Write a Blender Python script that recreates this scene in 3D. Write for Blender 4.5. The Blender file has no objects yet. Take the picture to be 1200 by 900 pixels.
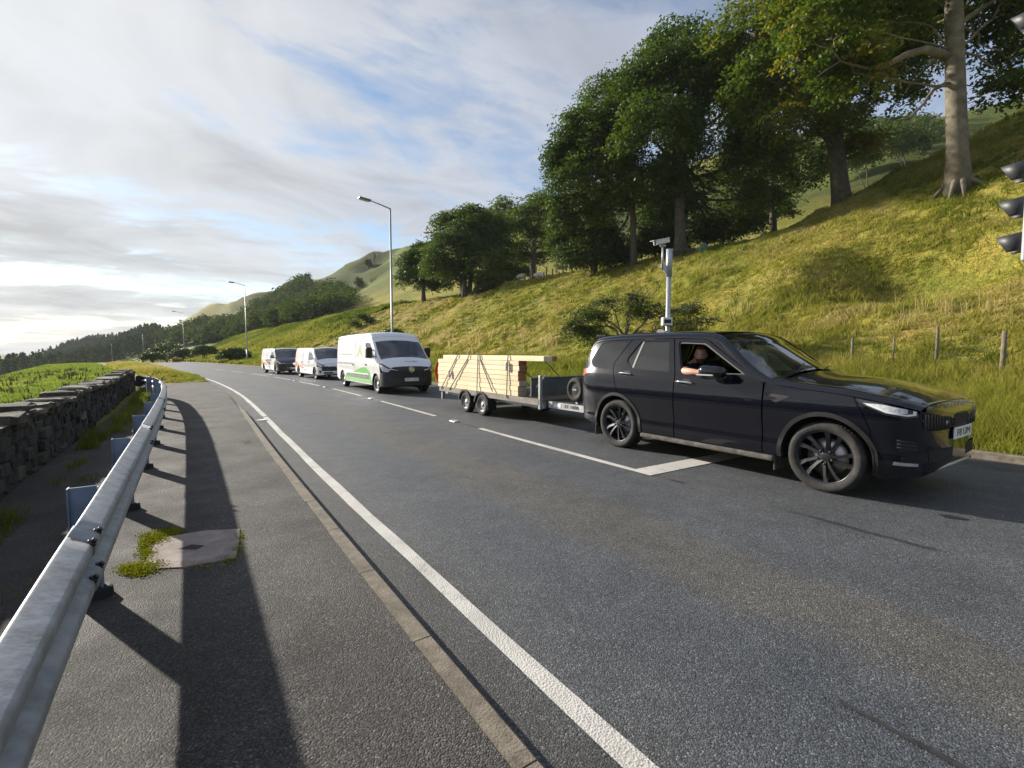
import bpy, bmesh, math, random
import numpy as np
from mathutils import Vector, Matrix
from mathutils.geometry import delaunay_2d_cdt

rng = np.random.default_rng(7)
random.seed(7)
scene = bpy.context.scene
COL = scene.collection
R = math.radians

# ------------------------------------------------------------------ camera
FPX, HZ, CAMZ = 572.0, 412.0, 1.5          # focal length in photo pixels, horizon row, eye height
PITCH = math.atan((450 - HZ) / FPX)
cam_d = bpy.data.cameras.new('camera')
cam = bpy.data.objects.new('camera', cam_d)
COL.objects.link(cam)
cam.location = (0, 0, CAMZ)
cam.rotation_euler = (math.pi / 2 - PITCH, 0, 0)
cam_d.sensor_width = 36
cam_d.lens = FPX / 1200 * 36
cam_d.clip_start = 0.05
cam_d.clip_end = 20000
scene.camera = cam

# ------------------------------------------------------------------ world
SUN_EL = R(20)
SUN_AZ = math.atan2(-0.842, 0.54)
SUN_DIR = Vector((math.sin(SUN_AZ) * math.cos(SUN_EL), math.cos(SUN_AZ) * math.cos(SUN_EL), math.sin(SUN_EL)))
SUN_STRENGTH = 4.8
CLOUD_STRENGTH = 0.53
EXPOSURE = 1.0
scene.view_settings.view_transform = 'Standard'
scene.view_settings.look = 'None'
scene.view_settings.exposure = EXPOSURE
scene.view_settings.gamma = 1
scene.view_settings.use_curve_mapping = False
scene.cycles.max_bounces = 6
scene.cycles.transparent_max_bounces = 8
scene.cycles.use_denoising = True
scene.cycles.caustics_reflective = False
scene.cycles.caustics_refractive = False


class NT:
    """small helper round a node tree"""
    def __init__(s, tree):
        s.t = tree
        s.t.nodes.clear()
    def n(s, typ, props=None, **ins):
        nd = s.t.nodes.new(typ)
        for k, v in (props or {}).items():
            setattr(nd, k, v)
        for k, v in ins.items():
            key = int(k[1:]) if k[0] == 'i' and k[1:].isdigit() else k.replace('_', ' ')
            sock = nd.inputs[key]
            if isinstance(v, bpy.types.NodeSocket):
                s.t.links.new(v, sock)
            elif isinstance(v, bpy.types.Node):
                s.t.links.new(v.outputs[0], sock)
            else:
                sock.default_value = v
        return nd
    def math(s, op, a, b=0.0, clamp=False):
        nd = s.n('ShaderNodeMath', {'operation': op, 'use_clamp': clamp}, i0=a, i1=b)
        return nd.outputs[0]
    def vmath(s, op, a, b=(0, 0, 0)):
        nd = s.n('ShaderNodeVectorMath', {'operation': op}, i0=a, i1=b)
        return nd.outputs['Value'] if op in ('DOT_PRODUCT', 'LENGTH') else nd.outputs[0]
    def noise(s, vec, scale, detail=4, rough=.55, dist=0.0):
        nd = s.n('ShaderNodeTexNoise', None, Vector=vec, Scale=scale, Detail=detail, Roughness=rough, Distortion=dist)
        return nd.outputs['Fac'] if 'Fac' in nd.outputs else nd.outputs[0]
    def ramp(s, fac, *stops):
        nd = s.n('ShaderNodeValToRGB', None, Fac=fac)
        cr = nd.color_ramp
        while len(cr.elements) < len(stops):
            cr.elements.new(0.5)
        for e, (p, c) in zip(cr.elements, stops):
            e.position = p
            e.color = (c, c, c, 1) if isinstance(c, (int, float)) else (*c[:3], 1)
        return nd.outputs[0]
    def mix(s, fac, a, b, mode='MIX'):
        nd = s.t.nodes.new('ShaderNodeMix')
        nd.data_type = 'RGBA'
        nd.blend_type = mode
        for key, v in ((0, fac), (6, a), (7, b)):
            if isinstance(v, bpy.types.NodeSocket):
                s.t.links.new(v, nd.inputs[key])
            elif key == 0:
                nd.inputs[0].default_value = v
            else:
                nd.inputs[key].default_value = (*v[:3], 1)
        return nd.outputs[2]
    def sep(s, v):
        return s.n('ShaderNodeSeparateXYZ', None, Vector=v).outputs
    def comb(s, x, y, z):
        return s.n('ShaderNodeCombineXYZ', None, X=x, Y=y, Z=z).outputs[0]


world = bpy.data.worlds.new('World')
scene.world = world
world.use_nodes = True
W = NT(world.node_tree)
sky = W.n('ShaderNodeTexSky', {'sky_type': 'NISHITA', 'sun_disc': False, 'sun_elevation': SUN_EL, 'sun_rotation': SUN_AZ,
                               'air_density': 1.0, 'dust_density': 0.25, 'ozone_density': 2.0})
bg_sky = W.n('ShaderNodeBackground', None, Color=sky.outputs[0], Strength=0.08)
tc = W.n('ShaderNodeTexCoord')
dirv = W.vmath('NORMALIZE', tc.outputs['Generated'])
dx, dy, dz = W.sep(dirv)
den = W.math('ADD', W.math('MAXIMUM', dz, 0.0), 0.14)
# cloud sheet: directions projected on a plane overhead, so that streaks run out to the horizon
px_ = W.math('DIVIDE', dx, den)
py_ = W.math('DIVIDE', dy, den)
ca, sa = math.cos(R(35)), math.sin(R(35))
ax = W.math('ADD', W.math('MULTIPLY', px_, ca), W.math('MULTIPLY', py_, sa))
ay = W.math('SUBTRACT', W.math('MULTIPLY', py_, ca), W.math('MULTIPLY', px_, sa))
pv = W.comb(W.math('MULTIPLY', ax, 0.85), W.math('MULTIPLY', ay, 1.25), 3.7)
big = W.noise(pv, 0.55, 3, .5, .3)
mid = W.noise(pv, 1.7, 6, .6, .6)
fine = W.noise(pv, 6.0, 8, .62, .4)
cov = W.math('ADD', W.math('ADD', W.math('MULTIPLY', big, .62), W.math('MULTIPLY', mid, .42)), W.math('MULTIPLY', fine, .17))
side = W.math('MULTIPLY', W.vmath('DOT_PRODUCT', dirv, (0.80, 0.25, 0.35)), -0.10)
cov = W.math('ADD', cov, side)
def gap(vec, lo, hi, amt):
    """a thin place in the cloud sheet round one compass direction"""
    v = Vector(vec).normalized()
    return W.math('MULTIPLY', W.ramp(W.vmath('DOT_PRODUCT', dirv, (v.x, v.y, v.z)), (lo, 0.0), (hi, 1.0)), amt)
for vec, lo, hi, amt in (((-.26, 1.0, .33), .978, .998, .024), ((.30, 1.0, .78), .93, 1.0, .03), ((-.86, 1.0, .165), .985, .997, .05), ((-.47, 1.0, .16), .990, .999, .05)):
    cov = W.math('SUBTRACT', cov, gap(vec, lo, hi, amt))
lowb = W.ramp(dz, (0.02, 0.0), (0.055, 1.0), (0.11, 1.0), (0.18, 0.0))
cov = W.math('SUBTRACT', cov, W.math('MULTIPLY', lowb, 0.02))
mask = W.ramp(cov, (0.46, 0.0), (0.515, 0.40), (0.58, 0.88), (0.70, 1.0))
# thicker sheet towards the sun side, thin veil to the right
sund = W.vmath('DOT_PRODUCT', dirv, (SUN_DIR.x, SUN_DIR.y, SUN_DIR.z))
# cloud brightness: denser parts greyer, bright towards the sun
den2 = W.ramp(W.noise(pv, 1.15, 6, .58, .9), (0.30, 1.12), (0.50, 0.95), (0.66, 0.74))
glow = W.ramp(W.math('MULTIPLY_ADD', sund, .5, ), (0.55, 0.0), (0.80, .32), (0.95, .80), (1.0, 1.0)) if False else None
s01 = W.math('ADD', W.math('MULTIPLY', sund, .5), .5)
bright = W.ramp(s01, (0.25, 0.50), (0.60, 0.56), (0.80, 0.66), (0.92, 0.73), (1.0, .76))
warm = W.mix(W.ramp(s01, (0.6, 0.0), (0.95, 1.0)), (0.86, 0.96, 1.22), (.97, .985, 1.0))
ccol = W.mix(1.0, W.mix(1.0, warm, den2, 'MULTIPLY'), bright, 'MULTIPLY')
bg_cl = W.n('ShaderNodeBackground', None, Color=ccol, Strength=CLOUD_STRENGTH)
msh = W.n('ShaderNodeMixShader', None, Fac=mask)
W.t.links.new(bg_sky.outputs[0], msh.inputs[1])
W.t.links.new(bg_cl.outputs[0], msh.inputs[2])
wo = W.n('ShaderNodeOutputWorld', None, Surface=msh.outputs[0])

# ------------------------------------------------------------------ sun
sun_d = bpy.data.lights.new('sun', 'SUN')
sun_d.energy = SUN_STRENGTH
sun_d.angle = R(1.0)
sun_d.color = (1.0, 0.93, 0.81)
sun = bpy.data.objects.new('sun', sun_d)
COL.objects.link(sun)
sun.rotation_euler = SUN_DIR.to_track_quat('Z', 'Y').to_euler()
sun.location = SUN_DIR * 200

# ------------------------------------------------------------------ object helpers

def props(o, label=None, cat=None, group=None, kind=None):
    if label: o['label'] = label
    if cat: o['category'] = cat
    if group: o['group'] = group
    if kind: o['kind'] = kind
    return o


def thing(name, loc, label, cat, rz=0.0, group=None):
    o = bpy.data.objects.new(name, None)
    COL.objects.link(o)
    o.location = loc
    o.rotation_euler = (0, 0, rz)
    o.empty_display_size = .2
    return props(o, label, cat, group)


def link_mesh(name, me, mat, parent=None):
    o = bpy.data.objects.new(name, me)
    COL.objects.link(o)
    if mat is not None:
        for m in (mat if isinstance(mat, (list, tuple)) else [mat]):
            me.materials.append(m)
    if parent is not None:
        o.parent = parent
    return o


class MB:
    """collects primitive shapes, then links them as ONE mesh object"""
    def __init__(s):
        s.v, s.f, s.m, s.sm = [], [], [], []
        s.cur, s.smooth = 0, False
    def add(s, vs, fs, smooth=None):
        b = len(s.v)
        s.v += [tuple(p) for p in vs]
        for f in fs:
            s.f.append([i + b for i in f])
            s.m.append(s.cur)
            s.sm.append(s.smooth if smooth is None else smooth)
        return s
    def box(s, lo, hi, M=None):
        x0, y0, z0 = lo; x1, y1, z1 = hi
        vs = [Vector(p) for p in ((x0,y0,z0),(x1,y0,z0),(x1,y1,z0),(x0,y1,z0),(x0,y0,z1),(x1,y0,z1),(x1,y1,z1),(x0,y1,z1))]
        if M is not None: vs = [M @ p for p in vs]
        return s.add(vs, [(0,3,2,1),(4,5,6,7),(0,1,5,4),(1,2,6,5),(2,3,7,6),(3,0,4,7)], False)
    def bbox(s, lo, hi, b=.01, M=None):
        """box with chamfered vertical and horizontal edges"""
        (x0,y0,z0),(x1,y1,z1) = lo, hi
        b = min(b, (x1-x0)*.45, (y1-y0)*.45, (z1-z0)*.45)
        bm = bmesh.new()
        bmesh.ops.create_cube(bm, size=1)
        for v in bm.verts:
            v.co = Vector(((v.co.x+.5)*(x1-x0)+x0, (v.co.y+.5)*(y1-y0)+y0, (v.co.z+.5)*(z1-z0)+z0))
        bmesh.ops.bevel(bm, geom=bm.edges[:], offset=b, segments=2, affect='EDGES', profile=.5)
        return s.frombm(bm, M)
    def frombm(s, bm, M=None, smooth=None):
        bm.verts.index_update()
        vs = [(M @ v.co if M is not None else v.co.copy()) for v in bm.verts]
        fs = [[v.index for v in f.verts] for f in bm.faces]
        bm.free()
        return s.add(vs, fs, smooth)
    def tube(s, pts, rad, n=8, caps=True, smooth=True, flat=None):
        pts = [Vector(p) for p in pts]
        rads = list(rad) if isinstance(rad, (list, tuple, np.ndarray)) else [rad] * len(pts)
        vs, fs = [], []
        up = None
        for i, p in enumerate(pts):
            t = (pts[min(i+1, len(pts)-1)] - pts[max(i-1, 0)])
            if t.length < 1e-9: t = Vector((0,0,1))
            t.normalize()
            if up is None:
                up = Vector((0,0,1)) if abs(t.z) < .9 else Vector((1,0,0))
            a = t.cross(up)
            if a.length < 1e-6: a = t.orthogonal()
            a.normalize()
            b = a.cross(t).normalized()
            up = b
            for k in range(n):
                an = 2*math.pi*k/n
                fb = flat if flat else 1.0
                vs.append(p + a*math.cos(an)*rads[i] + b*math.sin(an)*rads[i]*fb)
        for i in range(len(pts)-1):
            for k in range(n):
                k2 = (k+1) % n
                fs.append((i*n+k, i*n+k2, (i+1)*n+k2, (i+1)*n+k))
        s.add(vs, fs, smooth)
        if caps:
            b = len(s.v) - len(vs)
            s.f.append([b+k for k in range(n)][::-1]); s.m.append(s.cur); s.sm.append(False)
            s.f.append([b+(len(pts)-1)*n+k for k in range(n)]); s.m.append(s.cur); s.sm.append(False)
        return s
    def lathe(s, prof, n=32, M=None, axis='Y', closed=False):
        """profile of (radius, along) turned round an axis through the origin"""
        vs, fs = [], []
        for r, a in prof:
            for k in range(n):
                an = 2*math.pi*k/n
                c, q = math.cos(an)*r, math.sin(an)*r
                p = Vector((c, a, q)) if axis == 'Y' else (Vector((c, q, a)) if axis == 'Z' else Vector((a, c, q)))
                vs.append(M @ p if M is not None else p)
        m = len(prof)
        rows = m if closed else m-1
        for i in range(rows):
            for k in range(n):
                k2 = (k+1) % n
                j = (i+1) % m
                fs.append((i*n+k, i*n+k2, j*n+k2, j*n+k))
        return s.add(vs, fs)
    def prism(s, poly, axis, a0, a1, M=None):
        """2D polygon extruded along an axis ('X': poly=(y,z), 'Y': (x,z), 'Z': (x,y))"""
        def P(p, a):
            q = Vector((a,p[0],p[1])) if axis=='X' else (Vector((p[0],a,p[1])) if axis=='Y' else Vector((p[0],p[1],a)))
            return M @ q if M is not None else q
        n = len(poly)
        vs = [P(p,a0) for p in poly] + [P(p,a1) for p in poly]
        fs = [list(range(n))[::-1], list(range(n,2*n))] + [(i,(i+1)%n,n+(i+1)%n,n+i) for i in range(n)]
        return s.add(vs, fs, False)
    def build(s, name, mat, parent=None, recalc=True):
        me = bpy.data.meshes.new(name)
        me.from_pydata(s.v, [], s.f)
        me.polygons.foreach_set('material_index', s.m)
        me.polygons.foreach_set('use_smooth', s.sm)
        if recalc:
            bm = bmesh.new(); bm.from_mesh(me)
            bmesh.ops.recalc_face_normals(bm, faces=bm.faces[:])
            bm.to_mesh(me); bm.free()
        me.update()
        return link_mesh(name, me, mat, parent)


def np_mesh(name, V, F, mat, parent=None, smooth=False, attrs=None):
    """V (n,3), F (m,k) arrays -> mesh; attrs: {name: (domain, values)} of floats"""
    me = bpy.data.meshes.new(name)
    V = np.asarray(V, dtype=np.float32); F = np.asarray(F, dtype=np.int32)
    m, k = F.shape
    me.vertices.add(len(V)); me.vertices.foreach_set('co', V.ravel())
    me.loops.add(m*k); me.loops.foreach_set('vertex_index', F.ravel())
    me.polygons.add(m)
    me.polygons.foreach_set('loop_start', np.arange(0, m*k, k, dtype=np.int32))
    me.polygons.foreach_set('loop_total', np.full(m, k, dtype=np.int32))
    me.polygons.foreach_set('use_smooth', np.full(m, smooth, dtype=bool))
    for nm, (dom, vals) in (attrs or {}).items():
        vals = np.asarray(vals, dtype=np.float32)
        if vals.ndim == 2:
            at = me.attributes.new(nm, 'FLOAT_COLOR', dom)
            c4 = np.ones((len(vals), 4), dtype=np.float32); c4[:, :3] = vals
            at.data.foreach_set('color', c4.ravel())
        else:
            at = me.attributes.new(nm, 'FLOAT', dom)
            at.data.foreach_set('value', vals)
    me.update(calc_edges=True)
    return link_mesh(name, me, mat, parent)


def copy_tree(o, parent=None):
    c = o.copy(); COL.objects.link(c)
    if parent is not None: c.parent = parent
    for ch in o.children:
        copy_tree(ch, c)
    return c


# ------------------------------------------------------------------ value noise for numpy
_perm = rng.random((256, 256))

def vnoise(x, y):
    xi, yi = np.floor(x).astype(int), np.floor(y).astype(int)
    fx, fy = x-xi, y-yi
    fx, fy = fx*fx*(3-2*fx), fy*fy*(3-2*fy)
    g = lambda a, b: _perm[a & 255, b & 255]
    return ((g(xi,yi)*(1-fx)+g(xi+1,yi)*fx)*(1-fy) + (g(xi,yi+1)*(1-fx)+g(xi+1,yi+1)*fx)*fy)*2-1

def fbm(x, y, oct=4, gain=.5):
    x = np.asarray(x, float); y = np.asarray(y, float)
    r, a, tot = 0, 1.0, 0
    for i in range(oct):
        r = r + a*vnoise(x*2**i+17.3*i, y*2**i-9.1*i); tot += a; a *= gain
    return r/tot

# ------------------------------------------------------------------ materials

def new_mat(name):
    m = bpy.data.materials.new(name); m.use_nodes = True
    return m, NT(m.node_tree)

def finish(N, shader, disp=None):
    out = N.n('ShaderNodeOutputMaterial', None, Surface=shader)
    return out

def simple(name, col, rough=.5, metal=0.0, spec=.5, noise=0.0, nscale=6.0, coat=0.0, bump=0.0, bscale=40.0, grime=None):
    """principled with a little uneven colour and surface"""
    m, N = new_mat(name)
    tc = N.n('ShaderNodeTexCoord').outputs['Object']
    c = col
    if noise > 0:
        f = N.noise(tc, nscale, 5, .6)
        lo = tuple(max(0, v*(1-noise)) for v in col); hi = tuple(min(1, v*(1+noise)) for v in col)
        c = N.ramp(f, (0.3, lo), (0.7, hi))
    if grime is not None:
        gcol, gamt, gs = grime
        g = N.ramp(N.noise(tc, gs, 7, .65), (0.48, 0.0), (0.72, gamt))
        c = N.mix(g, c if not isinstance(c, tuple) else (*c, 1), gcol)
    b = N.n('ShaderNodeBsdfPrincipled', None, Roughness=rough, Metallic=metal)
    b.inputs['Specular IOR Level'].default_value = spec
    b.inputs['Coat Weight'].default_value = coat
    b.inputs['Coat Roughness'].default_value = .04
    if isinstance(c, tuple):
        b.inputs['Base Color'].default_value = (*c[:3], 1)
    else:
        N.t.links.new(c, b.inputs['Base Color'])
    if bump > 0:
        bp = N.n('ShaderNodeBump', None, Strength=bump, Distance=.01, Height=N.noise(tc, bscale, 4, .6))
        N.t.links.new(bp.outputs[0], b.inputs['Normal'])
    finish(N, b.outputs[0])
    return m
# ================================================================== LAND
# s runs along the road (away from the camera), n across it to the uphill side
UX, UY = -0.56, 0.8285
NX, NY = 0.8285, 0.56

def Wsn(s, n, z=0.0):
    return Vector((UX*s + NX*n, UY*s + NY*n, z))

_ts = np.arange(-120, 1500, .25)
_tab_s = [-120, 0, 3, 8, 10.5, 14, 17, 20, 22, 26, 30, 33, 36, 40, 46, 60, 114, 188, 250, 342, 1500]
_tab_n = [0, 0, .02, .10, .18, .27, .34, .34, .30, .15, -.08, -.35, -.7, -1.2, -2.0, -3.9, -11, -21.5, -37, -70, -480]
_n0 = np.interp(_ts, _tab_s, _tab_n)
_k = np.ones(17)/17
_n0 = np.convolve(np.pad(_n0, 8, mode='reflect', reflect_type='odd'), _k, 'valid')
_dn0 = np.gradient(_n0, _ts)

def n0(s): return np.interp(s, _ts, _n0)
def dn0(s): return np.interp(s, _ts, _dn0)

_zt = np.interp(_ts, [-120, 45, 80, 114, 188, 243, 288, 342, 420], [0, 0, -.12, -.5, -2.3, -4.8, -7.8, -11.2, -14])
_zt = np.convolve(np.pad(_zt, 40, mode='edge'), np.ones(81)/81, 'valid')

def road_pt(t, d, z=0.0):
    """point at distance t along the road and d across it"""
    a = math.atan(float(dn0(t)))
    return Wsn(t - math.sin(a)*d, float(n0(t)) + math.cos(a)*d, z)

def road_heading(t):
    """unit vectors (along, across) in world XY"""
    a = math.atan(float(dn0(t)))
    al = Vector((UX*math.cos(a)+NX*math.sin(a), UY*math.cos(a)+NY*math.sin(a), 0))
    return al, Vector((al.y, -al.x, 0))

def zr(t):
    """fall of the road beyond the bend"""
    t = np.asarray(t, float)
    return np.interp(t, _ts, _zt)

def zr_c(t): return np.maximum(zr(t), -14)

def sstep(x, a, b):
    x = np.clip((np.asarray(x, float)-a)/(b-a), 0, 1)
    return x*x*(3-2*x)

def smax(a, b, k):
    h = np.clip(.5+.5*(a-b)/k, 0, 1)
    return b+(a-b)*h+k*h*(1-h)

def smin(a, b, k): return -smax(-a, -b, k)

SPUR = [(-351, 480, 12.5), (-362, 450, 11.5), (-350, 400, 4.0), (-340, 370, -1.5), (-333, 340, -9), (-336, 320, -13), (-360, 260, -22)]

def td(x, y):
    s = UX*x + UY*y; n = NX*x + NY*y
    g = dn0(s)
    return s, (n - n0(s))/np.sqrt(1+g*g)

def land(x, y, rough=True):
    x = np.asarray(x, float); y = np.asarray(y, float)
    t, d = td(x, y)
    base = zr_c(t)
    # ---- uphill side
    toe = np.interp(d, [9.21, 9.38, 10, 11.5, 13.5, 15.3], [-.12, .10, .14, .30, .58, .90])
    dc = 28 + 15*sstep(t, 17, 5)
    slope = .9 + .58*(d-15.3)
    zc = .9 + .58*(dc-15.3)
    bank = smin(slope, zc + .10*(d-dc), 1.2)
    fb = np.interp(t, [40, 57, 72, 102, 130, 200, 400, 560], [1, .96, .92, .78, .62, .45, .4, .12])
    bank = np.where(d < 15.3, toe, np.maximum(bank*fb, .9*fb))
    toe2 = .9 + (d-15.3)*.58
    fac = np.interp(t, [-200, 20, 45, 110, 150, 198, 215, 247, 320, 397, 450, 493, 560, 640, 1500], [.85, .86, .94, 1.04, 1.05, .97, 1.02, 1.15, 1.12, 1.02, .85, .62, .34, .12, .05])
    hill = np.interp(d, [15, 28, 50, 80, 110, 150, 250, 600], [0, 6, 13, 29, 47, 57, 61, 60])*fac
    up = np.where(d > 20, smax(bank, hill, 1.0), bank)
    # ---- downhill side
    fl = np.interp(d, [-900, -300, -120, -60, -25, -12, -7.5, -5, -1.9], [-26, -26, -24, -17, -7.5, -1.6, -.18, -.02, .02])
    hump = .20*np.exp(-((d+.4)/2.0)**2)*sstep(t, 27, 31)*sstep(t, 62, 50)
    left = np.where(d < -1.7, fl, .02) + hump
    verge_l = sstep(t, 26.5, 28.5)
    cor = np.where(d < .99, np.where((d > -1.75), -.10 + verge_l*(.16+hump), left), -.12)
    z = np.where(d > 9.0, up, cor) + base
    # ---- far spur on the left and the far moor
    sp = np.full_like(z, -99.0)
    for (ax, ay, az), (bx, by, bz) in zip(SPUR[:-1], SPUR[1:]):
        vx, vy = bx-ax, by-ay
        q = np.clip(((x-ax)*vx+(y-ay)*vy)/(vx*vx+vy*vy), 0, 1)
        ds = np.hypot(x-ax-q*vx, y-ay-q*vy)
        sp = np.maximum(sp, az+q*(bz-az) - .22*ds - .0006*ds*ds)
    z = np.where(t > 150, smax(z, sp, 3.0), z)
    rr = np.hypot(x, y)
    z = z + sstep(rr, 700, 1600)*np.where(d < -20, 18.5, 0)
    if rough:
        up_w = sstep(d, 9.6, 13)
        near = sstep(rr, 140, 60)
        tus = fbm(x*1.15, y*1.15, 3)*.13 + fbm(x*.38+5, y*.38, 2)*.22
        terr = np.sin(d*2.6+fbm(x*.12, y*.12, 2)*6)*.09*(.4+np.clip(fbm(x*.3+2, y*.3, 2)+.4, 0, 1))
        z = z + up_w*near*(tus*sstep(d, 9.6, 16) + terr*sstep(d, 17, 21))
        z = z + up_w*sstep(d, 14, 30)*sstep(rr, 25, 90)*fbm(x*.045, y*.045, 4)*1.3
        z = z + sstep(d, 45, 90)*fbm(x*.05+1, y*.05, 3)*2.2 + sstep(d, 60, 110)*(fbm(x*.013+3, y*.013, 4)*9+(np.abs(fbm(x*.035, y*.035+8, 3))-.25)*-9*sstep(rr, 150, 220))
        lw = sstep(d, -2.2, -4)
        z = z + lw*fbm(x*.7, y*.7, 3)*.07
        z = z + sstep(d, -14, -40)*fbm(x*.02, y*.02, 3)*2.0
        # hollow in the bank above the fence, with a bump, shaped to throw shade
        hs, hn = t-6.5, d-21.5
        z = z - 1.35*np.exp(-(hs/2.6)**2-(hn/2.0)**2) + .85*np.exp(-((hs-4.2)/1.9)**2-((hn-.3)/2.4)**2)
    return z

def land1(x, y): return float(land(np.array([x]), np.array([y]))[0])

def at(px, py, Y):
    """point that stands at depth Y (metres ahead of the camera) on a line of sight of the photograph"""
    a = (px-600)/FPX; b = (450-py)/FPX
    r = (a, math.cos(PITCH)+b*math.sin(PITCH), b*math.cos(PITCH)-math.sin(PITCH))
    k = Y/r[1]
    return Vector((r[0]*k, Y, CAMZ+r[2]*k))

def ground_at(px, Y):
    p = at(px, HZ, Y)
    return Vector((p.x, p.y, land1(p.x, p.y)))

def project(P):
    P = np.asarray(P, float)
    c, s_ = math.cos(PITCH), math.sin(PITCH)
    z = P[:, 2]-CAMZ
    dep = P[:, 1]*c - z*s_
    up = P[:, 1]*s_ + z*c
    return 600+FPX*P[:, 0]/dep, 450-FPX*up/dep, dep

# ---- the ground, one sheet from here to the horizon
def spaced(lo, hi, step, out_lo, out_hi, g=1.07):
    a = list(np.arange(lo, hi, step))
    st = step; v = a[-1]
    while v < out_hi:
        st *= g; v += st; a.append(v)
    st = step; v = a[0]; b = []
    while v > out_lo:
        st *= g; v -= st; b.append(v)
    return np.array(b[::-1]+a)

gs = spaced(-8, 62, .30, -250, 2600, 1.045)
gn = spaced(-9.6, 40, .27, -1900, 420, 1.055)
S_, N_ = np.meshgrid(gs, gn, indexing='ij')
X_, Y_ = UX*S_+NX*N_, UY*S_+NY*N_
Z_ = land(X_.ravel(), Y_.ravel())
Vg = np.stack([X_.ravel(), Y_.ravel(), Z_], 1)
ns, nn = len(gs), len(gn)
ii = (np.arange(ns-1)[:, None]*nn + np.arange(nn-1)[None, :]).ravel()
Fg = np.stack([ii, ii+nn, ii+nn+1, ii+1], 1)

def ground_colour(x, y):
    """what grows where: colour of the sward before the fine variation in the material"""
    t, d = td(x, y)
    rr = np.hypot(x, y)
    g1 = np.array([.235, .225, .038]); g2 = np.array([.32, .27, .062]); g3 = np.array([.135, .155, .028])
    straw = np.array([.32, .24, .095]); brk = np.array([.095, .165, .028]); heath = np.array([.085, .105, .024]); fieldc = np.array([.155, .22, .032])
    moor = np.array([.10, .085, .06])
    a = fbm(x*.22, y*.22, 4)[:, None]; b = fbm(x*.07+9, y*.07, 3)[:, None]
    c = g1 + (g2-g1)*np.clip(.45+a*1.5, 0, 1)
    c = c + (g3-c)*np.clip(b*1.6-.05, 0, .8)
    s1 = np.clip(fbm(x*.35-4, y*.35, 4)*2.2-.35, 0, .55)[:, None]
    c = c + (straw-c)*s1
    # rank grass at the crest and near the bend goes to straw; bracken above
    st = (sstep(t, 40, 55)*sstep(t, 150, 100)*sstep(d, 12, 16)*sstep(d, 44, 34)*np.clip(.5+1.6*fbm(x*.09, y*.09, 3), 0, .9))[:, None]
    c = c + (straw*.9-c)*st
    bw = (sstep(t, 58, 75)*sstep(d, 18, 22)*sstep(d, 46, 36)*np.clip(.8+fbm(x*.1+7, y*.1, 3), 0, 1))[:, None]
    c = c + (brk-c)*bw
    hw = (sstep(d, 45, 80)*np.clip(.80+fbm(x*.02, y*.02, 4)*1.2, 0, 1.0))[:, None]
    c = c + (heath*(1+.9*fbm(x*.06, y*.06, 4))[:, None]-c)*hw
    lf = (sstep(d, -1.9, -2.1))[:, None]
    c = c + (fieldc*(1+.25*fbm(x*.5, y*.5, 3))[:, None]-c)*lf
    hm = (sstep(t, 26, 28)*sstep(d, 1.2, .9)*sstep(d, -3.2, -2)*np.clip(.45+fbm(x*.4, y*.4, 3), 0, 1)*sstep(t, 28, 34))[:, None]
    c = c + (straw-c)*hm
    far = sstep(rr, 600, 1000)[:, None]
    c = c + (moor-c)*far*(d < -10)[:, None]
    dirt = ((d > -1.75)*(d < .95)*sstep(t, 28, 26))[:, None]
    c = c + (np.array([.06, .05, .042])-c)*dirt
    return np.clip(c, 0, 1)

Cg = ground_colour(X_.ravel(), Y_.ravel())

m_ground, N = new_mat('ground_sward')
tcg = N.n('ShaderNodeTexCoord').outputs['Object']
att = N.n('ShaderNodeAttribute', {'attribute_name': 'sward'}).outputs['Color']
f1 = N.noise(tcg, 5.0, 6, .65); f2 = N.noise(tcg, 26.0, 4, .6); f3 = N.noise(tcg, .9, 5, .6)
v1 = N.ramp(f1, (0.28, (.50, .52, .45)), (0.5, (.95, .97, .95)), (0.75, (1.5, 1.35, 1.2)))
v2 = N.ramp(f2, (0.3, .62), (0.7, 1.36))
v3 = N.ramp(f3, (0.3, (.78, .9, .8)), (0.7, (1.22, 1.1, 1.1)))
cc = N.mix(1.0, N.mix(1.0, N.mix(1.0, att, v1, 'MULTIPLY'), v2, 'MULTIPLY'), v3, 'MULTIPLY')
bsd = N.n('ShaderNodeBsdfPrincipled', None, Base_Color=cc, Roughness=.95)
bsd.inputs['Specular IOR Level'].default_value = .15
bh = N.math('ADD', N.math('MULTIPLY', f1, .8), N.math('MULTIPLY', f2, .35))
bp = N.n('ShaderNodeBump', None, Strength=.9, Distance=.16, Height=bh)
N.t.links.new(bp.outputs[0], bsd.inputs['Normal'])
finish(N, bsd.outputs[0])

terrain = np_mesh('terrain', Vg, Fg, m_ground, None, True, {'sward': ('POINT', Cg)})
props(terrain, 'green and straw coloured hillside and valley ground', 'ground', None, 'structure')

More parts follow.
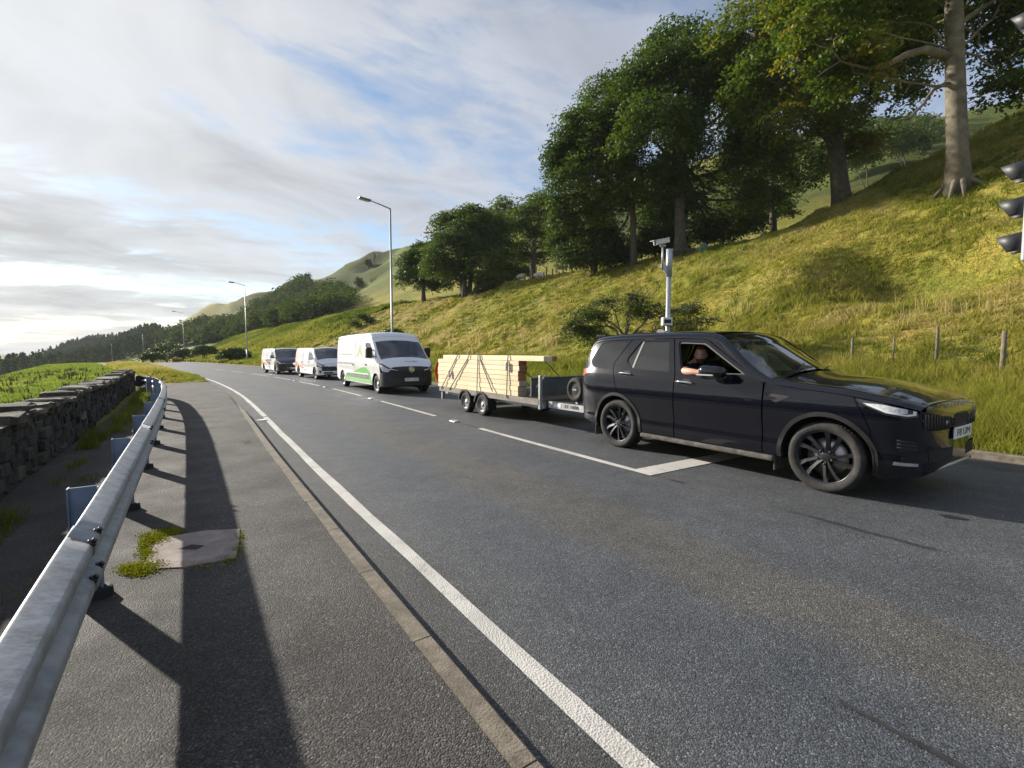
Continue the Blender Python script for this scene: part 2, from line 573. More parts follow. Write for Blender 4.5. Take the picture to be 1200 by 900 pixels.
# ------------------------------------------------------------------ roads
def strip(name, d_list, z_list, t0, t1, mat, dt=.5, uv=True, kind='structure', label=None, cat=None, wob=0.0, zadd=0.0):
    ts = np.arange(t0, t1+dt*.5, dt)
    V, F, U = [], [], []
    m = len(d_list)
    for i, t in enumerate(ts):
        for j, (d, z) in enumerate(zip(d_list, z_list)):
            w = wob*float(fbm(np.array([t*.9]), np.array([j*7.7+3]), 3)[0]) if wob else 0
            p = road_pt(t, d+w, z+zadd+float(zr_c(t)))
            V.append(p); U.append((t, d))
    for i in range(len(ts)-1):
        for j in range(m-1):
            F.append((i*m+j, i*m+j+1, (i+1)*m+j+1, (i+1)*m+j))
    me = bpy.data.meshes.new(name)
    me.from_pydata(V, [], F)
    uvl = me.uv_layers.new(name='lane')
    for l in me.loops: uvl.data[l.index].uv = U[l.vertex_index]
    me.polygons.foreach_set('use_smooth', [True]*len(F))
    bm = bmesh.new(); bm.from_mesh(me); bmesh.ops.recalc_face_normals(bm, faces=bm.faces[:])
    if sum(f.normal.z for f in bm.faces) < 0: bmesh.ops.reverse_faces(bm, faces=bm.faces[:])
    bm.to_mesh(me); bm.free(); me.update()
    o = link_mesh(name, me, mat)
    return props(o, label, cat, None, kind)

def asphalt(name, dark, light, chip_scale, bands=None, rough=(.55, .8), bump=.5, blotch=(.66, 1.24)):
    m, N = new_mat(name)
    tc = N.n('ShaderNodeTexCoord').outputs['Object']
    uv = N.n('ShaderNodeUVMap', {'uv_map': 'lane'}).outputs[0]
    vo = N.n('ShaderNodeTexVoronoi', {'feature': 'F1'}, Vector=tc, Scale=chip_scale, Randomness=1.0)
    chipc = N.sep(vo.outputs['Color'])[0]
    chip = N.ramp(chipc, (0.0, dark), (.55, tuple(.55*a+.45*b for a, b in zip(dark, light))), (.93, light), (1.0, tuple(min(1, 1.8*v) for v in light)))
    gaps = N.ramp(vo.outputs['Distance'], (0.35, 1.0), (0.75, .55))
    fine = N.ramp(N.noise(tc, 240, 2, .6), (0.3, .7), (.7, 1.3))
    patch = N.ramp(N.noise(tc, .8, 6, .6, .4), (0.3, blotch[0]), (.7, blotch[1]))
    patch2 = N.ramp(N.noise(tc, 4.5, 5, .6), (0.3, .86), (.7, 1.12))
    c = N.mix(1.0, chip, gaps, 'MULTIPLY')
    for q in (fine, patch, patch2): c = N.mix(1.0, c, q, 'MULTIPLY')
    d = N.sep(uv)[1]; t = N.sep(uv)[0]
    rgh = N.ramp(N.noise(tc, 1.6, 5, .6), (.3, rough[0]), (.7, rough[1]))
    if bands:
        wob = N.math('MULTIPLY', N.math('SUBTRACT', N.noise(tc, .7, 4, .6), .5), 1.1)
        dd = N.math('ADD', d, wob)
        for (c0, w, colr, amt) in bands:
            f = N.math('DIVIDE', N.math('ABSOLUTE', N.math('SUBTRACT', dd, c0)), w)
            k = N.math('MULTIPLY', N.ramp(f, (0.35, 1.0), (1.0, 0.0)), amt)
            c = N.mix(k, c, N.mix(1.0, c, colr, 'MULTIPLY'))
        # dark crack-sealed joint that wanders along the crown of the road
        wj = N.math('MULTIPLY', N.math('SUBTRACT', N.noise(N.comb(t, 0.0, 0.0), .55, 5, .7), .5), .35)
        f = N.math('ABSOLUTE', N.math('SUBTRACT', N.math('ADD', d, wj), 4.62))
        on = N.ramp(N.noise(N.comb(t, 3.0, 0.0), .8, 3, .6), (.46, 0.0), (.52, .75))
        before = N.ramp(t, (0.0, 1.0), (1.0, 1.0))
        k = N.math('MULTIPLY', N.ramp(f, (.018, 1.0), (.05, 0.0)), on)
        c = N.mix(k, c, (.012, .012, .013))
    b = N.n('ShaderNodeBsdfPrincipled', None, Base_Color=c, Roughness=rgh)
    b.inputs['Specular IOR Level'].default_value = .42
    hgt = N.math('ADD', N.math('MULTIPLY', N.math('SUBTRACT', 1.0, vo.outputs['Distance']), .8), N.math('MULTIPLY', chipc, .5))
    bp = N.n('ShaderNodeBump', None, Strength=bump, Distance=.007, Height=hgt)
    N.t.links.new(bp.outputs[0], b.inputs['Normal'])
    finish(N, b.outputs[0])
    return m

m_road = asphalt('road_asphalt', (.052, .055, .059), (.148, .152, .158), 135, blotch=(.86, 1.10),
                 bands=[(2.05, .55, (.84, .90, .99), .8), (3.0, .55, (1.14, 1.03, .88), .9), (3.95, .5, (.88, .92, .97), .7), (7.4, .6, (.86, .88, .9), .6), (1.05, .45, (.72, .68, .62), .9), (6.0, 1.4, (.90, .93, .97), .7), (8.9, .7, (.62, .60, .56), .9)])
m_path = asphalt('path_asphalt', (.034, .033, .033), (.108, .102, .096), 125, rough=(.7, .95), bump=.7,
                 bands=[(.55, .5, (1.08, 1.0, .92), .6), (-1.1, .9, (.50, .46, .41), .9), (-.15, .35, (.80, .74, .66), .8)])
road = strip('road', [.985, 3.0, 5.0, 7.0, 9.20], [0, .012, .018, .012, 0], -14, 340, m_road, 1.0, label='grey two lane asphalt road', cat='road')
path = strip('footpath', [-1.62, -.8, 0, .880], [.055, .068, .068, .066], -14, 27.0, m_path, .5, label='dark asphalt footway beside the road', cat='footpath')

# ragged dark edge of the tarmac by the grass
m_kerb = simple('kerb_concrete', (.175, .148, .112), .9, noise=.35, nscale=14, bump=.6, bscale=90, grime=((.07, .06, .045), .7, 5))
def kerb(name, d0, d1, ztop, t0, t1, label, drop=None, length=.9):
    mb = MB()
    t = t0
    while t < t1:
        te = min(t+length-.008, t1)
        zt = ztop if drop is None else ztop*float(1-sstep(t, drop[0], drop[1]))+.004
        ps = []
        j = random.uniform(-.004, .004)
        for tt in (t, te):
            zz = float(zr_c(tt))
            ps.append([road_pt(tt, d0, zz-.15), road_pt(tt, d0+j, zz+zt), road_pt(tt, d1-.018, zz+zt+.002), road_pt(tt, d1, zz+zt-.016), road_pt(tt, d1+j*.5, zz-.15)])
        vs = ps[0]+ps[1]
        mb.add(vs, [(0,1,6,5),(1,2,7,6),(2,3,8,7),(3,4,9,8),(0,4,3,2,1),(5,6,7,8,9)], False)
        t += length if drop is None else length
    o = mb.build(name, m_kerb)
    return props(o, label, 'kerb', None, 'structure')
kerb('kerb', .880, .985, .070, -14, 26, 'worn brown concrete kerb between footway and road', (12, 16))
# far kerb: face towards the road, so mirrored
mbk = MB()
t = -14.0
while t < 150:
    te = t+.892
    ps = []
    for tt in (t, te):
        zz = float(zr_c(tt))
        ps.append([road_pt(tt, 9.19, zz-.15), road_pt(tt, 9.195, zz+.09), road_pt(tt, 9.215, zz+.105), road_pt(tt, 9.32, zz+.105), road_pt(tt, 9.32, zz-.15)])
    mbk.add(ps[0]+ps[1], [(0,1,6,5),(1,2,7,6),(2,3,8,7),(3,4,9,8),(0,4,3,2,1),(5,6,7,8,9)], False)
    t += .9
props(mbk.build('kerb', m_kerb), 'far kerb below the grass verge', 'kerb', None, 'structure')

# ------------------------------------------------------------------ painted markings
m_paint, N = new_mat('road_paint')
tcp = N.n('ShaderNodeTexCoord').outputs['Object']
vo = N.n('ShaderNodeTexVoronoi', None, Vector=tcp, Scale=95)
wear = N.math('ADD', N.math('MULTIPLY', N.noise(tcp, 55, 3, .7), .5), N.math('MULTIPLY', N.noise(tcp, 6, 4, .6), .5))
k = N.ramp(wear, (.56, 0.0), (.66, .75))
dirtp = N.ramp(N.noise(tcp, 2.2, 5, .6), (.3, (.42, .40, .36)), (.7, (.60, .575, .53)))
c = N.mix(k, dirtp, (.09, .088, .085))
b = N.n('ShaderNodeBsdfPrincipled', None, Base_Color=c, Roughness=.7)
bp = N.n('ShaderNodeBump', None, Strength=.5, Distance=.006, Height=vo.outputs['Distance'])
N.t.links.new(bp.outputs[0], b.inputs['Normal'])
finish(N, b.outputs[0])

m_seal = simple('tar_seal', (.028, .028, .029), .7, noise=.5, nscale=30)
def roadz(d): return float(np.interp(d, [.985, 3, 5, 7, 9.2], [0, .012, .018, .012, 0]))
def marking(d0, d1, t0, t1, dt=.4):
    return strip('road_marking', [d0, (d0+d1)/2, d1], [roadz(d0)+.005, roadz((d0+d1)/2)+.006, roadz(d1)+.005], t0, t1, m_paint, min(dt, (t1-t0)/2), label='worn white road paint', cat='road marking', wob=.012)
marking(1.255, 1.36, -14, 12.35)
marking(1.255, 1.36, 12.5, 120)
marking(4.55, 4.66, 4.2, 8.35)
# stop bar across the far lane
strip('road_marking', [4.55, 5.5, 6.5, 7.5, 8.8], [roadz(v)+.0065 for v in (4.55, 5.5, 6.5, 7.5, 8.8)], 3.90, 4.22, m_paint, .16, label='white stop line under the car', cat='road marking', wob=.01)
for a, b_ in ((10.36, 14.26), (16.4, 20.2), (22.0, 25.6), (27.4, 31.0), (32.9, 36.6), (38.6, 42.3), (44.3, 48)):
    marking(4.57, 4.67, a, b_)
strip('road_crack', [2.26, 2.283], [.0135, .0135], .16, .92, m_seal, .08, label='dark sealed crack in the near lane', cat='road crack', wob=.035)
# ================================================================== VEHICLES
def pchip(xk, yk, x):
    """monotone cubic interpolation"""
    xk = np.asarray(xk, float); yk = np.asarray(yk, float); x = np.clip(np.asarray(x, float), xk[0], xk[-1])
    h = np.diff(xk); dl = np.diff(yk)/h
    m = np.zeros_like(yk); m[0], m[-1] = dl[0], dl[-1]
    for i in range(1, len(yk)-1):
        if dl[i-1]*dl[i] > 0:
            w1, w2 = 2*h[i]+h[i-1], h[i]+2*h[i-1]
            m[i] = (w1+w2)/(w1/dl[i-1]+w2/dl[i])
    i = np.clip(np.searchsorted(xk, x)-1, 0, len(h)-1)
    t = (x-xk[i])/h[i]
    return ((1+2*t)*(1-t)**2*yk[i]+t*(1-t)**2*h[i]*m[i]+t*t*(3-2*t)*yk[i+1]+t*t*(t-1)*h[i]*m[i+1])


class Shell:
    """outer skin of a vehicle. x forwards, z up, y to the left; built for the right side and mirrored.
    keys: rows of x, top height, crown, corner height, corner inset, bottom height, half width"""
    def __init__(s, keys, wz, ww):
        k = np.array(keys, float)
        s.k = k; s.wz, s.ww = wz, ww; s.warp = None
    def par(s, x):
        k = s.k
        return [pchip(k[:, 0], k[:, i], x) for i in range(1, 7)]
    def width(s, z): return pchip(s.wz, s.ww, z)
    def zcs(s, x):
        zt, cr, hc, rc, zb, hw = s.par(x)
        return zt-cr-hc
    def S(s, x, v):
        x = np.asarray(x, float); v = np.asarray(v, float)
        zt, cr, hc, rc, zb, hw = s.par(x)
        zc = zt-cr-hc
        zs = zb+(zc-zb)*np.clip(v/.6, 0, 1)
        yside = hw*s.width(zs)
        a = np.clip((v-.6)/.2, 0, 1)*math.pi/2
        yc = hw*s.width(zc)
        q = np.clip((v-.8)/.2, 0, 1)
        y = np.where(v <= .6, yside, np.where(v <= .8, yc-rc*(1-np.cos(a)), (yc-rc)*(1-q)))
        z = np.where(v <= .6, zs, np.where(v <= .8, zc+hc*np.sin(a), zt-cr*(1-q)**2))
        if s.warp: x = np.where(x > s.warp[0], s.warp[0]+(x-s.warp[0])*s.warp[1], x)
        return np.stack([x, -y, z], -1)
    def v_of(s, x, z):
        zt, cr, hc, rc, zb, hw = s.par(x)
        return .6*(np.asarray(z)-zb)/(zt-cr-hc-zb)
    def normal(s, x, v):
        e = 1e-3
        x = np.clip(x, s.k[0, 0]+2e-3, s.k[-1, 0]-2e-3)
        dx_ = s.S(x+e, v)-s.S(x-e, v)
        dv_ = s.S(x, np.clip(v+e, 0, 1))-s.S(x, np.clip(v-e, 0, 1))
        n = np.cross(dx_, dv_)
        l = np.linalg.norm(n, axis=-1, keepdims=True)
        n = n/np.maximum(l, 1e-12)
        return n


def pip(px, py, poly):
    """points in polygon"""
    inside = np.zeros(len(px), bool)
    n = len(poly)
    for i in range(n):
        x0, y0 = poly[i]; x1, y1 = poly[(i+1) % n]
        c = ((y0 > py) != (y1 > py)) & (px < (x1-x0)*(py-y0)/((y1-y0) if y1 != y0 else 1e-12)+x0)
        inside ^= c
    return inside


def dens(poly, step):
    out = []
    n = len(poly)
    for i in range(n):
        a, b = np.array(poly[i], float), np.array(poly[(i+1) % n], float)
        k = max(1, int(math.ceil(np.linalg.norm(b-a)/step)))
        for j in range(k): out.append(tuple(a+(b-a)*j/k))
    return out


def rounded(poly, r, seg=4):
    """round the corners of a polygon"""
    out = []
    n = len(poly)
    rr = r if isinstance(r, (list, tuple)) else [r]*n
    for i in range(n):
        p0, p, p1 = (np.array(poly[j % n], float) for j in (i-1, i, i+1))
        a, b = p0-p, p1-p
        la, lb = np.linalg.norm(a), np.linalg.norm(b)
        q = min(rr[i], la*.45, lb*.45)
        if q < 1e-4: out.append(tuple(p)); continue
        A, B = p+a/la*q, p+b/lb*q
        for k in range(seg+1):
            t = k/seg
            out.append(tuple((1-t)**2*A+2*t*(1-t)*p+t*t*B))
    return out


def tri_fill(outer, holes, step):
    """constrained triangulation of a polygon with holes, with a regular grid of inner points"""
    loops = [dens(outer, step)]+[dens(h, step) for h in holes]
    pts, edges = [], []
    for lp in loops:
        b = len(pts)
        pts += lp
        edges += [(b+i, b+(i+1) % len(lp)) for i in range(len(lp))]
    o = np.array(loops[0])
    gx, gz = np.meshgrid(np.arange(o[:, 0].min()+step/2, o[:, 0].max(), step), np.arange(o[:, 1].min()+step/2, o[:, 1].max(), step))
    gx, gz = gx.ravel(), gz.ravel()
    ok = pip(gx, gz, loops[0])
    for h in loops[1:]: ok &= ~pip(gx, gz, h)
    bnd = np.array(pts)
    gx, gz = gx[ok], gz[ok]
    if len(gx):
        far = np.ones(len(gx), bool)
        for c in np.array_split(np.arange(len(gx)), max(1, len(gx)//400)):
            far[c] = (np.hypot(gx[c, None]-bnd[None, :, 0], gz[c, None]-bnd[None, :, 1]).min(1) > step*.45)
        pts += list(zip(gx[far], gz[far]))
    V, E, F, *_ = delaunay_2d_cdt([Vector(p) for p in pts], edges, [], 0, 1e-6)
    V = np.array([tuple(p) for p in V]); F = np.array([f for f in F if len(f) == 3])
    c = V[F].mean(1)
    ok = pip(c[:, 0], c[:, 1], loops[0])
    for h in loops[1:]: ok &= ~pip(c[:, 0], c[:, 1], h)
    return V, F[ok]


def panel(sh, name, mat, parent, outer, holes=(), space='xz', step=.05, side=-1, inset=0.0, flange=.02, both=False, bump_out=None, whole=False):
    """a piece of the shell. space 'xz': outline in side view; 'xv': outline in shell parameters (v scaled by 3)"""
    V, F = tri_fill(outer, holes, step)
    x = V[:, 0]
    v = np.clip(sh.v_of(x, V[:, 1]), 0, .6) if space == 'xz' else np.clip(V[:, 1]/3, 0, 1)
    P = sh.S(x, v); Nn = sh.normal(x, v)
    # outward: away from the axis of the body
    ref = P-np.stack([P[:, 0], P[:, 1]*0, np.full(len(P), .9)], -1)
    fl = (Nn*ref).sum(1).mean() < 0
    if fl: Nn = -Nn
    P = P-Nn*inset
    fn = np.cross(P[F[:, 1]]-P[F[:, 0]], P[F[:, 2]]-P[F[:, 0]])
    bad = (fn*Nn[F[:, 0]]).sum(1) < 0
    F[bad] = F[bad][:, ::-1]
    VV, FF, NN = [P], [F], [Nn]
    if flange > 0:
        cnt = {}
        for a, b, c in F:
            for e in ((a, b), (b, c), (c, a)):
                cnt[e] = cnt.get(e, 0)+1
        be = [(a, b) for (a, b) in cnt if (b, a) not in cnt]
        base = len(P)
        q = []; qn = []; qf = []
        for a, b in be:
            i = base+len(q)
            q += [P[a], P[b], P[b]-Nn[b]*flange, P[a]-Nn[a]*flange]
            e = P[b]-P[a]; n_ = np.cross(e, Nn[a]); n_ = n_/max(1e-9, np.linalg.norm(n_))
            qn += [n_]*4
            qf += [(i+1, i, i+3), (i+1, i+3, i+2)]
        if q:
            VV.append(np.array(q)); NN.append(np.array(qn)); FF.append(np.array(qf))
    P = np.concatenate(VV); Nn = np.concatenate(NN); F = np.concatenate(FF)
    if side == 1 or whole:
        Pm = P*np.array([1, -1, 1]); Nm = Nn*np.array([1, -1, 1]); Fm = F[:, ::-1]
        if whole:
            F = np.concatenate([F, Fm+len(P)]); P = np.concatenate([P, Pm]); Nn = np.concatenate([Nn, Nm])
        else:
            P, Nn, F = Pm, Nm, Fm
    o = np_mesh(name, P, F, mat, parent, True)
    o.data.normals_split_custom_set_from_vertices([tuple(n_) for n_ in Nn])
    return o


def arch_pts(cx, cz, r, a0, a1, k=16):
    return [(cx+r*math.cos(R(a0+(a1-a0)*i/k)), cz+r*math.sin(R(a0+(a1-a0)*i/k))) for i in range(k+1)]


def text_obj(txt, size, mat, parent, name='lettering', depth=.0015, M=None, width=None, spacing=1.0):
    cu = bpy.data.curves.new(name, 'FONT')
    cu.body = txt; cu.size = size; cu.extrude = depth; cu.align_x = 'CENTER'; cu.align_y = 'CENTER'; cu.space_character = spacing
    cu.resolution_u = 3
    tmp = bpy.data.objects.new(name+'_tmp', cu)
    COL.objects.link(tmp)
    dg = bpy.context.evaluated_depsgraph_get()
    me = bpy.data.meshes.new_from_object(tmp.evaluated_get(dg))
    bpy.data.objects.remove(tmp)
    if width:
        xs = [v.co.x for v in me.vertices]; k = width/(max(xs)-min(xs))
        for v in me.vertices: v.co.x *= k
    if M is not None: me.transform(M)
    me.materials.clear()
    me.name = name
    return link_mesh(name, me, mat, parent)


def frame_x(p, yaw=0.0, pitch=0.0):
    """matrix for text on a face that looks along +x at point p (x right of the text = +y as read from the front)"""
    return Matrix.Translation(p) @ Matrix.Rotation(yaw, 4, 'Z') @ Matrix.Rotation(-pitch, 4, 'Y') @ Matrix(((0,0,1,0),(1,0,0,0),(0,1,0,0),(0,0,0,1)))

def frame_right(p, tilt=0.0):
    """matrix for text on the right flank (looks along -y); reading direction +x"""
    return Matrix.Translation(p) @ Matrix.Rotation(tilt, 4, 'X') @ Matrix(((1,0,0,0),(0,0,-1,0),(0,1,0,0),(0,0,0,1)))

# ---- vehicle materials
def paint_mat(name, col, rough=.25, dust=None, film=.0, metal=0.0, spec=.3):
    m, N = new_mat(name)
    tc = N.n('ShaderNodeTexCoord').outputs['Object']
    x, y, z = N.sep(tc)
    c = (*col, 1)
    d = N.noise(N.comb(N.math('MULTIPLY', x, 1.0), y, N.math('MULTIPLY', z, .7)), 3.2, 8, .68, .6)
    d2 = N.noise(tc, 22, 5, .7)
    # road dirt: thrown up from the wheels, thick along the sills and thinner upwards
    low = N.ramp(z, (.25, 1.0), (.55, .55), (.95, .16), (1.0, .12))
    amt = N.math('MULTIPLY', low, N.ramp(N.math('ADD', N.math('MULTIPLY', d, .7), N.math('MULTIPLY', d2, .3)), (.30, .12), (.70, 1.0)))
    amt = N.math('MULTIPLY', amt, dust[1] if dust else .3)
    dc = dust[0] if dust else (.2, .18, .15)
    cc = N.mix(N.math('ADD', amt, film, True), c, dc)
    rg = N.math('ADD', N.math('MULTIPLY', amt, .55), rough, True)
    b = N.n('ShaderNodeBsdfPrincipled', None, Base_Color=cc, Roughness=rg, Metallic=metal)
    b.inputs['Specular IOR Level'].default_value = spec
    cw = N.math('SUBTRACT', 1.0, N.math('MULTIPLY', amt, 2.5), True)
    N.t.links.new(cw, b.inputs['Coat Weight'])
    b.inputs['Coat Roughness'].default_value = .03
    finish(N, b.outputs[0])
    return m

m_black = paint_mat('black_paint', (.0035, .0042, .0085), .2, ((.12, .11, .10), .045), .0, 0.0, .06)
m_blackt = simple('black_trim', (.010, .010, .011), .45, noise=.3, grime=((.09, .08, .07), .25, 4))
m_plastic = simple('grey_black_plastic', (.022, .022, .026), .55, noise=.3, grime=((.10, .09, .08), .35, 5))
m_void = simple('dark_interior', (.012, .012, .013), .8)
m_tyre = simple('tyre_rubber', (.022, .021, .021), .85, noise=.3, nscale=9, grime=((.085, .074, .062), .6, 7), bump=.3, bscale=60)
m_rimdark = simple('dark_alloy', (.035, .036, .040), .32, .6, noise=.2, grime=((.10, .09, .08), .3, 6))
m_rimgrey = simple('steel_rim', (.32, .32, .33), .45, .6, noise=.2, grime=((.10, .09, .08), .5, 6))
m_disc = simple('brake_steel', (.42, .40, .38), .35, .9)
m_chrome = simple('bright_trim', (.62, .63, .65), .18, .95)
m_silver = simple('satin_silver', (.45, .45, .46), .35, .7, noise=.15)
m_plate = simple('plate_white', (.78, .79, .78), .4, noise=.06)
m_ink = simple('ink_black', (.01, .01, .012), .5)
m_mud = simple('dried_mud', (.095, .085, .075), .95, noise=.5, nscale=12, bump=.6, bscale=30)
m_redlens = simple('red_lens', (.40, .045, .035), .15, coat=1.0)
m_lampclear = simple('lamp_lens', (.66, .68, .70), .15, .0, coat=1.0, noise=.4, nscale=25)
m_lampdark = simple('lamp_housing', (.03, .03, .035), .2, coat=1.0)

def glass_mat(name, tint, alpha, film=.0):
    """window glass: partly clear, tinted, a real mirror for the sky; an even dusty film"""
    m, N = new_mat(name)
    tc = N.n('ShaderNodeTexCoord').outputs['Object']
    tr = N.n('ShaderNodeBsdfTransparent', None, Color=(*tint, 1))
    gl = N.n('ShaderNodeBsdfGlossy', None, Color=(1, 1, 1, 1), Roughness=.02)
    df = N.n('ShaderNodeBsdfDiffuse', None, Color=(.30, .30, .30, 1))
    fr = N.n('ShaderNodeFresnel', None, IOR=1.52).outputs[0]
    fr = N.math('ADD', N.math('MULTIPLY', fr, 1.6), .02, True)
    body = N.n('ShaderNodeMixShader', None, Fac=N.ramp(N.noise(tc, 4, 6, .65), (.35, film*.5), (.75, min(1, film*1.6+.001))))
    N.t.links.new(tr.outputs[0], body.inputs[1]); N.t.links.new(df.outputs[0], body.inputs[2])
    mx = N.n('ShaderNodeMixShader', None, Fac=fr)
    N.t.links.new(body.outputs[0], mx.inputs[1]); N.t.links.new(gl.outputs[0], mx.inputs[2])
    finish(N, mx.outputs[0])
    return m
m_privacy = glass_mat('privacy_glass', (.05, .055, .06), .1, .035)
m_screen = glass_mat('windscreen_glass', (.42, .48, .47), .3, .05)


def wheel(parent, x, y, r, w, rim_r, style, side, rimmat=None):
    """part 'wheel' with tyre, rim and brake disc; side -1: outer face towards -y"""
    so = side
    base = MB(); base.smooth = True
    base.lathe([(.0, -.02*so), (rim_r*.30, -.02*so), (rim_r*.30, so*.30*w), (.0, so*.30*w)], 20)
    hub = base.build('wheel', m_rimdark if rimmat is None else rimmat, parent)
    hub.location = (x, y, r)
    t = MB(); t.smooth = True
    h = w/2
    prof = [(rim_r*.94, -h*.72), (rim_r*1.0, -h*.90), (rim_r*1.05, -h*.96), ((rim_r+r)/2, -h*1.03), (r*.955, -h*.97), (r*.985, -h*.84), (r, -h*.6), (r*1.0, h*.6), (r*.985, h*.84), (r*.955, h*.97), ((rim_r+r)/2, h*1.03), (rim_r*1.05, h*.96), (rim_r, h*.90), (rim_r*.94, h*.72)]
    t.lathe(prof, 56)
    # tread blocks
    for k in range(64):
        an = 2*math.pi*k/64
        M = Matrix.Rotation(an, 4, 'Y')
        for yy in (-.62, -.2, .2, .62):
            t.box((r-.004, yy*h-.16*h, -.011), (r+.005, yy*h+.16*h, .011), M @ Matrix.Translation((0, 0, 0)))
    t.build('tyre', m_tyre, hub)
    b = MB(); b.smooth = True
    oy = so*h*.80
    b.lathe([(rim_r*.93, -so*h*.5), (rim_r*.93, oy*.98), (rim_r*.965, oy*1.08), (rim_r*1.01, oy*1.04)], 56)
    if style == 'ten_spoke':
        for k in range(10):
            a0 = 2*math.pi*k/10+(.07 if k % 2 else -.07)+.2
            vs = []
            for (q, tw, wd) in ((.14, 0, .085), (.40, .02, .085), (.70, .07, .095), (.955, .13, .135)):
                an = a0+tw
                c, s_ = math.cos(an), math.sin(an)
                yy = oy*(.84+.14*q)
                for dz in (-wd/2, wd/2):
                    pxx, pzz = c*q*rim_r-s_*dz*rim_r*1.25, s_*q*rim_r+c*dz*rim_r*1.25
                    vs.append((pxx, yy+(so*.006 if dz > 0 else -so*.004), pzz)); vs.append((pxx*.985, yy-so*.045, pzz*.985))
            fs = []
            for i in range(3):
                o = i*4
                fs += [(o, o+2, o+6, o+4), (o+1, o+5, o+7, o+3), (o, o+4, o+5, o+1), (o+2, o+3, o+7, o+6)]
            b.add(vs, fs, False)
        b.lathe([(0, oy*.90), (rim_r*.15, oy*.90), (rim_r*.20, oy*.84), (rim_r*.20, oy*.5)], 24)
        for k in range(5):
            an = 2*math.pi*k/5+.9
            b.lathe([(0, oy*.90+so*.012), (.012, oy*.90+so*.010), (.014, oy*.80)], 8, Matrix.Translation((math.cos(an)*rim_r*.26, 0, math.sin(an)*rim_r*.26)))
    else:
        # pressed steel or trim disc with holes
        n = 10
        b.lathe([(0, oy*.78), (rim_r*.22, oy*.78), (rim_r*.27, oy*.62), (rim_r*.55, oy*.70)], 40)
        for k in range(n):
            a0, a1 = 2*math.pi*k/n, 2*math.pi*(k+.55)/n
            vs, fs = [], []
            for j in range(4):
                an = a0+(a1-a0)*j/3
                for q, yy in ((.55, .70), (.78, .66), (.94, .80)):
                    vs.append((math.cos(an)*q*rim_r, oy*yy, math.sin(an)*q*rim_r))
            for j in range(3):
                for i in range(2): fs.append((j*3+i, j*3+i+1, j*3+i+4, j*3+i+3))
            b.add(vs, fs)
        b.lathe([(rim_r*.86, oy*.70), (rim_r*.94, oy*.84)], 40)
    b.build('rim', m_rimdark if rimmat is None else rimmat, hub, recalc=True)
    d = MB(); d.smooth = True
    d.lathe([(rim_r*.2, oy*.30), (rim_r*.70, oy*.30), (rim_r*.70, oy*.18), (rim_r*.2, oy*.18)], 40)
    d.build('brake_disc', m_disc, hub)
    return hub


def patch_on(sh, name, mat, parent, poly, side=-1, out=.004, space='xz', step=.03, flange=0.004):
    return panel(sh, name, mat, parent, poly, (), space, step, side, -out, flange)

def ramp_line(sh, pts, rad, off=.0, side=-1):
    """polyline laid on the flank, points in side view"""
    out = []
    P = dens(pts+pts[::-1][1:-1], .04)[:0]
    for (x0, z0), (x1, z1) in zip(pts[:-1], pts[1:]):
        k = max(1, int(math.hypot(x1-x0, z1-z0)/.05))
        for j in range(k): P.append((x0+(x1-x0)*j/k, z0+(z1-z0)*j/k))
    P.append(pts[-1])
    xs = np.array([p[0] for p in P]); zs = np.array([p[1] for p in P])
    v = np.clip(sh.v_of(xs, zs), 0, .6)
    Q = sh.S(xs, v)
    Q[:, 1] = (Q[:, 1]-off)
    if side == 1: Q[:, 1] *= -1
    return [Vector(q) for q in Q]
# ================================================================== THE BLACK CAR
def bow(xs, fn): return [(x, fn(x)) for x in xs]

def rot_for(fwd):
    return math.atan2(fwd.y, fwd.x)

CAR_S, CAR_N = 6.47, 6.52
car_sh = Shell([
    # x     zt    cr    hc    rc    zb   hw
    (.22, 1.00, .03, .10, .12, .42, .80),
    (.27, 1.14, .03, .10, .12, .38, .88),
    (.34, 1.40, .03, .10, .12, .34, .935),
    (.42, 1.66, .03, .09, .13, .32, .96),
    (.50, 1.745, .03, .09, .13, .30, .975),
    (.70, 1.775, .03, .09, .13, .28, .992),
    (1.3, 1.80, .035, .09, .13, .27, 1.0),
    (2.0, 1.80, .035, .09, .13, .27, 1.0),
    (2.6, 1.775, .035, .09, .13, .27, 1.0),
    (2.72, 1.755, .045, .09, .12, .27, 1.0),
    (3.0, 1.61, .10, .09, .10, .27, 1.0),
    (3.3, 1.435, .15, .08, .08, .27, 1.0),
    (3.5, 1.325, .145, .065, .06, .27, 1.0),
    (3.62, 1.265, .105, .05, .08, .27, 1.0),
    (3.75, 1.235, .08, .055, .10, .27, 1.0),
    (4.2, 1.19, .07, .06, .12, .26, .995),
    (4.6, 1.115, .06, .055, .12, .24, .962),
    (4.75, 1.075, .05, .05, .12, .26, .925),
    (4.85, 1.035, .04, .05, .10, .28, .845),
    (4.92, .995, .03, .05, .08, .305, .745),
    (4.965, .955, .02, .045, .06, .335, .60),
    (4.99, .915, .012, .04, .05, .37, .42),
    (5.0, .885, .008, .035, .03, .40, .20)],
    [.2, .30, .42, .52, .62, .76, .86, .95, 1.05, 1.13, 1.20, 1.40, 1.65, 1.85],
    [.90, .945, .970, .963, .975, .996, 1.0, .998, .988, .972, .948, .888, .795, .705])

car_sh.warp = (4.6, .875)

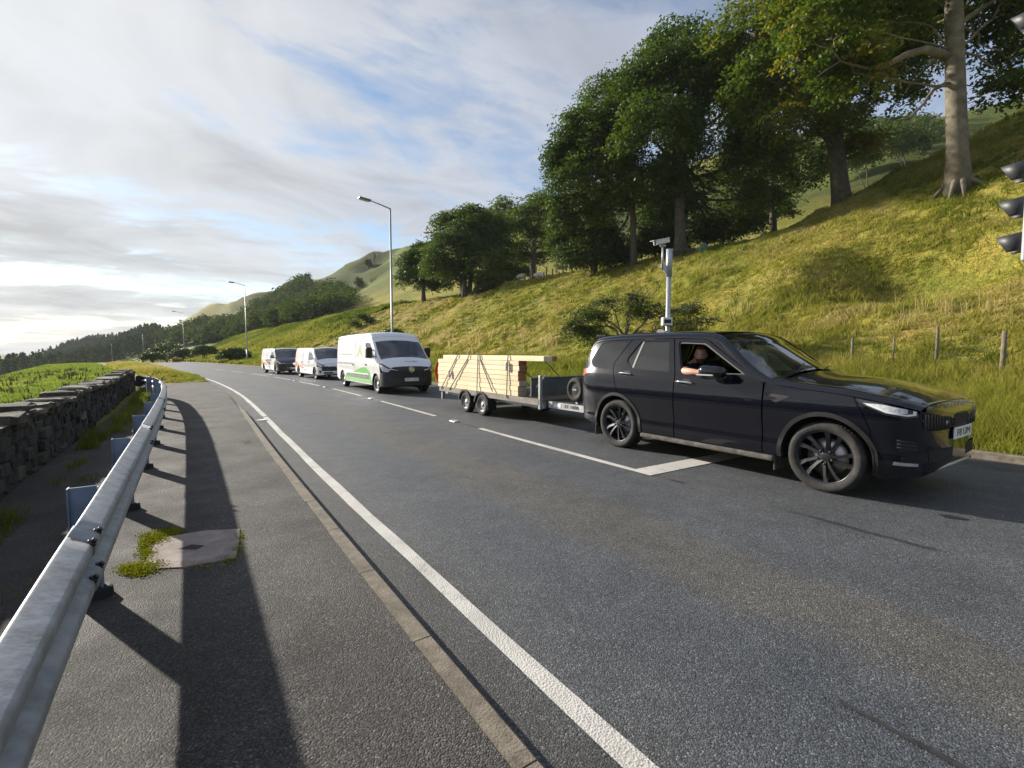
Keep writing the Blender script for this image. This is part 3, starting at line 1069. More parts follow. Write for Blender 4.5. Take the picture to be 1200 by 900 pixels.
def build_car():
    al, ac = road_heading(3.0)
    fwd = Vector((-UX, -UY, 0))
    o = Wsn(CAR_S, CAR_N, 0.012)
    car = thing('parked_car', o, 'black estate car at the front of the queue, dusty, driver window open', 'car', rot_for(fwd))
    sh = car_sh
    XF, XR, WR = 4.10, 1.15, .375
    zc = lambda x: float(sh.zcs(np.array([x]))[0])
    door_line = lambda x: 1.19+(3.34-x)/.74*.46
    for sd in (-1, 1):
        # front wing
        top = [(x, zc(x)-.006) for x in (4.36, 4.2, 4.0, 3.8, 3.62, 3.46)]
        P = [(3.447, .30), (3.60, .30)]+arch_pts(XF, WR, .445, 189, 24)+[(4.508, .70), (4.45, .85), (4.375, .99)]+top
        w = panel(sh, 'front_wing', m_black, car, P, (), 'xz', .05, sd)
        V = [(3.44, 1.02), (3.755, .997), (3.60, .912)]
        patch_on(sh, 'wing_vent', m_blackt, w, rounded(V, .03), sd, .003)
        # front door
        hole = rounded([(2.30, 1.196), (3.205, 1.214), (2.563, 1.604), (2.145, 1.624)], [.05, .02, .05, .04])
        D = [(2.222, .30), (3.437, .292), (3.437, 1.112), (3.37, 1.160), (3.32, 1.192), (2.60, 1.630), (2.50, 1.655), (2.066, 1.668), (2.150, 1.40), (2.209, 1.19), (2.220, 1.12)]
        d = panel(sh, 'front_door', m_black, car, D, (hole,), 'xz', .05, sd, 0, .03)
        # window surround
        fr = hole
        ring_in = rounded([(2.318, 1.210), (3.155, 1.226), (2.556, 1.588), (2.165, 1.608)], [.05, .02, .05, .04])
        panel(sh, 'window_frame', m_blackt, d, fr, (ring_in,), 'xz', .06, sd, .012, .02)
        if sd == 1:
            panel(sh, 'window', m_screen, d, ring_in, (), 'xz', .10, sd, .02, 0)
        else:   # wound down: only the top edge of the pane shows above the sill
            panel(sh, 'window', m_screen, d, [(2.32, 1.196), (3.19, 1.206), (3.19, 1.220), (2.32, 1.212)], (), 'xz', .10, sd, .022, 0)
        hb = MB(); hb.smooth = True
        hp = ramp_line(sh, [(2.255, 1.086), (2.32, 1.090), (2.46, 1.082), (2.521, 1.074)], 0, .030, sd)
        hb.tube(hp, [.010]+[.017]*(len(hp)-2)+[.010], 8, flat=.8)
        hb.build('handle', m_chrome, d)
        patch_on(sh, 'handle_recess', m_void, d, rounded([(2.33, 1.045), (2.46, 1.042), (2.47, 1.118), (2.34, 1.122)], .03), sd, .002)
        # rear door
        hole2 = rounded([(1.475, 1.640), (1.985, 1.636), (2.100, 1.208), (1.43, 1.236), (1.30, 1.325), (1.29, 1.385)], [.04, .04, .04, .06, .05, .05])
        D2 = [(1.612, .305), (2.205, .302), (2.205, 1.12), (2.194, 1.19), (2.135, 1.40), (2.051, 1.668), (1.30, 1.668), (1.285, 1.650), (1.045, 1.31), (1.045, 1.22), (1.185, .875)]+arch_pts(XR, WR, .452, 82, -8, 14)
        d2 = panel(sh, 'rear_door', m_black, car, D2, (hole2,), 'xz', .05, sd, 0, .03)
        panel(sh, 'window', m_privacy, d2, hole2, (), 'xz', .10, sd, .014, 0)
        bar = [(1.50, 1.640), (1.535, 1.640), (1.440, 1.236), (1.405, 1.240)]
        panel(sh, 'window_bar', m_blackt, d2, bar, (), 'xz', .08, sd, .008, .01)
        hb = MB(); hb.smooth = True
        hp = ramp_line(sh, [(1.199, 1.163), (1.26, 1.168), (1.39, 1.160), (1.448, 1.153)], 0, .030, sd)
        hb.tube(hp, [.010]+[.017]*(len(hp)-2)+[.010], 8, flat=.8)
        hb.build('handle', m_chrome, d2)
        patch_on(sh, 'handle_recess', m_void, d2, rounded([(1.26, 1.125), (1.39, 1.120), (1.40, 1.195), (1.27, 1.20)], .03), sd, .002)
        # rear quarter
        hq = rounded([(1.20, 1.640), (.66, 1.628), (.475, 1.35), (.56, 1.245), (.955, 1.205)], [.05, .06, .08, .06, .08])
        Q = [(1.033, 1.22), (1.172, .875)]+arch_pts(XR, WR, .445, 88, 190, 14)+[(.60, .32), (.30, .40), (.245, .46), (.235, .80), (.25, 1.02), (.30, 1.19), (.36, 1.36), (.44, 1.56), (.50, zc(.50)-.006), (.7, zc(.7)-.006), (1.28, 1.668), (1.033, 1.315)]
        q = panel(sh, 'rear_quarter', m_black, car, Q, (hq,), 'xz', .05, sd, 0, .02)
        panel(sh, 'window', m_privacy, q, hq, (), 'xz', .10, sd, .006, 0)
        # tail lamp
        tl = [(.262, 1.09), (.30, 1.20), (.45, 1.215), (.665, 1.188), (.56, 1.15), (.42, 1.115), (.36, 1.085)]
        patch_on(sh, 'tail_light', m_redlens, car, rounded(tl, .02), sd, .008)
        # head lamp
        hl = [(4.372, zc(4.37)-.012), (4.60, zc(4.6)-.010), (4.865, zc(4.865)-.012), (4.875, .87), (4.80, .855), (4.62, .885), (4.46, .955)]
        h = patch_on(sh, 'headlight', m_lampdark, car, rounded(hl, .015), sd, .004)
        patch_on(sh, 'headlight_lens', m_lampclear, h, rounded([(4.44, .985), (4.60, .978), (4.80, .945), (4.80, .90), (4.63, .905), (4.50, .955)], .012), sd, .007)
        patch_on(sh, 'running_light', m_plate, h, [(4.47, .967), (4.63, .902), (4.80, .878), (4.855, .888), (4.855, .925), (4.835, .93), (4.835, .902), (4.79, .894), (4.64, .918), (4.49, .974)], sd, .010, 'xz', .02)
        # black arch lips
        for nm, cx in (('front', XF), ('rear', XR)):
            a0, a1 = (188, -12) if cx == XF else (190, -9)
            lip = arch_pts(cx, WR, .484, a0, a1, 26)+arch_pts(cx, WR, .438, a1, a0, 26)
            panel(sh, 'wheel_arch', m_blackt, car, lip, (), 'xz', .04, sd, -.012, .05)
        # inner arch liners
        for cx in (XF, XR):
            ml = MB(); ml.smooth = True
            pts = arch_pts(cx, WR, .452, 192, -12, 18)
            vs = []
            for (ax, az) in pts: vs += [(ax, sd*.955, az), (ax, sd*.50, az)]
            ml.add(vs, [(i*2, i*2+1, i*2+3, i*2+2) for i in range(len(pts)-1)])
            ml.add([(ax, sd*.50, az) for ax, az in pts], [list(range(len(pts)))])
            ml.build('arch_liner', m_void, car)
        # sill and side step
        sb = MB()
        yo, yi = sd*.985, sd*.78
        sb.bbox((1.63, min(yo, yi), .238), (3.585, max(yo, yi), .30), .02)
        sb.build('side_step', m_mud, car)
        # mud flaps
        for xx in (3.565, .64):
            mf = MB(); mf.bbox((xx, min(sd*.93, sd*.72), .13), (xx+.015, max(sd*.93, sd*.72), .33), .005); mf.build('mud_flap', m_mud, car)
        pass
        # mirror
        mm = bmesh.new()
        bmesh.ops.create_uvsphere(mm, u_segments=20, v_segments=14, radius=1)
        for v in mm.verts:
            p = v.co
            sx = math.copysign(abs(p.x)**.55, p.x); sy = math.copysign(abs(p.y)**.7, p.y); sz = math.copysign(abs(p.z)**.7, p.z)
            k = 1-.25*(sx*.5+.5)
            v.co = Vector((2.90+sx*.165+sz*.0, sd*(1.14)+sy*.12*k, 1.235+sz*.085*(1-.2*sx)))
        mb = MB(); mb.smooth = True; mb.frombm(mm)
        mb.tube([(3.02, sd*.93, 1.155), (2.97, sd*1.03, 1.17), (2.94, sd*1.10, 1.20)], [.04, .036, .03], 10)
        mi = mb.build('wing_mirror', m_black, car)
        tb = MB(); tb.bbox((2.755, min(sd*1.252, sd*1.268), 1.195), (2.985, max(sd*1.252, sd*1.268), 1.212), .003)
        tb.build('indicator', m_silver, mi)
    # top surfaces: (x, 3v)
    roof = panel(sh, 'roof', m_black, car, [(.505, 1.8), (1.2, 1.8), (2.0, 1.8), (2.70, 1.8), (2.70, 3), (.505, 3)], (), 'xv', .06, -1, 0, .0, whole=True)
    for sd in (-1, 1):
        wp = panel(sh, 'windscreen_pillar', m_black, car, [(2.705, 1.8), (3.42, 1.8), (3.63, 2.0), (3.63, 2.36), (3.60, 2.36), (2.705, 2.36)], (), 'xv', .05, sd, 0, .0)
        top = [(x, zc(x)) for x in (3.44, 3.3, 3.15, 3.0, 2.85, 2.72, 2.62, 2.52)]
        panel(sh, 'pillar_base', m_black, wp, [(2.53, 1.652), (2.61, 1.636), (3.325, 1.197), (3.378, 1.164), (3.44, 1.118)]+top, (), 'xz', .03, sd, 0, .01)
    panel(sh, 'windscreen', m_screen, car, [(2.73, 2.37), (3.585, 2.37), (3.585, 3), (2.73, 3)], (), 'xv', .06, -1, .006, .0, whole=True)
    bonnet = panel(sh, 'bonnet', m_black, car, [(3.46, 1.8), (3.64, 1.8), (4.0, 1.8), (4.4, 1.8), (4.70, 1.8), (4.885, 1.8), (4.905, 2.2), (4.915, 3), (3.66, 3), (3.62, 2.3)], (), 'xv', .05, -1, 0, .0, whole=True)
    mb = MB()
    mb.box((3.52, -.80, 1.10), (3.66, .80, 1.155)); mb.tube([(3.60, -.55, 1.235), (3.47, -.1, 1.345)], .008, 5); mb.tube([(3.60, .10, 1.262), (3.47, .58, 1.30)], .008, 5)
    mb.build('scuttle_and_wipers', m_blackt, car)
    # tailgate
    tg = panel(sh, 'tailgate', m_black, car, [(.22, 1.8), (.50, 1.8), (.50, 2.2), (.47, 2.3), (.47, 3), (.22, 3)], (), 'xv', .05, -1, 0, .0, whole=True)
    vv = np.linspace(0, 1, 40)
    C = sh.S(np.full(40, .22), vv); mb = MB()
    mb.add(list(C)+[(p[0], -p[1], p[2]) for p in C[::-1]], [list(range(80))]); mb.build('rear_bumper', m_blackt, tg)
    mb = MB(); mb.bbox((.36, -.68, 1.715), (.60, .68, 1.765), .02); mb.build('roof_spoiler', m_black, car)
    # front bumper
    for sd in (-1, 1):
        B = [(4.53, .262), (4.60, .245), (4.75, .262), (4.85, .284), (4.92, .310), (4.965, .340), (4.999, .40), (4.999, .735), (4.96, .735), (4.91, .745), (4.895, .80), (4.895, zc(4.895)), (4.882, zc(4.88)), (4.878, .865), (4.80, .850), (4.62, .880), (4.455, .952), (4.385, .99), (4.458, .85), (4.516, .70)]+arch_pts(XF, WR, .445, 22, -14, 8)
        bmp = panel(sh, 'front_bumper', m_black, car, B, (), 'xz', .035, sd, 0, .02)
        patch_on(sh, 'air_intake', m_void, bmp, rounded([(4.72, .66), (4.875, .63), (4.87, .54), (4.735, .53)], .02), sd, .003)
        mb = MB()
        for zz in (.565, .60, .632):
            mb.tube(ramp_line(sh, [(4.73, zz+.012), (4.87, zz-.004)], 0, .006, sd), .004, 5)
        mb.build('intake_slats', m_plastic, bmp)
        patch_on(sh, 'trim_blade', m_silver, bmp, [(4.70, .405), (4.88, .40), (4.88, .428), (4.71, .435)], sd, .006)
        gr = panel(sh, 'grille', m_void, car, [(4.90, zc(4.90)), (4.96, zc(4.96)), (4.999, zc(4.999)), (4.999, .74), (4.962, .74), (4.914, .75)], (), 'xz', .012, sd, .006, .01)
        mb = MB()
        for k in range(6):
            zz = .752+.028*k
            mb.tube(ramp_line(sh, [(4.912, zz), (4.999, zz)], 0, .002, sd), .005, 4)
        for xx in (4.915, 4.93, 4.945, 4.957, 4.967, 4.976, 4.983, 4.989, 4.994, 4.998):
            mb.tube(ramp_line(sh, [(xx, .745), (xx-.002, .90)], 0, .002, sd), .004, 4)
        mb.build('grille_mesh', m_lampdark, gr)
    panel(sh, 'bonnet_lip', m_black, car, [(4.917, 1.8), (4.999, 1.8), (4.999, 3), (4.922, 3), (4.912, 2.2)], (), 'xv', .02, -1, 0, .0, whole=True)
    C = sh.S(np.full(40, 4.9995), vv); mb = MB()
    mb.add(list(C)+[(p[0], -p[1], p[2]) for p in C[::-1]], [list(range(80))])
    nose = mb.build('nose_panel', m_black, car)
    gm = MB(); gm.box((4.9495, -.20, .752), (4.952, .20, .868)); gm.build('grille_centre', m_void, nose)
    for sd in (-1, 1): patch_on(sh, 'lower_intake', m_void, nose, [(4.93, .55), (4.999, .55), (4.999, .43), (4.94, .44)], sd, .003, 'xz', .015)
    sk = MB(); sk.smooth = True
    sk.tube([(4.70, -.82, .30), (4.82, -.72, .325), (4.90, -.52, .345), (4.945, -.28, .375), (4.945, .28, .375), (4.90, .52, .345), (4.82, .72, .325), (4.70, .82, .30)], .018, 8)
    sk.build('skid_trim', m_silver, nose)
    pl = MB(); pl.bbox((4.962, -.27, .625), (4.972, .27, .742), .003)
    pl.box((4.93, -.20, .65), (4.962, .20, .71))
    plate = pl.build('number_plate', m_plate, car)
    text_obj('F8 UM', .098, m_ink, plate, 'lettering', .001, frame_x(Vector((4.9735, 0.01, .683))), .40)
    lb = text_obj('DISCOVERY', .055, m_silver, bonnet, 'lettering', .001, Matrix.Translation((0, 0, 0)) @ frame_x(Vector((4.92, 0, .965)), 0, R(42)), .72)
    bd = MB(); bd.smooth = True; bd.lathe([(0, .006), (.022, .006), (.024, 0)], 20, Matrix.Translation((4.935, -.36, .80)) @ Matrix.Scale(1.6, 4, (0, 1, 0)), 'X'); bd.build('badge', m_silver, nose)
    fin = MB(); fin.smooth = True
    fin.add([(1.10, -.03, 1.80), (1.32, -.03, 1.80), (1.32, .03, 1.80), (1.10, .03, 1.80), (1.13, -.012, 1.855), (1.22, -.012, 1.85), (1.22, .012, 1.85), (1.13, .012, 1.855)], [(0,1,5,4),(1,2,6,5),(2,3,7,6),(3,0,4,7),(4,5,6,7)], False)
    fin.build('roof_aerial', m_plastic, car)
    # cabin, and dark boxes added under the body and bonnet to block light
    ub = MB()
    ub.box((.40, -.49, .24), (4.62, .49, .40)); ub.box((1.62, -.90, .262), (3.58, .90, .40)); ub.box((.36, -.80, .34), (.66, .80, .46))
    ub.box((3.62, -.49, .40), (4.80, .49, .98)); ub.box((.30, -.49, .40), (1.6, .49, .80))
    ub.box((3.55, -.88, .40), (3.60, .88, 1.08))
    ub.build('chassis', m_void, car)
    cb = MB()
    cb.bbox((3.12, -.86, .80), (3.56, .86, 1.145), .06)
    cb.build('dashboard', m_void, car)
    m_seat = simple('seat_leather', (.018, .017, .017), .55)
    for yy in (-.40, .40):
        st = MB()
        st.bbox((1.98, yy-.26, .62), (2.52, yy+.26, .76), .05)
        M = Matrix.Translation((1.98, yy, .74)) @ Matrix.Rotation(R(-14), 4, 'Y')
        st.bbox((-.08, -.25, 0), (.07, .25, .62), .05, M)
        st.bbox((-.06, -.13, .66), (.05, .13, .84), .04, M)
        st.build('seat', m_seat, car)
    st = MB(); st.bbox((1.05, -.75, .62), (1.55, .75, .76), .05); st.bbox((.96, -.75, .74), (1.10, .75, 1.32), .05)
    for yy in (-.45, .45): st.bbox((.92, yy-.13, 1.34), (1.02, yy+.13, 1.50), .04)
    st.build('rear_bench', m_seat, car)
    sw = MB(); sw.smooth = True
    M = Matrix.Translation((2.88, -.40, 1.06)) @ Matrix.Rotation(R(-62), 4, 'Y')
    ring = [M @ Vector((math.cos(a)*.175, math.sin(a)*.175, 0)) for a in np.linspace(0, 2*math.pi, 25)]
    sw.tube(ring, .015, 8, False)
    sw.tube([M @ Vector((-.17, 0, 0)), M @ Vector((.17, 0, 0))], .014, 6); sw.tube([M @ Vector((0, 0, 0)), M @ Vector((0, 0, -.3))], .03, 8)
    sw.build('steering_wheel', m_void, car)
    for (wx, sdx) in ((XF, -1), (XF, 1), (XR, -1), (XR, 1)):
        wheel(car, wx, sdx*.835, WR, .25, .284, 'ten_spoke', sdx)
    return car

car = build_car()
# ================================================================== DRIVER
def skin_chain(verts, edges, radii, root=0, sub=2):
    """one continuous body grown round a skeleton; returns (V, F) of the evaluated mesh"""
    me = bpy.data.meshes.new('skel')
    me.from_pydata(verts, edges, [])
    o = bpy.data.objects.new('skel', me); COL.objects.link(o)
    o.modifiers.new('s', 'SKIN')
    sv = me.skin_vertices[0].data
    for i, r in enumerate(radii):
        sv[i].radius = (r, r) if not isinstance(r, tuple) else r
        sv[i].use_root = (i == root)
    o.modifiers.new('u', 'SUBSURF').levels = sub
    o.modifiers['u'].render_levels = sub
    dg = bpy.context.evaluated_depsgraph_get()
    m2 = bpy.data.meshes.new_from_object(o.evaluated_get(dg))
    bpy.data.objects.remove(o); bpy.data.meshes.remove(me)
    return m2

m_skin = simple('skin', (.56, .29, .21), .55, noise=.12, nscale=30)
m_shirt = simple('dark_shirt', (.012, .014, .018), .9, noise=.3)
m_hair = simple('reddish_hair', (.11, .055, .028), .8, noise=.4, nscale=60)
m_eye = simple('eye', (.04, .03, .025), .3)
m_mouth = simple('lips', (.30, .09, .075), .5)

def build_driver():
    o = car.location.copy()
    t = bpy.data.objects.new('person_root', None)
    # skeleton in car coordinates (x forwards, y left, z up): right arm lies on the window sill
    J = {}
    V, E, Rr = [], [], []
    def j(n, p, r, par=None):
        J[n] = len(V); V.append(p); Rr.append(r)
        if par: E.append((J[par], J[n]))
    j('pelvis', (2.14, -.44, .82), (.17, .13))
    j('belly', (2.10, -.45, .98), (.175, .14), 'pelvis')
    j('chest', (2.10, -.47, 1.14), (.18, .13), 'belly')
    j('collar', (2.14, -.49, 1.27), (.11, .08), 'chest')
    j('neck', (2.20, -.51, 1.335), .058, 'collar')
    j('head', (2.26, -.53, 1.40), .06, 'neck')
    j('shr', (2.18, -.655, 1.24), .075, 'collar')
    j('elr', (2.31, -.905, 1.222), .056, 'shr')
    j('for', (2.45, -.945, 1.222), .050, 'elr')
    j('wrr', (2.61, -.950, 1.212), .032, 'for')
    j('palmr', (2.695, -.945, 1.205), (.042, .024), 'wrr')
    for k, (dy, dz, L) in enumerate(((.034, .010, .062), (.012, .012, .070), (-.010, .010, .066), (-.030, .004, .052))):
        j(f'f{k}a', (2.74, -.945+dy, 1.204+dz*.5), .011, 'palmr')
        j(f'f{k}b', (2.74+L*.6, -.945+dy*1.1, 1.196+dz), .010, f'f{k}a')
        j(f'f{k}c', (2.74+L, -.945+dy*1.1, 1.178+dz), .008, f'f{k}b')
    j('tha', (2.69, -.895, 1.205), .013, 'palmr'); j('thb', (2.73, -.868, 1.200), .010, 'tha')
    j('shl', (2.13, -.29, 1.25), .075, 'collar')
    j('ell', (2.36, -.20, 1.06), .055, 'shl')
    j('wrl', (2.62, -.30, 1.12), .032, 'ell')
    j('paml', (2.70, -.33, 1.15), (.04, .024), 'wrl')
    for k in range(4):
        j(f'g{k}a', (2.745, -.345+.02*(k-1.5), 1.165+.012*(k-1.5)), .011, 'paml')
        j(f'g{k}b', (2.775, -.36+.02*(k-1.5), 1.150+.012*(k-1.5)), .010, f'g{k}a')
        j(f'g{k}c', (2.76, -.37+.02*(k-1.5), 1.125+.012*(k-1.5)), .008, f'g{k}b')
    for sd, nm in ((-.10, 'r'), (.10, 'l')):
        j('hip'+nm, (2.22, -.44+sd, .80), .10, 'pelvis')
        j('kn'+nm, (2.68, -.44+sd*1.5, .86), .075, 'hip'+nm)
        j('an'+nm, (2.98, -.44+sd*1.3, .56), .05, 'kn'+nm)
        j('to'+nm, (3.12, -.44+sd*1.3, .54), .04, 'an'+nm)
    me = skin_chain(V, E, Rr, 0, 2)
    # head: shaped sphere with brow, nose, chin; turned towards the open window
    hb = bmesh.new()
    bmesh.ops.create_uvsphere(hb, u_segments=32, v_segments=24, radius=1)
    for v in hb.verts:
        x, y, z = v.co
        f = max(0, x)            # face looks along +x in head space
        wz = 1-.22*max(0, -z)**1.3
        X = x*.098*(1+.05*z); Y = y*.078*wz; Z = z*.122
        X -= .010*f*max(0, 1-abs(z-.12)/.22)          # eye hollows
        if f > .80 and abs(y) < .22: X += .024*max(0, 1-abs(y)/.22)*max(0, 1-abs(z+.16)/.26)   # nose
        if f > .5 and z < -.55: X += .012*f           # chin
        v.co = (X, Y, Z)
    HM = Matrix.Translation((2.32, -.555, 1.440)) @ Matrix.Rotation(R(-62), 4, 'Z') @ Matrix.Rotation(R(4), 4, 'Y')
    for v in hb.verts: v.co = HM @ v.co
    for sd in (-1, 1):           # ears
        r = bmesh.ops.create_uvsphere(hb, u_segments=10, v_segments=8, radius=1)
        for v in r['verts']: v.co = HM @ Vector((v.co.x*.026-.006, sd*.079+v.co.y*.012, v.co.z*.034-.005))
    bm = bmesh.new(); bm.from_mesh(me)
    n_body = len(bm.faces)
    hm = bpy.data.meshes.new('h'); hb.to_mesh(hm); hb.free()
    bm.from_mesh(hm); bpy.data.meshes.remove(hm)
    bm.faces.ensure_lookup_table()
    for i, f in enumerate(bm.faces):
        f.smooth = True
        if i < n_body:
            c = f.calc_center_median()
            sleeve = (c.y < -.80 and c.z > 1.1) or (c.x > 2.40 and c.z > 1.0)
            f.material_index = 0 if (sleeve or c.z > 1.325) else 1
        else:
            f.material_index = 0
    bm.to_mesh(me); bm.free()
    me.name = 'person'
    p = link_mesh('person', me, [m_skin, m_shirt])
    p.location = car.location; p.rotation_euler = car.rotation_euler
    props(p, 'driver in a dark t-shirt, bare forearm resting on the open car window', 'person')
    # hair and beard, eyes, mouth
    hh = bmesh.new()
    bmesh.ops.create_uvsphere(hh, u_segments=28, v_segments=20, radius=1)
    kill = []
    for v in hh.verts:
        x, y, z = v.co
        front = x > .35 and z < .48
        low = z < -.35 and x > -.3
        if front or low or z < -.75: kill.append(v)
        n_ = .006*math.sin(y*19)*math.cos(z*17)
        v.co = HM @ Vector((x*.106-.004+n_, y*.088+n_, z*.132+.004+n_))
    bmesh.ops.delete(hh, geom=kill, context='VERTS')
    mb = MB(); mb.smooth = True; mb.frombm(hh)
    mb.build('hair', m_hair, p)
    bb = bmesh.new(); bmesh.ops.create_uvsphere(bb, u_segments=24, v_segments=18, radius=1)
    kill = []
    for v in bb.verts:
        x, y, z = v.co
        if z > -.30 or x < .05: kill.append(v)
        v.co = HM @ Vector((x*.108+.004, y*.082*(1-.2*max(0, -z)), z*.133))
    bmesh.ops.delete(bb, geom=kill, context='VERTS')
    mb = MB(); mb.smooth = True; mb.frombm(bb); mb.build('beard', m_hair, p)
    for sd in (-1, 1):
        mb = MB(); mb.smooth = True; mb.lathe([(0, .006), (.008, .004), (.010, 0)], 10, HM @ Matrix.Translation((.086, sd*.031, .012)), 'X'); mb.build('eye', m_eye, p)
    mb = MB(); mb.smooth = True
    mb.tube([HM @ Vector((.088, yy, -.056+abs(yy)*.22)) for yy in (-.026, -.013, 0, .013, .026)], .006, 6); mb.build('mouth', m_mouth, p)
    return p
driver = build_driver()

# ================================================================== VANS
m_white = paint_mat('white_paint', (.74, .75, .76), .28, ((.30, .27, .23), .35), .0)
m_white2 = paint_mat('white_paint_clean', (.72, .73, .75), .28, ((.30, .27, .23), .28), .0)
m_darkvan = paint_mat('dark_grey_paint', (.020, .021, .026), .28, ((.15, .14, .12), .20), .005)
m_green = simple('green_film', (.10, .40, .06), .4, noise=.12)
m_greenlt = simple('pale_green_film', (.25, .50, .19), .4, noise=.15)
m_olive = simple('olive_film', (.42, .42, .17), .4, noise=.2)
m_orange = simple('orange_film', (.62, .20, .06), .4, noise=.2)
m_pink = simple('pale_orange_film', (.66, .42, .34), .4, noise=.15)
m_greyfilm = simple('grey_film', (.36, .35, .35), .4, noise=.2)
m_darkbar = simple('grey_strip', (.11, .115, .11), .5, noise=.3)

def make_van(name, label, o, rz, sh, d):
    """panel van from a shell and a table of measures"""
    van = thing(name, o, label, 'van', rz, d.get('group'))
    zc = lambda x: float(sh.zcs(np.array([x]))[0])
    XF, XR, WR, AR = d['xf'], d['xr'], d['wr'], d['ar']
    L, bz, xd0, xd1, xs0 = d['L'], d['bz'], d['door0'], d['door1'], d['slide0']
    belt, wtop = d['belt'], d['wtop']
    pm, fm = d['paint'], d['front']
    xb = d['bumper']                 # where the bumper panel starts
    step = .07
    for sd in (-1, 1):
        # load side: behind the cab door
        P = [(xd0-.012, bz), (xd0-.012, zc(xd0)-.01)]
        P += [(x, zc(x)-.01) for x in np.linspace(xd0-.3, .05, 10)]
        P += [(.03, bz+.12), (XR-AR-.02, bz)]+arch_pts(XR, WR, AR, 180+math.degrees(math.asin(min(.9, (WR-bz)/AR))), -math.degrees(math.asin(min(.9, (WR-bz)/AR))), 14)
        side = panel(sh, 'load_side', pm, van, P, (), 'xz', step, sd, 0, .02)
        # shut lines and swage lines as thin dark strips
        mb = MB()
        for ln in ([(xs0, bz+.10), (xs0, zc(xs0)-.12)], [(.10, d['rail']), (xs0, d['rail'])], [(.10, d['sw1']), (xd0-.05, d['sw1'])], [(.12, zc(.5)-.10), (xd0-.06, zc(.5)-.10)]):
            mb.tube(ramp_line(sh, ln, 0, .000, sd), .006, 4)
        mb.build('panel_gaps', m_greyfilm, side)
        patch_on(sh, 'handle', m_blackt, side, [(xs0-.30, d['hz']), (xs0-.12, d['hz']), (xs0-.12, d['hz']+.06), (xs0-.30, d['hz']+.06)], sd, .015)
        # cab door and window
        A0, A1 = d['apil0'], d['apil1']       # top and bottom of the windscreen pillar at the door
        D = [(xd0, bz), (xd1-.02, bz), (xd1, bz+.3), (xd1, A1[1]-.01), A0, (xd0+.02, A0[1]+.02), (xd0, belt)]
        AF = arch_pts(XF, WR, AR, 176, 120, 6)
        D = [(xd0, bz), (min(xd1, XF-AR-.02), bz)]+([] if xd1 < XF-AR else [p for p in AF if p[0] < xd1-.01])+[(xd1, max(belt-.25, WR+AR*.9)), (A1[0]-.03, A1[1]-.01), A0, (xd0+.02, A0[1]+.01), (xd0, belt)]
        wl = d['win']
        door = panel(sh, 'cab_door', d.get('door', pm), van, D, (wl,), 'xz', step, sd, 0, .02)
        panel(sh, 'window', m_screen if d.get('light') else m_privacy, door, wl, (), 'xz', .12, sd, .012, 0)
        cx, cz = sum(p[0] for p in wl)/len(wl), sum(p[1] for p in wl)/len(wl)
        mid = [(cx+(x-cx)*.93, cz+(z-cz)*.955) for x, z in wl]
        panel(sh, 'window_frame', m_blackt, door, wl, (mid,), 'xz', .12, sd, .006, .01)
        patch_on(sh, 'handle', m_blackt, door, [(xd0+.10, d['hz']+.04), (xd0+.26, d['hz']+.04), (xd0+.26, d['hz']+.10), (xd0+.10, d['hz']+.10)], sd, .02)
        # wing between the door and the bumper
        am = max(belt-.25, WR+AR*.9)
        Wg = [(xd1+.012, am)] if xd1 > XF-AR else [(xd1+.012, bz), (XF-AR, bz)]
        a_start = 180 if xd1 < XF-AR else math.degrees(math.acos(max(-1, min(1, (xd1+.012-XF)/AR))))
        Wg += arch_pts(XF, WR, AR, a_start, 24, 12)+[(xb, d['bumpz']), (d['hl'][0][0], d['hl'][0][1])]
        Wg += [(x, zc(x)-.006) for x in np.linspace(d['hl'][1][0], A1[0]+.02, 6)]+[(A1[0]-.015, A1[1]-.02)]
        panel(sh, 'front_wing', fm, van, Wg, (), 'xz', .05, sd, 0, .02)
        # pillar strip up to the roof
        tp = [(x, zc(x)) for x in np.linspace(A1[0], A0[0]+.02, 6)]
        wp = panel(sh, 'windscreen_pillar', fm if d.get('front_pillar') else pm, van, [(A0[0]+.005, A0[1]-.004), (A1[0]-.02, A1[1]-.004)]+tp, (), 'xz', .05, sd, 0, .01)
        panel(sh, 'pillar_face', fm if d.get('front_pillar') else pm, wp, [(d['ws0'], 1.8), (A1[0]+.05, 1.8), (d['ws1'], 2.1), (d['ws1'], 2.38), (d['ws0'], 2.38)], (), 'xv', .06, sd, 0, 0)
        up = [(x, zc(x)-.006) for x in np.linspace(A0[0]-.01, xd0+.005, 5)]
        panel(sh, 'cab_upper', pm, van, [(xd0+.005, A0[1]+.018), (A0[0]-.005, A0[1]+.006)]+up, (), 'xz', .06, sd, 0, .01)
        # lamps
        h = patch_on(sh, 'headlight', m_lampdark, van, rounded(d['hl'], .02), sd, .006)
        c2 = (sum(p[0] for p in d['hl'])/len(d['hl']), sum(p[1] for p in d['hl'])/len(d['hl']))
        patch_on(sh, 'headlight_lens', m_lampclear, h, [(c2[0]+(x-c2[0])*.78, c2[1]+(z-c2[1])*.74) for x, z in d['hl']], sd, .012)
        # bumper
        nx = sh.k[-1, 0]-.003
        zn = float(sh.par(np.array([nx]))[4][0])+.01
        B = arch_pts(XF, WR, AR, -20, 24, 8)+[(xb, d['bumpz'])]+[p for p in d['hl_low']]+[(nx, d['bumpz2']), (nx, zn), (L-.15, bz-.02), (XF+AR*.97, bz-.03)]
        bm_ = panel(sh, 'front_bumper', d['bump'], van, B, (), 'xz', .05, sd, 0, .02)
        if d.get('fog'):
            patch_on(sh, 'fog_lamp', m_blackt, bm_, rounded(d['fog'], .03), sd, .006)
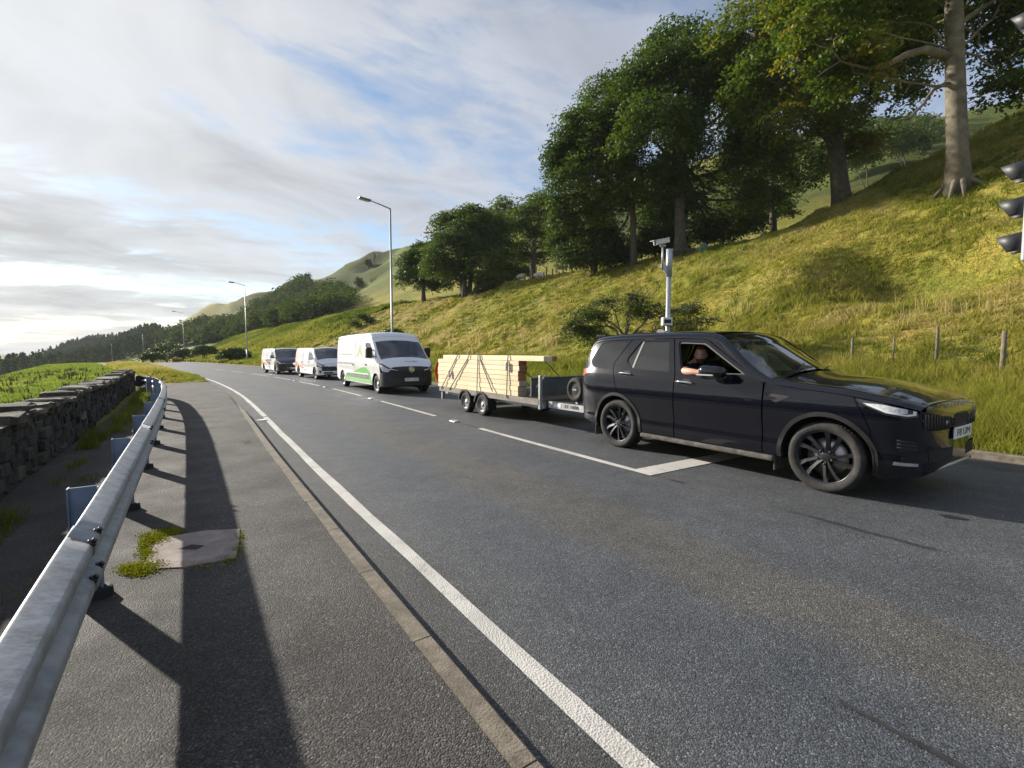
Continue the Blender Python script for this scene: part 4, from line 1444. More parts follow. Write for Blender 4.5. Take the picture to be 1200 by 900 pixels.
        U = d['hl_low']+[(nx, d['bumpz2']), (nx, zc(nx)-.004)]+[(x, zc(x)-.006) for x in np.linspace(nx-.05, d['hl'][1][0]+.01, 4)]+d['hl_in']
        panel(sh, 'grille', m_blackt, van, U, (), 'xz', .05, sd, .01, .02)
        # mirror
        mm = MB(); mm.smooth = False
        mx, mz = d['mirror']
        y1 = float(-sh.S(np.array([mx]), sh.v_of(np.array([mx]), np.array([mz])))[0][1])
        ya, yb = sd*(y1+.05), sd*(y1+.27)
        mm.bbox((mx-.06, min(ya, yb), mz-.02), (mx+.05, max(ya, yb), mz+d['mh']), .04)
        mm.tube([(mx, sd*(y1-.03), mz+.05), (mx, sd*(y1+.12), mz+.05)], .03, 6)
        if d['mh'] > .3: mm.tube([(mx, sd*(y1-.06), mz+d['mh']-.10), (mx, sd*(y1+.12), mz+d['mh']-.10)], .025, 6)
        mm.build('wing_mirror', m_blackt if d['mh'] > .3 else fm, van)
        for cx in (XF, XR):
            ml = MB(); ml.smooth = True
            pts = arch_pts(cx, WR, AR+.006, 200, -20, 16)
            hw = float(sh.par(np.array([cx]))[5][0])
            vs = []
            for (ax, az) in pts: vs += [(ax, sd*(hw-.06), az), (ax, sd*.45, az)]
            ml.add(vs, [(i*2, i*2+1, i*2+3, i*2+2) for i in range(len(pts)-1)])
            ml.add([(ax, sd*.45, az) for ax, az in pts], [list(range(len(pts)))])
            ml.build('arch_liner', m_void, van)
    # top and ends
    panel(sh, 'roof', pm, van, [(.02, 1.8), (1, 1.8), (d['ws0']-.005, 1.8), (d['ws0']-.005, 3), (.02, 3)], (), 'xv', .10, -1, 0, 0, whole=True)
    ws = panel(sh, 'windscreen', m_screen, van, [(d['hdr'], 2.39), (d['ws1']-.01, 2.39), (d['ws1']-.01, 3), (d['hdr'], 3)], (), 'xv', .08, -1, .008, 0, whole=True)
    panel(sh, 'windscreen_header', fm if not d.get('front_pillar') else pm, van, [(d['ws0'], 2.38), (d['hdr']-.01, 2.38), (d['hdr']-.01, 3), (d['ws0'], 3)], (), 'xv', .06, -1, 0, .015, whole=True)
    bn = panel(sh, 'bonnet', fm, van, [(d['ws1']-.2, 1.8), (d['ws1']+.02, 1.8), (d['bon1'], 1.8), (d['bon1']+.01, 3), (d['ws1']+.01, 3), (d['ws1']-.005, 2.38)], (), 'xv', .05, -1, 0, 0, whole=True)
    gtop = panel(sh, 'grille_top', d['gtop'], van, [(d['bon1']+.012, 1.8), (sh.k[-1, 0]-.004, 1.8), (sh.k[-1, 0]-.004, 3), (d['bon1']+.02, 3)], (), 'xv', .03, -1, 0, 0, whole=True)
    vv = np.linspace(0, 1, 40)
    for xx, nm, mt in ((sh.k[0, 0]+.001, 'rear_doors', pm), (sh.k[-1, 0]-.004, 'front_panel', d['bump'])):
        C = sh.S(np.full(40, xx), vv); mb = MB()
        mb.add(list(C)+[(p[0], -p[1], p[2]) for p in C[::-1]], [list(range(80))]); fp = mb.build(nm, mt, van)
    X = sh.k[-1, 0]
    for sd in (-1, 1):
        patch_on(sh, 'grille_end', m_blackt, fp, [(X-.16, d['gz0']-.03), (X-.004, d['gz0']-.03), (X-.004, d['gz1']+.03), (X-.16, d['gz1']+.04)], sd, .004, 'xz', .02)
        patch_on(sh, 'lower_intake', m_blackt, fp, [(X-.09, bz+.04), (X-.004, bz+.06), (X-.004, bz+.15), (X-.10, bz+.15)], sd, .004, 'xz', .02)
    mb = MB(); yy = float(-sh.S(np.array([X-.004]), np.array([.3]))[0][1])
    mb.box((X-.003, -yy, d['gz0']-.03), (X+.001, yy, d['gz1']+.03)); mb.box((X-.003, -yy, bz+.06), (X+.001, yy, bz+.15)); mb.build('grille_backing', m_blackt, fp)
    mb = MB()
    for k in range(d['slats']):
        zz = d['gz0']+(d['gz1']-d['gz0'])*k/(d['slats']-1)
        for sd in (-1, 1):
            ln = ramp_line(sh, [(X-.16, zz), (X-.004, zz)], 0, .004, sd)
            mb.tube(ln, .012, 5)
        mb.tube([(X, -float(-sh.S(np.array([X-.004]), sh.v_of(np.array([X-.004]), np.array([zz])))[0][1]), zz), (X, float(-sh.S(np.array([X-.004]), sh.v_of(np.array([X-.004]), np.array([zz])))[0][1]), zz)], .012, 5)
    mb.build('grille_slats', m_plastic, fp)
    mb = MB()
    if d.get('wing'):
        for sd in (-1, 1):
            ln = ramp_line(sh, [(X-.15, d['wing']), (X-.01, d['wing']-.01)], 0, .016, sd)
            mb.tube(ln, .022, 6)
        mb.build('chrome_wing', m_chrome, fp)
    bz_ = d['badge']
    mb = MB(); mb.smooth = True
    Mb = Matrix.Translation((X+.012, 0, bz_))
    mb.lathe([(.075, .0), (.098, .016), (.108, .0), (.098, -.016)], 28, Mb, 'X', True)
    mb.smooth = False
    mb.prism([(-.045, -.01), (.015, .045), (.045, .03), (.02, .015), (.045, -.045), (.0, -.02)], 'X', 0, .012, Mb)
    mb.lathe([(0, -.005), (.085, -.005)], 24, Mb, 'X')
    mb.build('badge', m_chrome, fp)
    # inside and underneath
    ub = MB()
    ub.box((.1, -.43, bz-.04), (L-.3, .43, bz+.25)); ub.box((XR+AR+.03, -.85, bz-.02), (XF-AR-.03, .85, bz+.15)); ub.box((xd0-.10, -.85, bz+.15), (xd0-.06, .85, zc(xd0)-.1))
    ub.box((d['ws1']+.05, -.43, bz+.25), (L-.25, .43, zc(d['ws1']+.1)-.15)); ub.box((XF-.55, -.8, WR+AR+.02), (d['ws1']+.12, .8, belt-.18))
    ub.build('chassis', m_void, van)
    st = MB()
    for yy in (-.5, .45):
        st.bbox((xd0+.05, yy-.28, belt-.42), (xd0+.18, yy+.28, belt+.18), .05); st.bbox((xd0+.06, yy-.13, belt+.20), (xd0+.15, yy+.13, belt+.40), .04)
        st.bbox((xd0+.1, yy-.28, belt-.55), (xd0+.62, yy+.28, belt-.42), .05)
    st.build('seat', m_void, van)
    st = MB(); st.smooth = True
    M = Matrix.Translation((d['ws1']-.75, -.45, belt-.06)) @ Matrix.Rotation(R(-35), 4, 'Y')
    st.tube([M @ Vector((math.cos(a)*.2, math.sin(a)*.2, 0)) for a in np.linspace(0, 6.283, 19)], .018, 6, False)
    st.build('steering_wheel', m_void, van)
    pl = MB(); pl.bbox((X+.008, -.25, d['plz']-.055), (X+.022, .25, d['plz']+.055), .003)
    pl.box((X-.06, -.2, d['plz']-.03), (X+.008, .2, d['plz']+.03))
    plate = pl.build('number_plate', m_plate, van)
    if d.get('plate'): text_obj(d['plate'], .085, m_ink, plate, 'lettering', .001, frame_x(Vector((X+.0235, 0, d['plz']))), .44)
    for (wx, sdx) in ((XF, -1), (XF, 1), (XR, -1), (XR, 1)):
        hw = float(sh.par(np.array([wx]))[5][0])
        wheel(van, wx, sdx*(hw-.145), WR, .21, WR*.64, 'steel', sdx, m_rimgrey)
    return van, zc, bn

def dashes(sh, parent, rows, out, sd):
    """small worn lettering, too fine to read at this distance: broken strokes on the flank"""
    for (xa, xb_, zz, hh) in rows:
        x = xa
        while x < xb_:
            w = random.uniform(.6, 1.3)*hh*1.3
            patch_on(sh, 'lettering', m_greyfilm, parent, [(x, zz-hh), (x+w, zz-hh), (x+w, zz+hh*random.uniform(.6, 1)), (x, zz+hh)], sd, out, 'xz', .1, 0)
            x += w+hh*.7

# ---- the tall white van
big_sh = Shell([
    (0, 2.10, .03, .12, .14, .30, .94), (.08, 2.17, .03, .12, .14, .28, .965), (.4, 2.20, .035, .12, .14, .26, .975), (2.5, 2.225, .035, .12, .14, .26, .975),
    (4.15, 2.225, .035, .12, .14, .26, .975), (4.40, 2.20, .05, .11, .13, .26, .975), (4.62, 2.10, .06, .10, .12, .26, .975), (4.70, 2.03, .06, .10, .11, .26, .975), (5.0, 1.785, .08, .09, .09, .26, .975), (5.35, 1.48, .10, .07, .08, .26, .97),
    (5.55, 1.315, .09, .05, .08, .26, .965), (5.64, 1.265, .075, .05, .09, .25, .96), (5.85, 1.165, .065, .05, .10, .25, .905), (6.0, 1.06, .05, .05, .10, .25, .80), (6.08, .985, .03, .05, .08, .26, .68), (6.13, .92, .02, .05, .06, .28, .54), (6.155, .86, .01, .04, .05, .32, .40)],
    [.2, .3, .55, .9, 1.15, 1.6, 2.0, 2.25], [.95, .985, 1.0, 1.0, .99, .965, .925, .89])
van1, zc1, bn1 = make_van('tall_van', 'tall white van with a green swoosh and black bumper, behind the timber trailer', Wsn(22.22, 6.63, .01),
    rot_for(Vector((-UX, -UY, 0))), big_sh, dict(
    L=6.155, bz=.29, xf=5.22, xr=.95, wr=.325, ar=.40, door0=3.98, door1=5.05, slide0=2.75, belt=1.22, wtop=1.82, rail=1.12, sw1=.92, hz=.94,
    apil0=(4.64, 1.88), apil1=(5.50, 1.155), win=rounded([(4.06, 1.25), (5.10, 1.24), (5.02, 1.36), (4.57, 1.80), (4.06, 1.82)], .05),
    paint=m_white, front=m_white, bump=m_plastic, bumper=5.66, bumpz=.74, bumpz2=.80, ws0=4.68, ws1=5.58, hdr=4.86, bon1=6.075, gtop=m_plastic, slats=4, gz0=.60, gz1=.80,
    hl=[(5.58, 1.09), (5.76, 1.07), (6.02, .92), (6.10, .80), (6.02, .74), (5.80, .78)], hl_low=[(5.80, .765), (6.02, .725), (6.11, .76)], hl_in=[(6.12, .82), (6.04, .94)],
    mirror=(5.02, 1.28), mh=.36, badge=.865, wing=.885, plz=.52, plate='HF21 ZNX', light=True))
for sd in (-1, 1):
    sw = [(1.36, .33), (1.40, .52), (1.75, .64), (2.6, .70), (3.2, .82), (3.75, .905), (4.2, .895), (4.55, .77), (4.74, .58), (4.80, .33)]
    gsw = patch_on(big_sh, 'green_swoosh', m_green, van1, sw, sd, .003, 'xz', .06)
    patch_on(big_sh, 'pale_band', m_greenlt, gsw, [(1.42, .34), (1.44, .45), (2.6, .46), (4.72, .44), (4.76, .34)], sd, .005, 'xz', .06)
    patch_on(big_sh, 'grey_strip', m_darkbar, gsw, [(1.60, .52), (4.48, .48), (4.52, .62), (1.58, .62)], sd, .007, 'xz', .06)
    patch_on(big_sh, 'white_streak', m_plate, gsw, [(1.45, .64), (4.4, .645), (4.42, .68), (1.5, .675)], sd, .006, 'xz', .06)
    dashes(big_sh, gsw, [(1.75, 2.35, .555, .028), (2.45, 3.15, .555, .028), (3.25, 3.60, .553, .028), (3.68, 4.38, .55, .028)], .010, sd)
    lg = patch_on(big_sh, 'leaf_logo', m_olive, van1, [(2.92, 1.22), (3.10, 1.42), (3.30, 1.74), (3.44, 1.74), (3.62, 1.42), (3.80, 1.22), (3.56, 1.36), (3.38, 1.47), (3.20, 1.36)], sd, .003)
    dashes(big_sh, lg, [(.45, .78, 1.38, .018), (.9, 1.5, 1.38, .018), (1.6, 2.35, 1.38, .018), (.35, 1.0, 1.02, .03), (1.1, 1.8, 1.02, .03), (1.95, 2.55, 1.02, .03), (2.8, 3.9, 1.06, .01)], .004, sd)
mbt = MB()
mbt.bbox((4.30, -.30, 2.215), (4.36, -.26, 2.27), .01); mbt.build('roof_aerial', m_blackt, van1)
text_obj('MOVANO', .10, m_ink, bn1, 'lettering', .001, frame_x(Vector((5.885, .10, 1.145)), 0, R(63)), .46)

# ---- the two lower vans
low_sh = Shell([
    (0, 1.60, .03, .10, .12, .30, .90), (.06, 1.68, .03, .10, .12, .28, .93), (.3, 1.72, .035, .10, .12, .25, .945), (2.5, 1.735, .04, .10, .12, .25, .945), (3.25, 1.725, .045, .10, .12, .25, .945),
    (3.40, 1.70, .055, .09, .12, .25, .945), (3.7, 1.52, .085, .085, .09, .25, .945), (4.05, 1.29, .11, .07, .08, .25, .94), (4.25, 1.155, .10, .05, .08, .25, .935), (4.35, 1.10, .085, .05, .09, .25, .93),
    (4.6, 1.0, .065, .05, .10, .24, .875), (4.75, .92, .05, .05, .10, .24, .78), (4.84, .85, .03, .05, .08, .25, .66), (4.89, .79, .02, .05, .06, .28, .54), (4.91, .74, .01, .04, .05, .31, .40)],
    [.2, .3, .5, .8, 1.0, 1.4, 1.75], [.95, .985, 1.0, 1.0, .985, .925, .86])
low_d = dict(L=4.91, bz=.27, xf=4.0, xr=.82, wr=.305, ar=.375, door0=2.78, door1=3.78, slide0=1.75, belt=1.05, wtop=1.5, rail=.98, sw1=.80, hz=.86,
    apil0=(3.40, 1.50), apil1=(4.22, 1.005), win=rounded([(2.86, 1.08), (3.86, 1.075), (3.78, 1.16), (3.36, 1.43), (2.86, 1.46)], .04),
    paint=m_white2, bumper=4.40, bumpz=.66, bumpz2=.70, ws0=3.42, ws1=4.28, hdr=3.47, bon1=4.80, slats=4, gz0=.50, gz1=.68,
    hl=[(4.36, .93), (4.50, .915), (4.76, .80), (4.84, .70), (4.76, .65), (4.53, .72)], hl_low=[(4.53, .70), (4.76, .635), (4.85, .66)], hl_in=[(4.86, .72), (4.78, .82)],
    mirror=(3.86, 1.06), mh=.19, badge=.70, wing=.735, plz=.42, fog=[(4.58, .50), (4.74, .48), (4.73, .38), (4.64, .35)], group='low vans in the queue')

def place_low(name, label, fwx, rwx, bend_z, d, plate):
    f = (fwx-rwx).normalized()
    left = Vector((-f.y, f.x, 0))
    # contact points are on the right flank wheels; the root is on the centre line at the tail
    o = rwx - f*d['xr'] + left*.86
    o.z = bend_z
    d = dict(d); d['plate'] = plate
    return make_van(name, label, o, rot_for(f), low_sh, d)
V2 = dict(low_d); V2.update(front=m_white2, bump=m_white2, gtop=m_white2)
van2, zc2, bn2 = place_low('low_van', 'low white van with an orange swoosh, second in the line of vans', Vector((-10.43, 26.02, 0)), Vector((-12.42, 28.60, 0)), .01, V2, 'LF17 OBU')
V3 = dict(low_d); V3.update(front=m_darkvan, bump=m_darkvan, gtop=m_darkvan, front_pillar=True)
van3, zc3, bn3 = place_low('low_van', 'low van with a dark grey nose and orange and white side, last in the queue', Vector((-15.31, 31.82, 0)), Vector((-17.40, 34.40, 0)), .01, V3, 'LF66 XAT')
for vn, dark in ((van2, False), (van3, True)):
    for sd in (-1, 1):
        patch_on(low_sh, 'orange_swoosh', m_orange, vn, [(.10, .38), (.12, .86), (.55, .90), (1.05, .74), (1.6, .62), (2.2, .56), (2.2, .50), (1.4, .48), (1.22, .40)][0:0]+[(.06, .50), (.08, .90), (.45, .92), (1.0, .76), (1.7, .64), (2.1, .58), (1.6, .54), (1.25, .60), (.95, .70), (.6, .72), (.42, .60)], sd, .003, 'xz', .05)
        patch_on(low_sh, 'pale_swoosh', m_pink, vn, [(.10, 1.06), (.10, 1.50), (.75, 1.52), (.72, 1.25), (.60, 1.06)], sd, .003, 'xz', .05)
        patch_on(low_sh, 'rear_stripe', m_orange if not dark else m_pink, vn, [(.05, .95), (.09, 1.52), (.16, 1.52), (.16, .95)], sd, .005, 'xz', .05)
        dashes(low_sh, vn, [(1.4, 1.95, .50, .022), (2.0, 2.6, .47, .035), (1.2, 1.7, 1.35, .012), (1.2, 1.6, 1.22, .016)], .006, sd)
        if dark: patch_on(low_sh, 'dark_swoosh', m_darkvan, vn, [(2.3, .98), (2.76, 1.0), (2.76, .30), (2.45, .30), (2.2, .62), (1.7, .80), (1.2, .93)], sd, .002, 'xz', .05)
# ================================================================== TRAILER AND TIMBER
m_galv = simple('galvanised_steel', (.36, .37, .38), .5, .45, noise=.25, nscale=9, grime=((.16, .13, .10), .5, 4))
m_rail = simple('weathered_rail', (.20, .18, .155), .7, .1, noise=.35, nscale=6, grime=((.12, .09, .07), .6, 4))
m_deck = simple('deck_timber', (.17, .13, .10), .85, noise=.4, nscale=5, grime=((.07, .06, .05), .6, 3))
m_head = simple('trailer_board', (.075, .09, .10), .6, noise=.3, grime=((.14, .12, .10), .4, 3))
m_strap = simple('strap_webbing', (.022, .024, .03), .8)
m_ochre = simple('orange_cloth', (.75, .10, .02), .8, noise=.15)

def wood_mat(name, c0, c1):
    m, N = new_mat(name)
    tc = N.n('ShaderNodeTexCoord').outputs['Object']
    x, y, z = N.sep(tc)
    g = N.noise(N.comb(N.math('MULTIPLY', x, .8), N.math('MULTIPLY', y, 14), N.math('MULTIPLY', z, 14)), 2.0, 6, .6, .8)
    c = N.ramp(g, (.3, c0), (.7, c1))
    kn = N.n('ShaderNodeTexVoronoi', None, Vector=N.comb(N.math('MULTIPLY', x, 1.5), N.math('MULTIPLY', y, 5), N.math('MULTIPLY', z, 5)), Scale=1.6)
    c = N.mix(N.ramp(kn.outputs['Distance'], (.04, .8), (.10, 0.0)), c, (.20, .09, .035))
    rnd = N.n('ShaderNodeObjectInfo').outputs['Random']
    c = N.mix(1.0, c, N.ramp(rnd, (0, (.82, .80, .76)), (1, (1.12, 1.08, 1.04))), 'MULTIPLY')
    b = N.n('ShaderNodeBsdfPrincipled', None, Base_Color=c, Roughness=.7)
    finish(N, b.outputs[0]); return m
m_wood = wood_mat('sawn_softwood', (.70, .56, .33), (.86, .76, .54))
m_wend = simple('board_end', (.36, .17, .09), .9, noise=.4, nscale=30)
m_wend2 = simple('board_end_grey', (.46, .37, .29), .9, noise=.3, nscale=30)

# local x points to the front (towards the car), so x = 12.0 - s ; y local = n - 6.66
TR_S, TR_N = 12.0, 6.70
TO = Wsn(TR_S, TR_N, .012)
TRZ = rot_for(Vector((-UX, -UY, 0)))
trailer = thing('flatbed_trailer', TO, 'twin axle flatbed trailer hitched behind the black car, loaded with boards', 'trailer', TRZ)
hw = .96
mb = MB()
for k in range(7):
    y0 = -hw+.04+k*(2*hw-.08)/7
    mb.bbox((.03, y0+.004, .515), (4.44, y0+(2*hw-.08)/7-.004, .548), .004)
mb.build('deck', m_deck, trailer)
for sd in (-1, 1):
    mb = MB(); mb.box((.0, min(sd*hw, sd*(hw-.04)), .44), (4.46, max(sd*hw, sd*(hw-.04)), .555)); mb.build('side_rail', m_rail, trailer)
    mb = MB(); mb.bbox((.06, min(sd*.93, sd*.86), .22), (.13, max(sd*.93, sd*.86), .47), .006); mb.build('prop_leg', m_galv, trailer)
    mb = MB(); mb.bbox((4.42, min(sd*hw, sd*(hw-.06)), .36), (4.48, max(sd*hw, sd*(hw-.06)), 1.02), .006); mb.build('front_post', m_galv, trailer)
    # mudguard over both wheels
    mg = MB(); mg.smooth = True
    for cx in (1.46, 2.25):
        pts = arch_pts(cx, .25, .315, 170, 5, 12)
        vs = []
        for ax, az in pts: vs += [(ax, sd*1.0, az), (ax, sd*.76, az), ]
        mg.add(vs, [(i*2, i*2+1, i*2+3, i*2+2) for i in range(len(pts)-1)])
        mg.add([(ax, sd*1.0, az) for ax, az in pts]+[(cx+(ax-cx)*.88, sd*1.0, .25+(az-.25)*.88) for ax, az in pts], [(i, i+1, len(pts)+i+1, len(pts)+i) for i in range(len(pts)-1)])
    mg.box((2.565, min(sd*1.0, sd*.76), .16), (2.575, max(sd*1.0, sd*.76), .42))
    mg.build('mudguard', m_blackt, trailer)
    for cx in (1.46, 2.25):
        wheel(trailer, cx, sd*.885, .25, .17, .155, 'steel', sd, m_rimgrey)
    # diagonal stays of the headboard
    mb = MB(); mb.tube([(4.45, sd*.80, 1.02), (3.9, sd*.80, .56)], .018, 6); mb.build('stay', m_galv, trailer)
mb = MB()
mb.box((.05, -.80, .36), (4.4, -.74, .51)); mb.box((.05, .74, .36), (4.4, .80, .51))
for xx in (.1, .9, 1.46, 2.25, 3.0, 3.8, 4.3): mb.box((xx-.03, -.74, .40), (xx+.03, .74, .50))
for cx in (1.46, 2.25): mb.tube([(cx, -.8, .25), (cx, .8, .25)], .04, 8)
mb.build('chassis', m_galv, trailer)
mb = MB()
mb.bbox((4.12, -.93, .58), (4.155, .95, .93), .005)
mb.tube([(4.14, -.95, .95), (4.14, .96, .95)], .024, 8)
hb = mb.build('headboard', m_head, trailer)
mb = MB()
for sd in (-1, 1):
    mb.prism([(4.3, sd*.74), (4.3, sd*.64), (5.55, sd*.06), (5.62, sd*.12)], 'Z', .40, .50)
mb.box((5.5, -.10, .40), (6.0, .10, .52)); mb.tube([(5.95, 0, .47), (6.12, 0, .47), (6.20, 0, .45)], [.05, .05, .06], 10)
db = mb.build('drawbar', m_galv, trailer)
sp = MB(); sp.box((4.55, -.80, .40), (5.55, -.755, .52)); sp.build('front_rail', m_galv, trailer)
text_obj('22 1000', .085, m_ink, db, 'lettering', .002, frame_right(Vector((5.22, -.803, .462))), .40)
pm = MB(); pm.box((4.72, -.806, .43), (4.92, -.801, .50)); pm.build('notice_plate', m_plate, db)
jw = MB(); jw.tube([(5.60, -.16, .10), (5.60, -.16, .80)], .03, 8); jw.lathe([(.0, -.03), (.09, -.03), (.10, 0), (.09, .03), (0, .03)], 20, Matrix.Translation((5.60, -.16, .10)), 'Y'); jw.build('jockey_wheel', m_galv, trailer)
# spare wheel on the front
spm = MB(); spm.smooth = True
M = Matrix.Translation((5.25, -.68, .79))
spm.lathe([(.0, -.07), (.05, -.075), (.09, -.06), (.13, -.062), (.145, -.085), (.19, -.092), (.222, -.06), (.228, 0), (.222, .06), (.18, .09), (.13, .05), (0, .05)], 36, M)
spw = spm.build('spare_wheel', m_tyre, trailer)
spb = MB(); spb.box((5.20, -.758, .777), (5.30, -.753, .803)); spb.build('cover_badge', m_silver, spw)
sb_ = MB(); sb_.box((5.22, -.70, .52), (5.28, -.60, .85)); sb_.build('spare_bracket', m_galv, trailer)

# ---- the boards: every one a thing of its own
bm = bmesh.new(); bmesh.ops.create_cube(bm, size=1)
def board_mesh(L, w, h, endm):
    mb = MB(); mb.bbox((0, 0, 0), (L, w, h), .004)
    me_o = mb.build('timber_board', [m_wood, endm], None)
    me = me_o.data
    for f in me.polygons:
        if abs(f.normal.x) > .9: f.material_index = 1
    return me_o
bm.free()
LEVELS = ['bottom', 'second', 'third', 'fourth', 'fifth', 'sixth', 'seventh']
GRP = 'sawn boards strapped on the trailer'
h = .106
for k in range(7):
    for c in range(4):
        o = board_mesh(3.83+random.uniform(-.03, .03)-.37*c, .21, h-.006, m_wend if k > 2 else m_wend2)
        loc = Vector((-.13+random.uniform(-.02, .02)+(.0 if c == 0 else .0), -.93+c*.222+random.uniform(-.006, .006), .556+k*h))
        o.location = TO + Matrix.Rotation(TRZ, 3, 'Z') @ loc
        o.rotation_euler = (0, 0, TRZ)
        if c == 0: props(o, 'pale sawn board at the near side of the load, %s from the deck' % (LEVELS[k] if k else 'lowest layer'), 'board', GRP)
        else: props(o, 'sawn board inside the load, behind the near row of boards', 'board', GRP)
for c, (x0, L, y0) in enumerate(((.15, 4.38, -.91), (.45, 3.92, -.66), (.3, 3.3, -.40))):
    o = board_mesh(L, .21, .10, m_wood if c == 0 else m_wend)
    o.location = TO + Matrix.Rotation(TRZ, 3, 'Z') @ Vector((x0, y0, .556+7*h))
    o.rotation_euler = (0, 0, TRZ)
    props(o, ('long pale board lying on top of the load, jutting out to the front', 'dark ended board beside the long one on top of the load', 'short board at the far side on top of the load')[c], 'board', GRP)

# ---- straps
def strap(pts, label, buckle=None):
    mb = MB(); mb.smooth = False
    P = [Vector(p) for p in pts]
    for a, b in zip(P[:-1], P[1:]):
        d = (b-a).normalized(); side = Vector((0, 1, 0)).cross(d)
        if side.length < .1: side = Vector((1, 0, 0))
        side.normalize(); nrm = d.cross(side).normalized()*.0035; w = side*.015
        q = [a-w-nrm, a+w-nrm, a+w+nrm, a-w+nrm, b-w-nrm, b+w-nrm, b+w+nrm, b-w+nrm]
        mb.add(q, [(0,3,2,1),(4,5,6,7),(0,1,5,4),(1,2,6,5),(2,3,7,6),(3,0,4,7)], False)
    o = mb.build('ratchet_strap', m_strap)
    o.location = TO; o.rotation_euler = (0, 0, TRZ)
    props(o, label, 'strap', 'straps over the boards')
    if buckle is not None:
        b = MB(); b.bbox((buckle[0]-.03, buckle[1]-.03, buckle[2]-.09), (buckle[0]+.03, buckle[1]+.005, buckle[2]+.09), .01); b.build('buckle', m_galv, o)
yt, zt_, zb_ = -.945, 1.425, .50
yb = .0
strap([(.15, -.975, zb_), (.95, yt, 1.31), (1.05, -.93, zt_), (1.05, -.1, 1.41), (1.05, .6, 1.3), (1.05, .985, zb_)], 'dark strap slanting up over the tail of the load', (.62, -.97, .92))
strap([(.62, -.975, zb_), (1.55, yt, 1.30), (1.62, -.93, zt_), (1.62, -.1, 1.41), (1.62, .985, zb_)], 'dark strap crossing behind the slanting tail strap')
strap([(2.05, -.975, zb_), (2.05, yt, 1.31), (2.05, -.93, zt_), (2.05, -.1, 1.41), (2.05, .985, zb_)], 'dark upright strap over the middle of the load', None)
strap([(2.75, -.975, .60), (2.15, yt, 1.31), (2.12, -.93, zt_), (2.12, -.1, 1.41), (2.12, .985, zb_)], 'thin strap slanting down and forward from the middle of the load')
strap([(3.32, -.975, zb_), (3.32, yt, 1.31), (3.32, -.93, zt_), (3.32, -.1, 1.41), (3.32, .985, zb_)], 'dark upright strap near the front end of the load, with a ratchet', (3.32, -.97, 1.18))
# orange cloth tied to the tail of the load
bmc = bmesh.new()
bmesh.ops.create_grid(bmc, x_segments=10, y_segments=14, size=1)
for v in bmc.verts:
    a, b_ = v.co.x, v.co.y
    v.co = Vector((-.16-.10*(1-b_*b_)-.025*math.sin(a*5+b_*3), -.72+a*.24, .93+b_*.28+.02*math.sin(a*7)))
mb = MB(); mb.smooth = True; mb.frombm(bmc)
fl = mb.build('warning_cloth', m_ochre); fl.location = TO; fl.rotation_euler = (0, 0, TRZ)
fl.modifiers.new('thick', 'SOLIDIFY').thickness = .008
props(fl, 'orange warning cloth tied over the tail end of the boards', 'cloth')
# ================================================================== GUARD RAIL, WALL, LAMPS, SIGNAL, FENCES
m_beam = simple('zinc_beam', (.34, .36, .385), .6, .2, noise=.22, nscale=11, grime=((.17, .155, .135), .65, 7), bump=.15, bscale=25)
m_post = simple('sky_tinted_post', (.17, .22, .31), .5, .2, noise=.22, nscale=7, grime=((.22, .22, .22), .4, 5))  # galvanised posts; the blue of reflected sky is put into the base colour
m_rubber = simple('black_collar', (.015, .015, .016), .8)
m_bolt = simple('dark_bolt', (.05, .05, .055), .5, .6)
RAILPTS = [(-3.0, -.44), (0, -.445), (2, -.44), (4, -.42), (6, -.395), (8, -.37), (10, -.36), (12, -.37), (14, -.41), (15.5, -.47), (17, -.56), (18.2, -.70), (19.2, -.90), (20.0, -1.15)]
_rs = np.array([p[0] for p in RAILPTS]); _rn = np.array([p[1] for p in RAILPTS])
def rail_at(s):
    n_ = float(pchip(_rs, _rn, np.array([s]))[0]); g = float((pchip(_rs, _rn, np.array([s+.05]))-pchip(_rs, _rn, np.array([s-.05])))[0]/.1)
    p = Wsn(s, n_)
    al = Vector((UX+NX*g, UY+NY*g, 0)).normalized()
    ac = Vector((al.y, -al.x, 0))        # towards the road
    return p, al, ac
Z0 = .066
guard = thing('guard_rail', Wsn(4, -.36, Z0), 'long galvanised steel guard rail on sky tinted posts beside the footway', 'guard rail')
GI = guard.location
def gl(p): return p-GI
PROF = [(-.004, .405), (.004, .408), (.012, .414), (.070, .446), (.080, .456), (.082, .466), (.082, .490), (.079, .500), (.070, .508), (.010, .536), (.004, .545), (.004, .570), (.010, .579), (.070, .607), (.079, .615), (.082, .625), (.082, .649), (.080, .659), (.070, .669), (.012, .701), (.004, .707), (-.004, .710)]
def beam_piece(name, s0, s1, off, ds=.25):
    ss = np.linspace(s0, s1, max(2, int((s1-s0)/ds)))
    vs, fs = [], []
    m = len(PROF)
    for s in ss:
        p, al, ac = rail_at(s)
        for (o, z) in PROF: vs.append(gl(p+ac*(o+off)+Vector((0, 0, z+.0))))
    for i in range(len(ss)-1):
        for k in range(m-1): fs.append((i*m+k, i*m+k+1, (i+1)*m+k+1, (i+1)*m+k))
    mb = MB(); mb.add(vs, fs, True)
    o = mb.build(name, m_beam, guard)
    sm = o.modifiers.new('thick', 'SOLIDIFY'); sm.thickness = .005; sm.offset = 0
    return o
posts = [3.66+1.88*k for k in range(-3, 9)]
edges_ = [-3.0, -1.0, 2.75, 6.5, 10.25, 14.0, 17.2, 20.0]
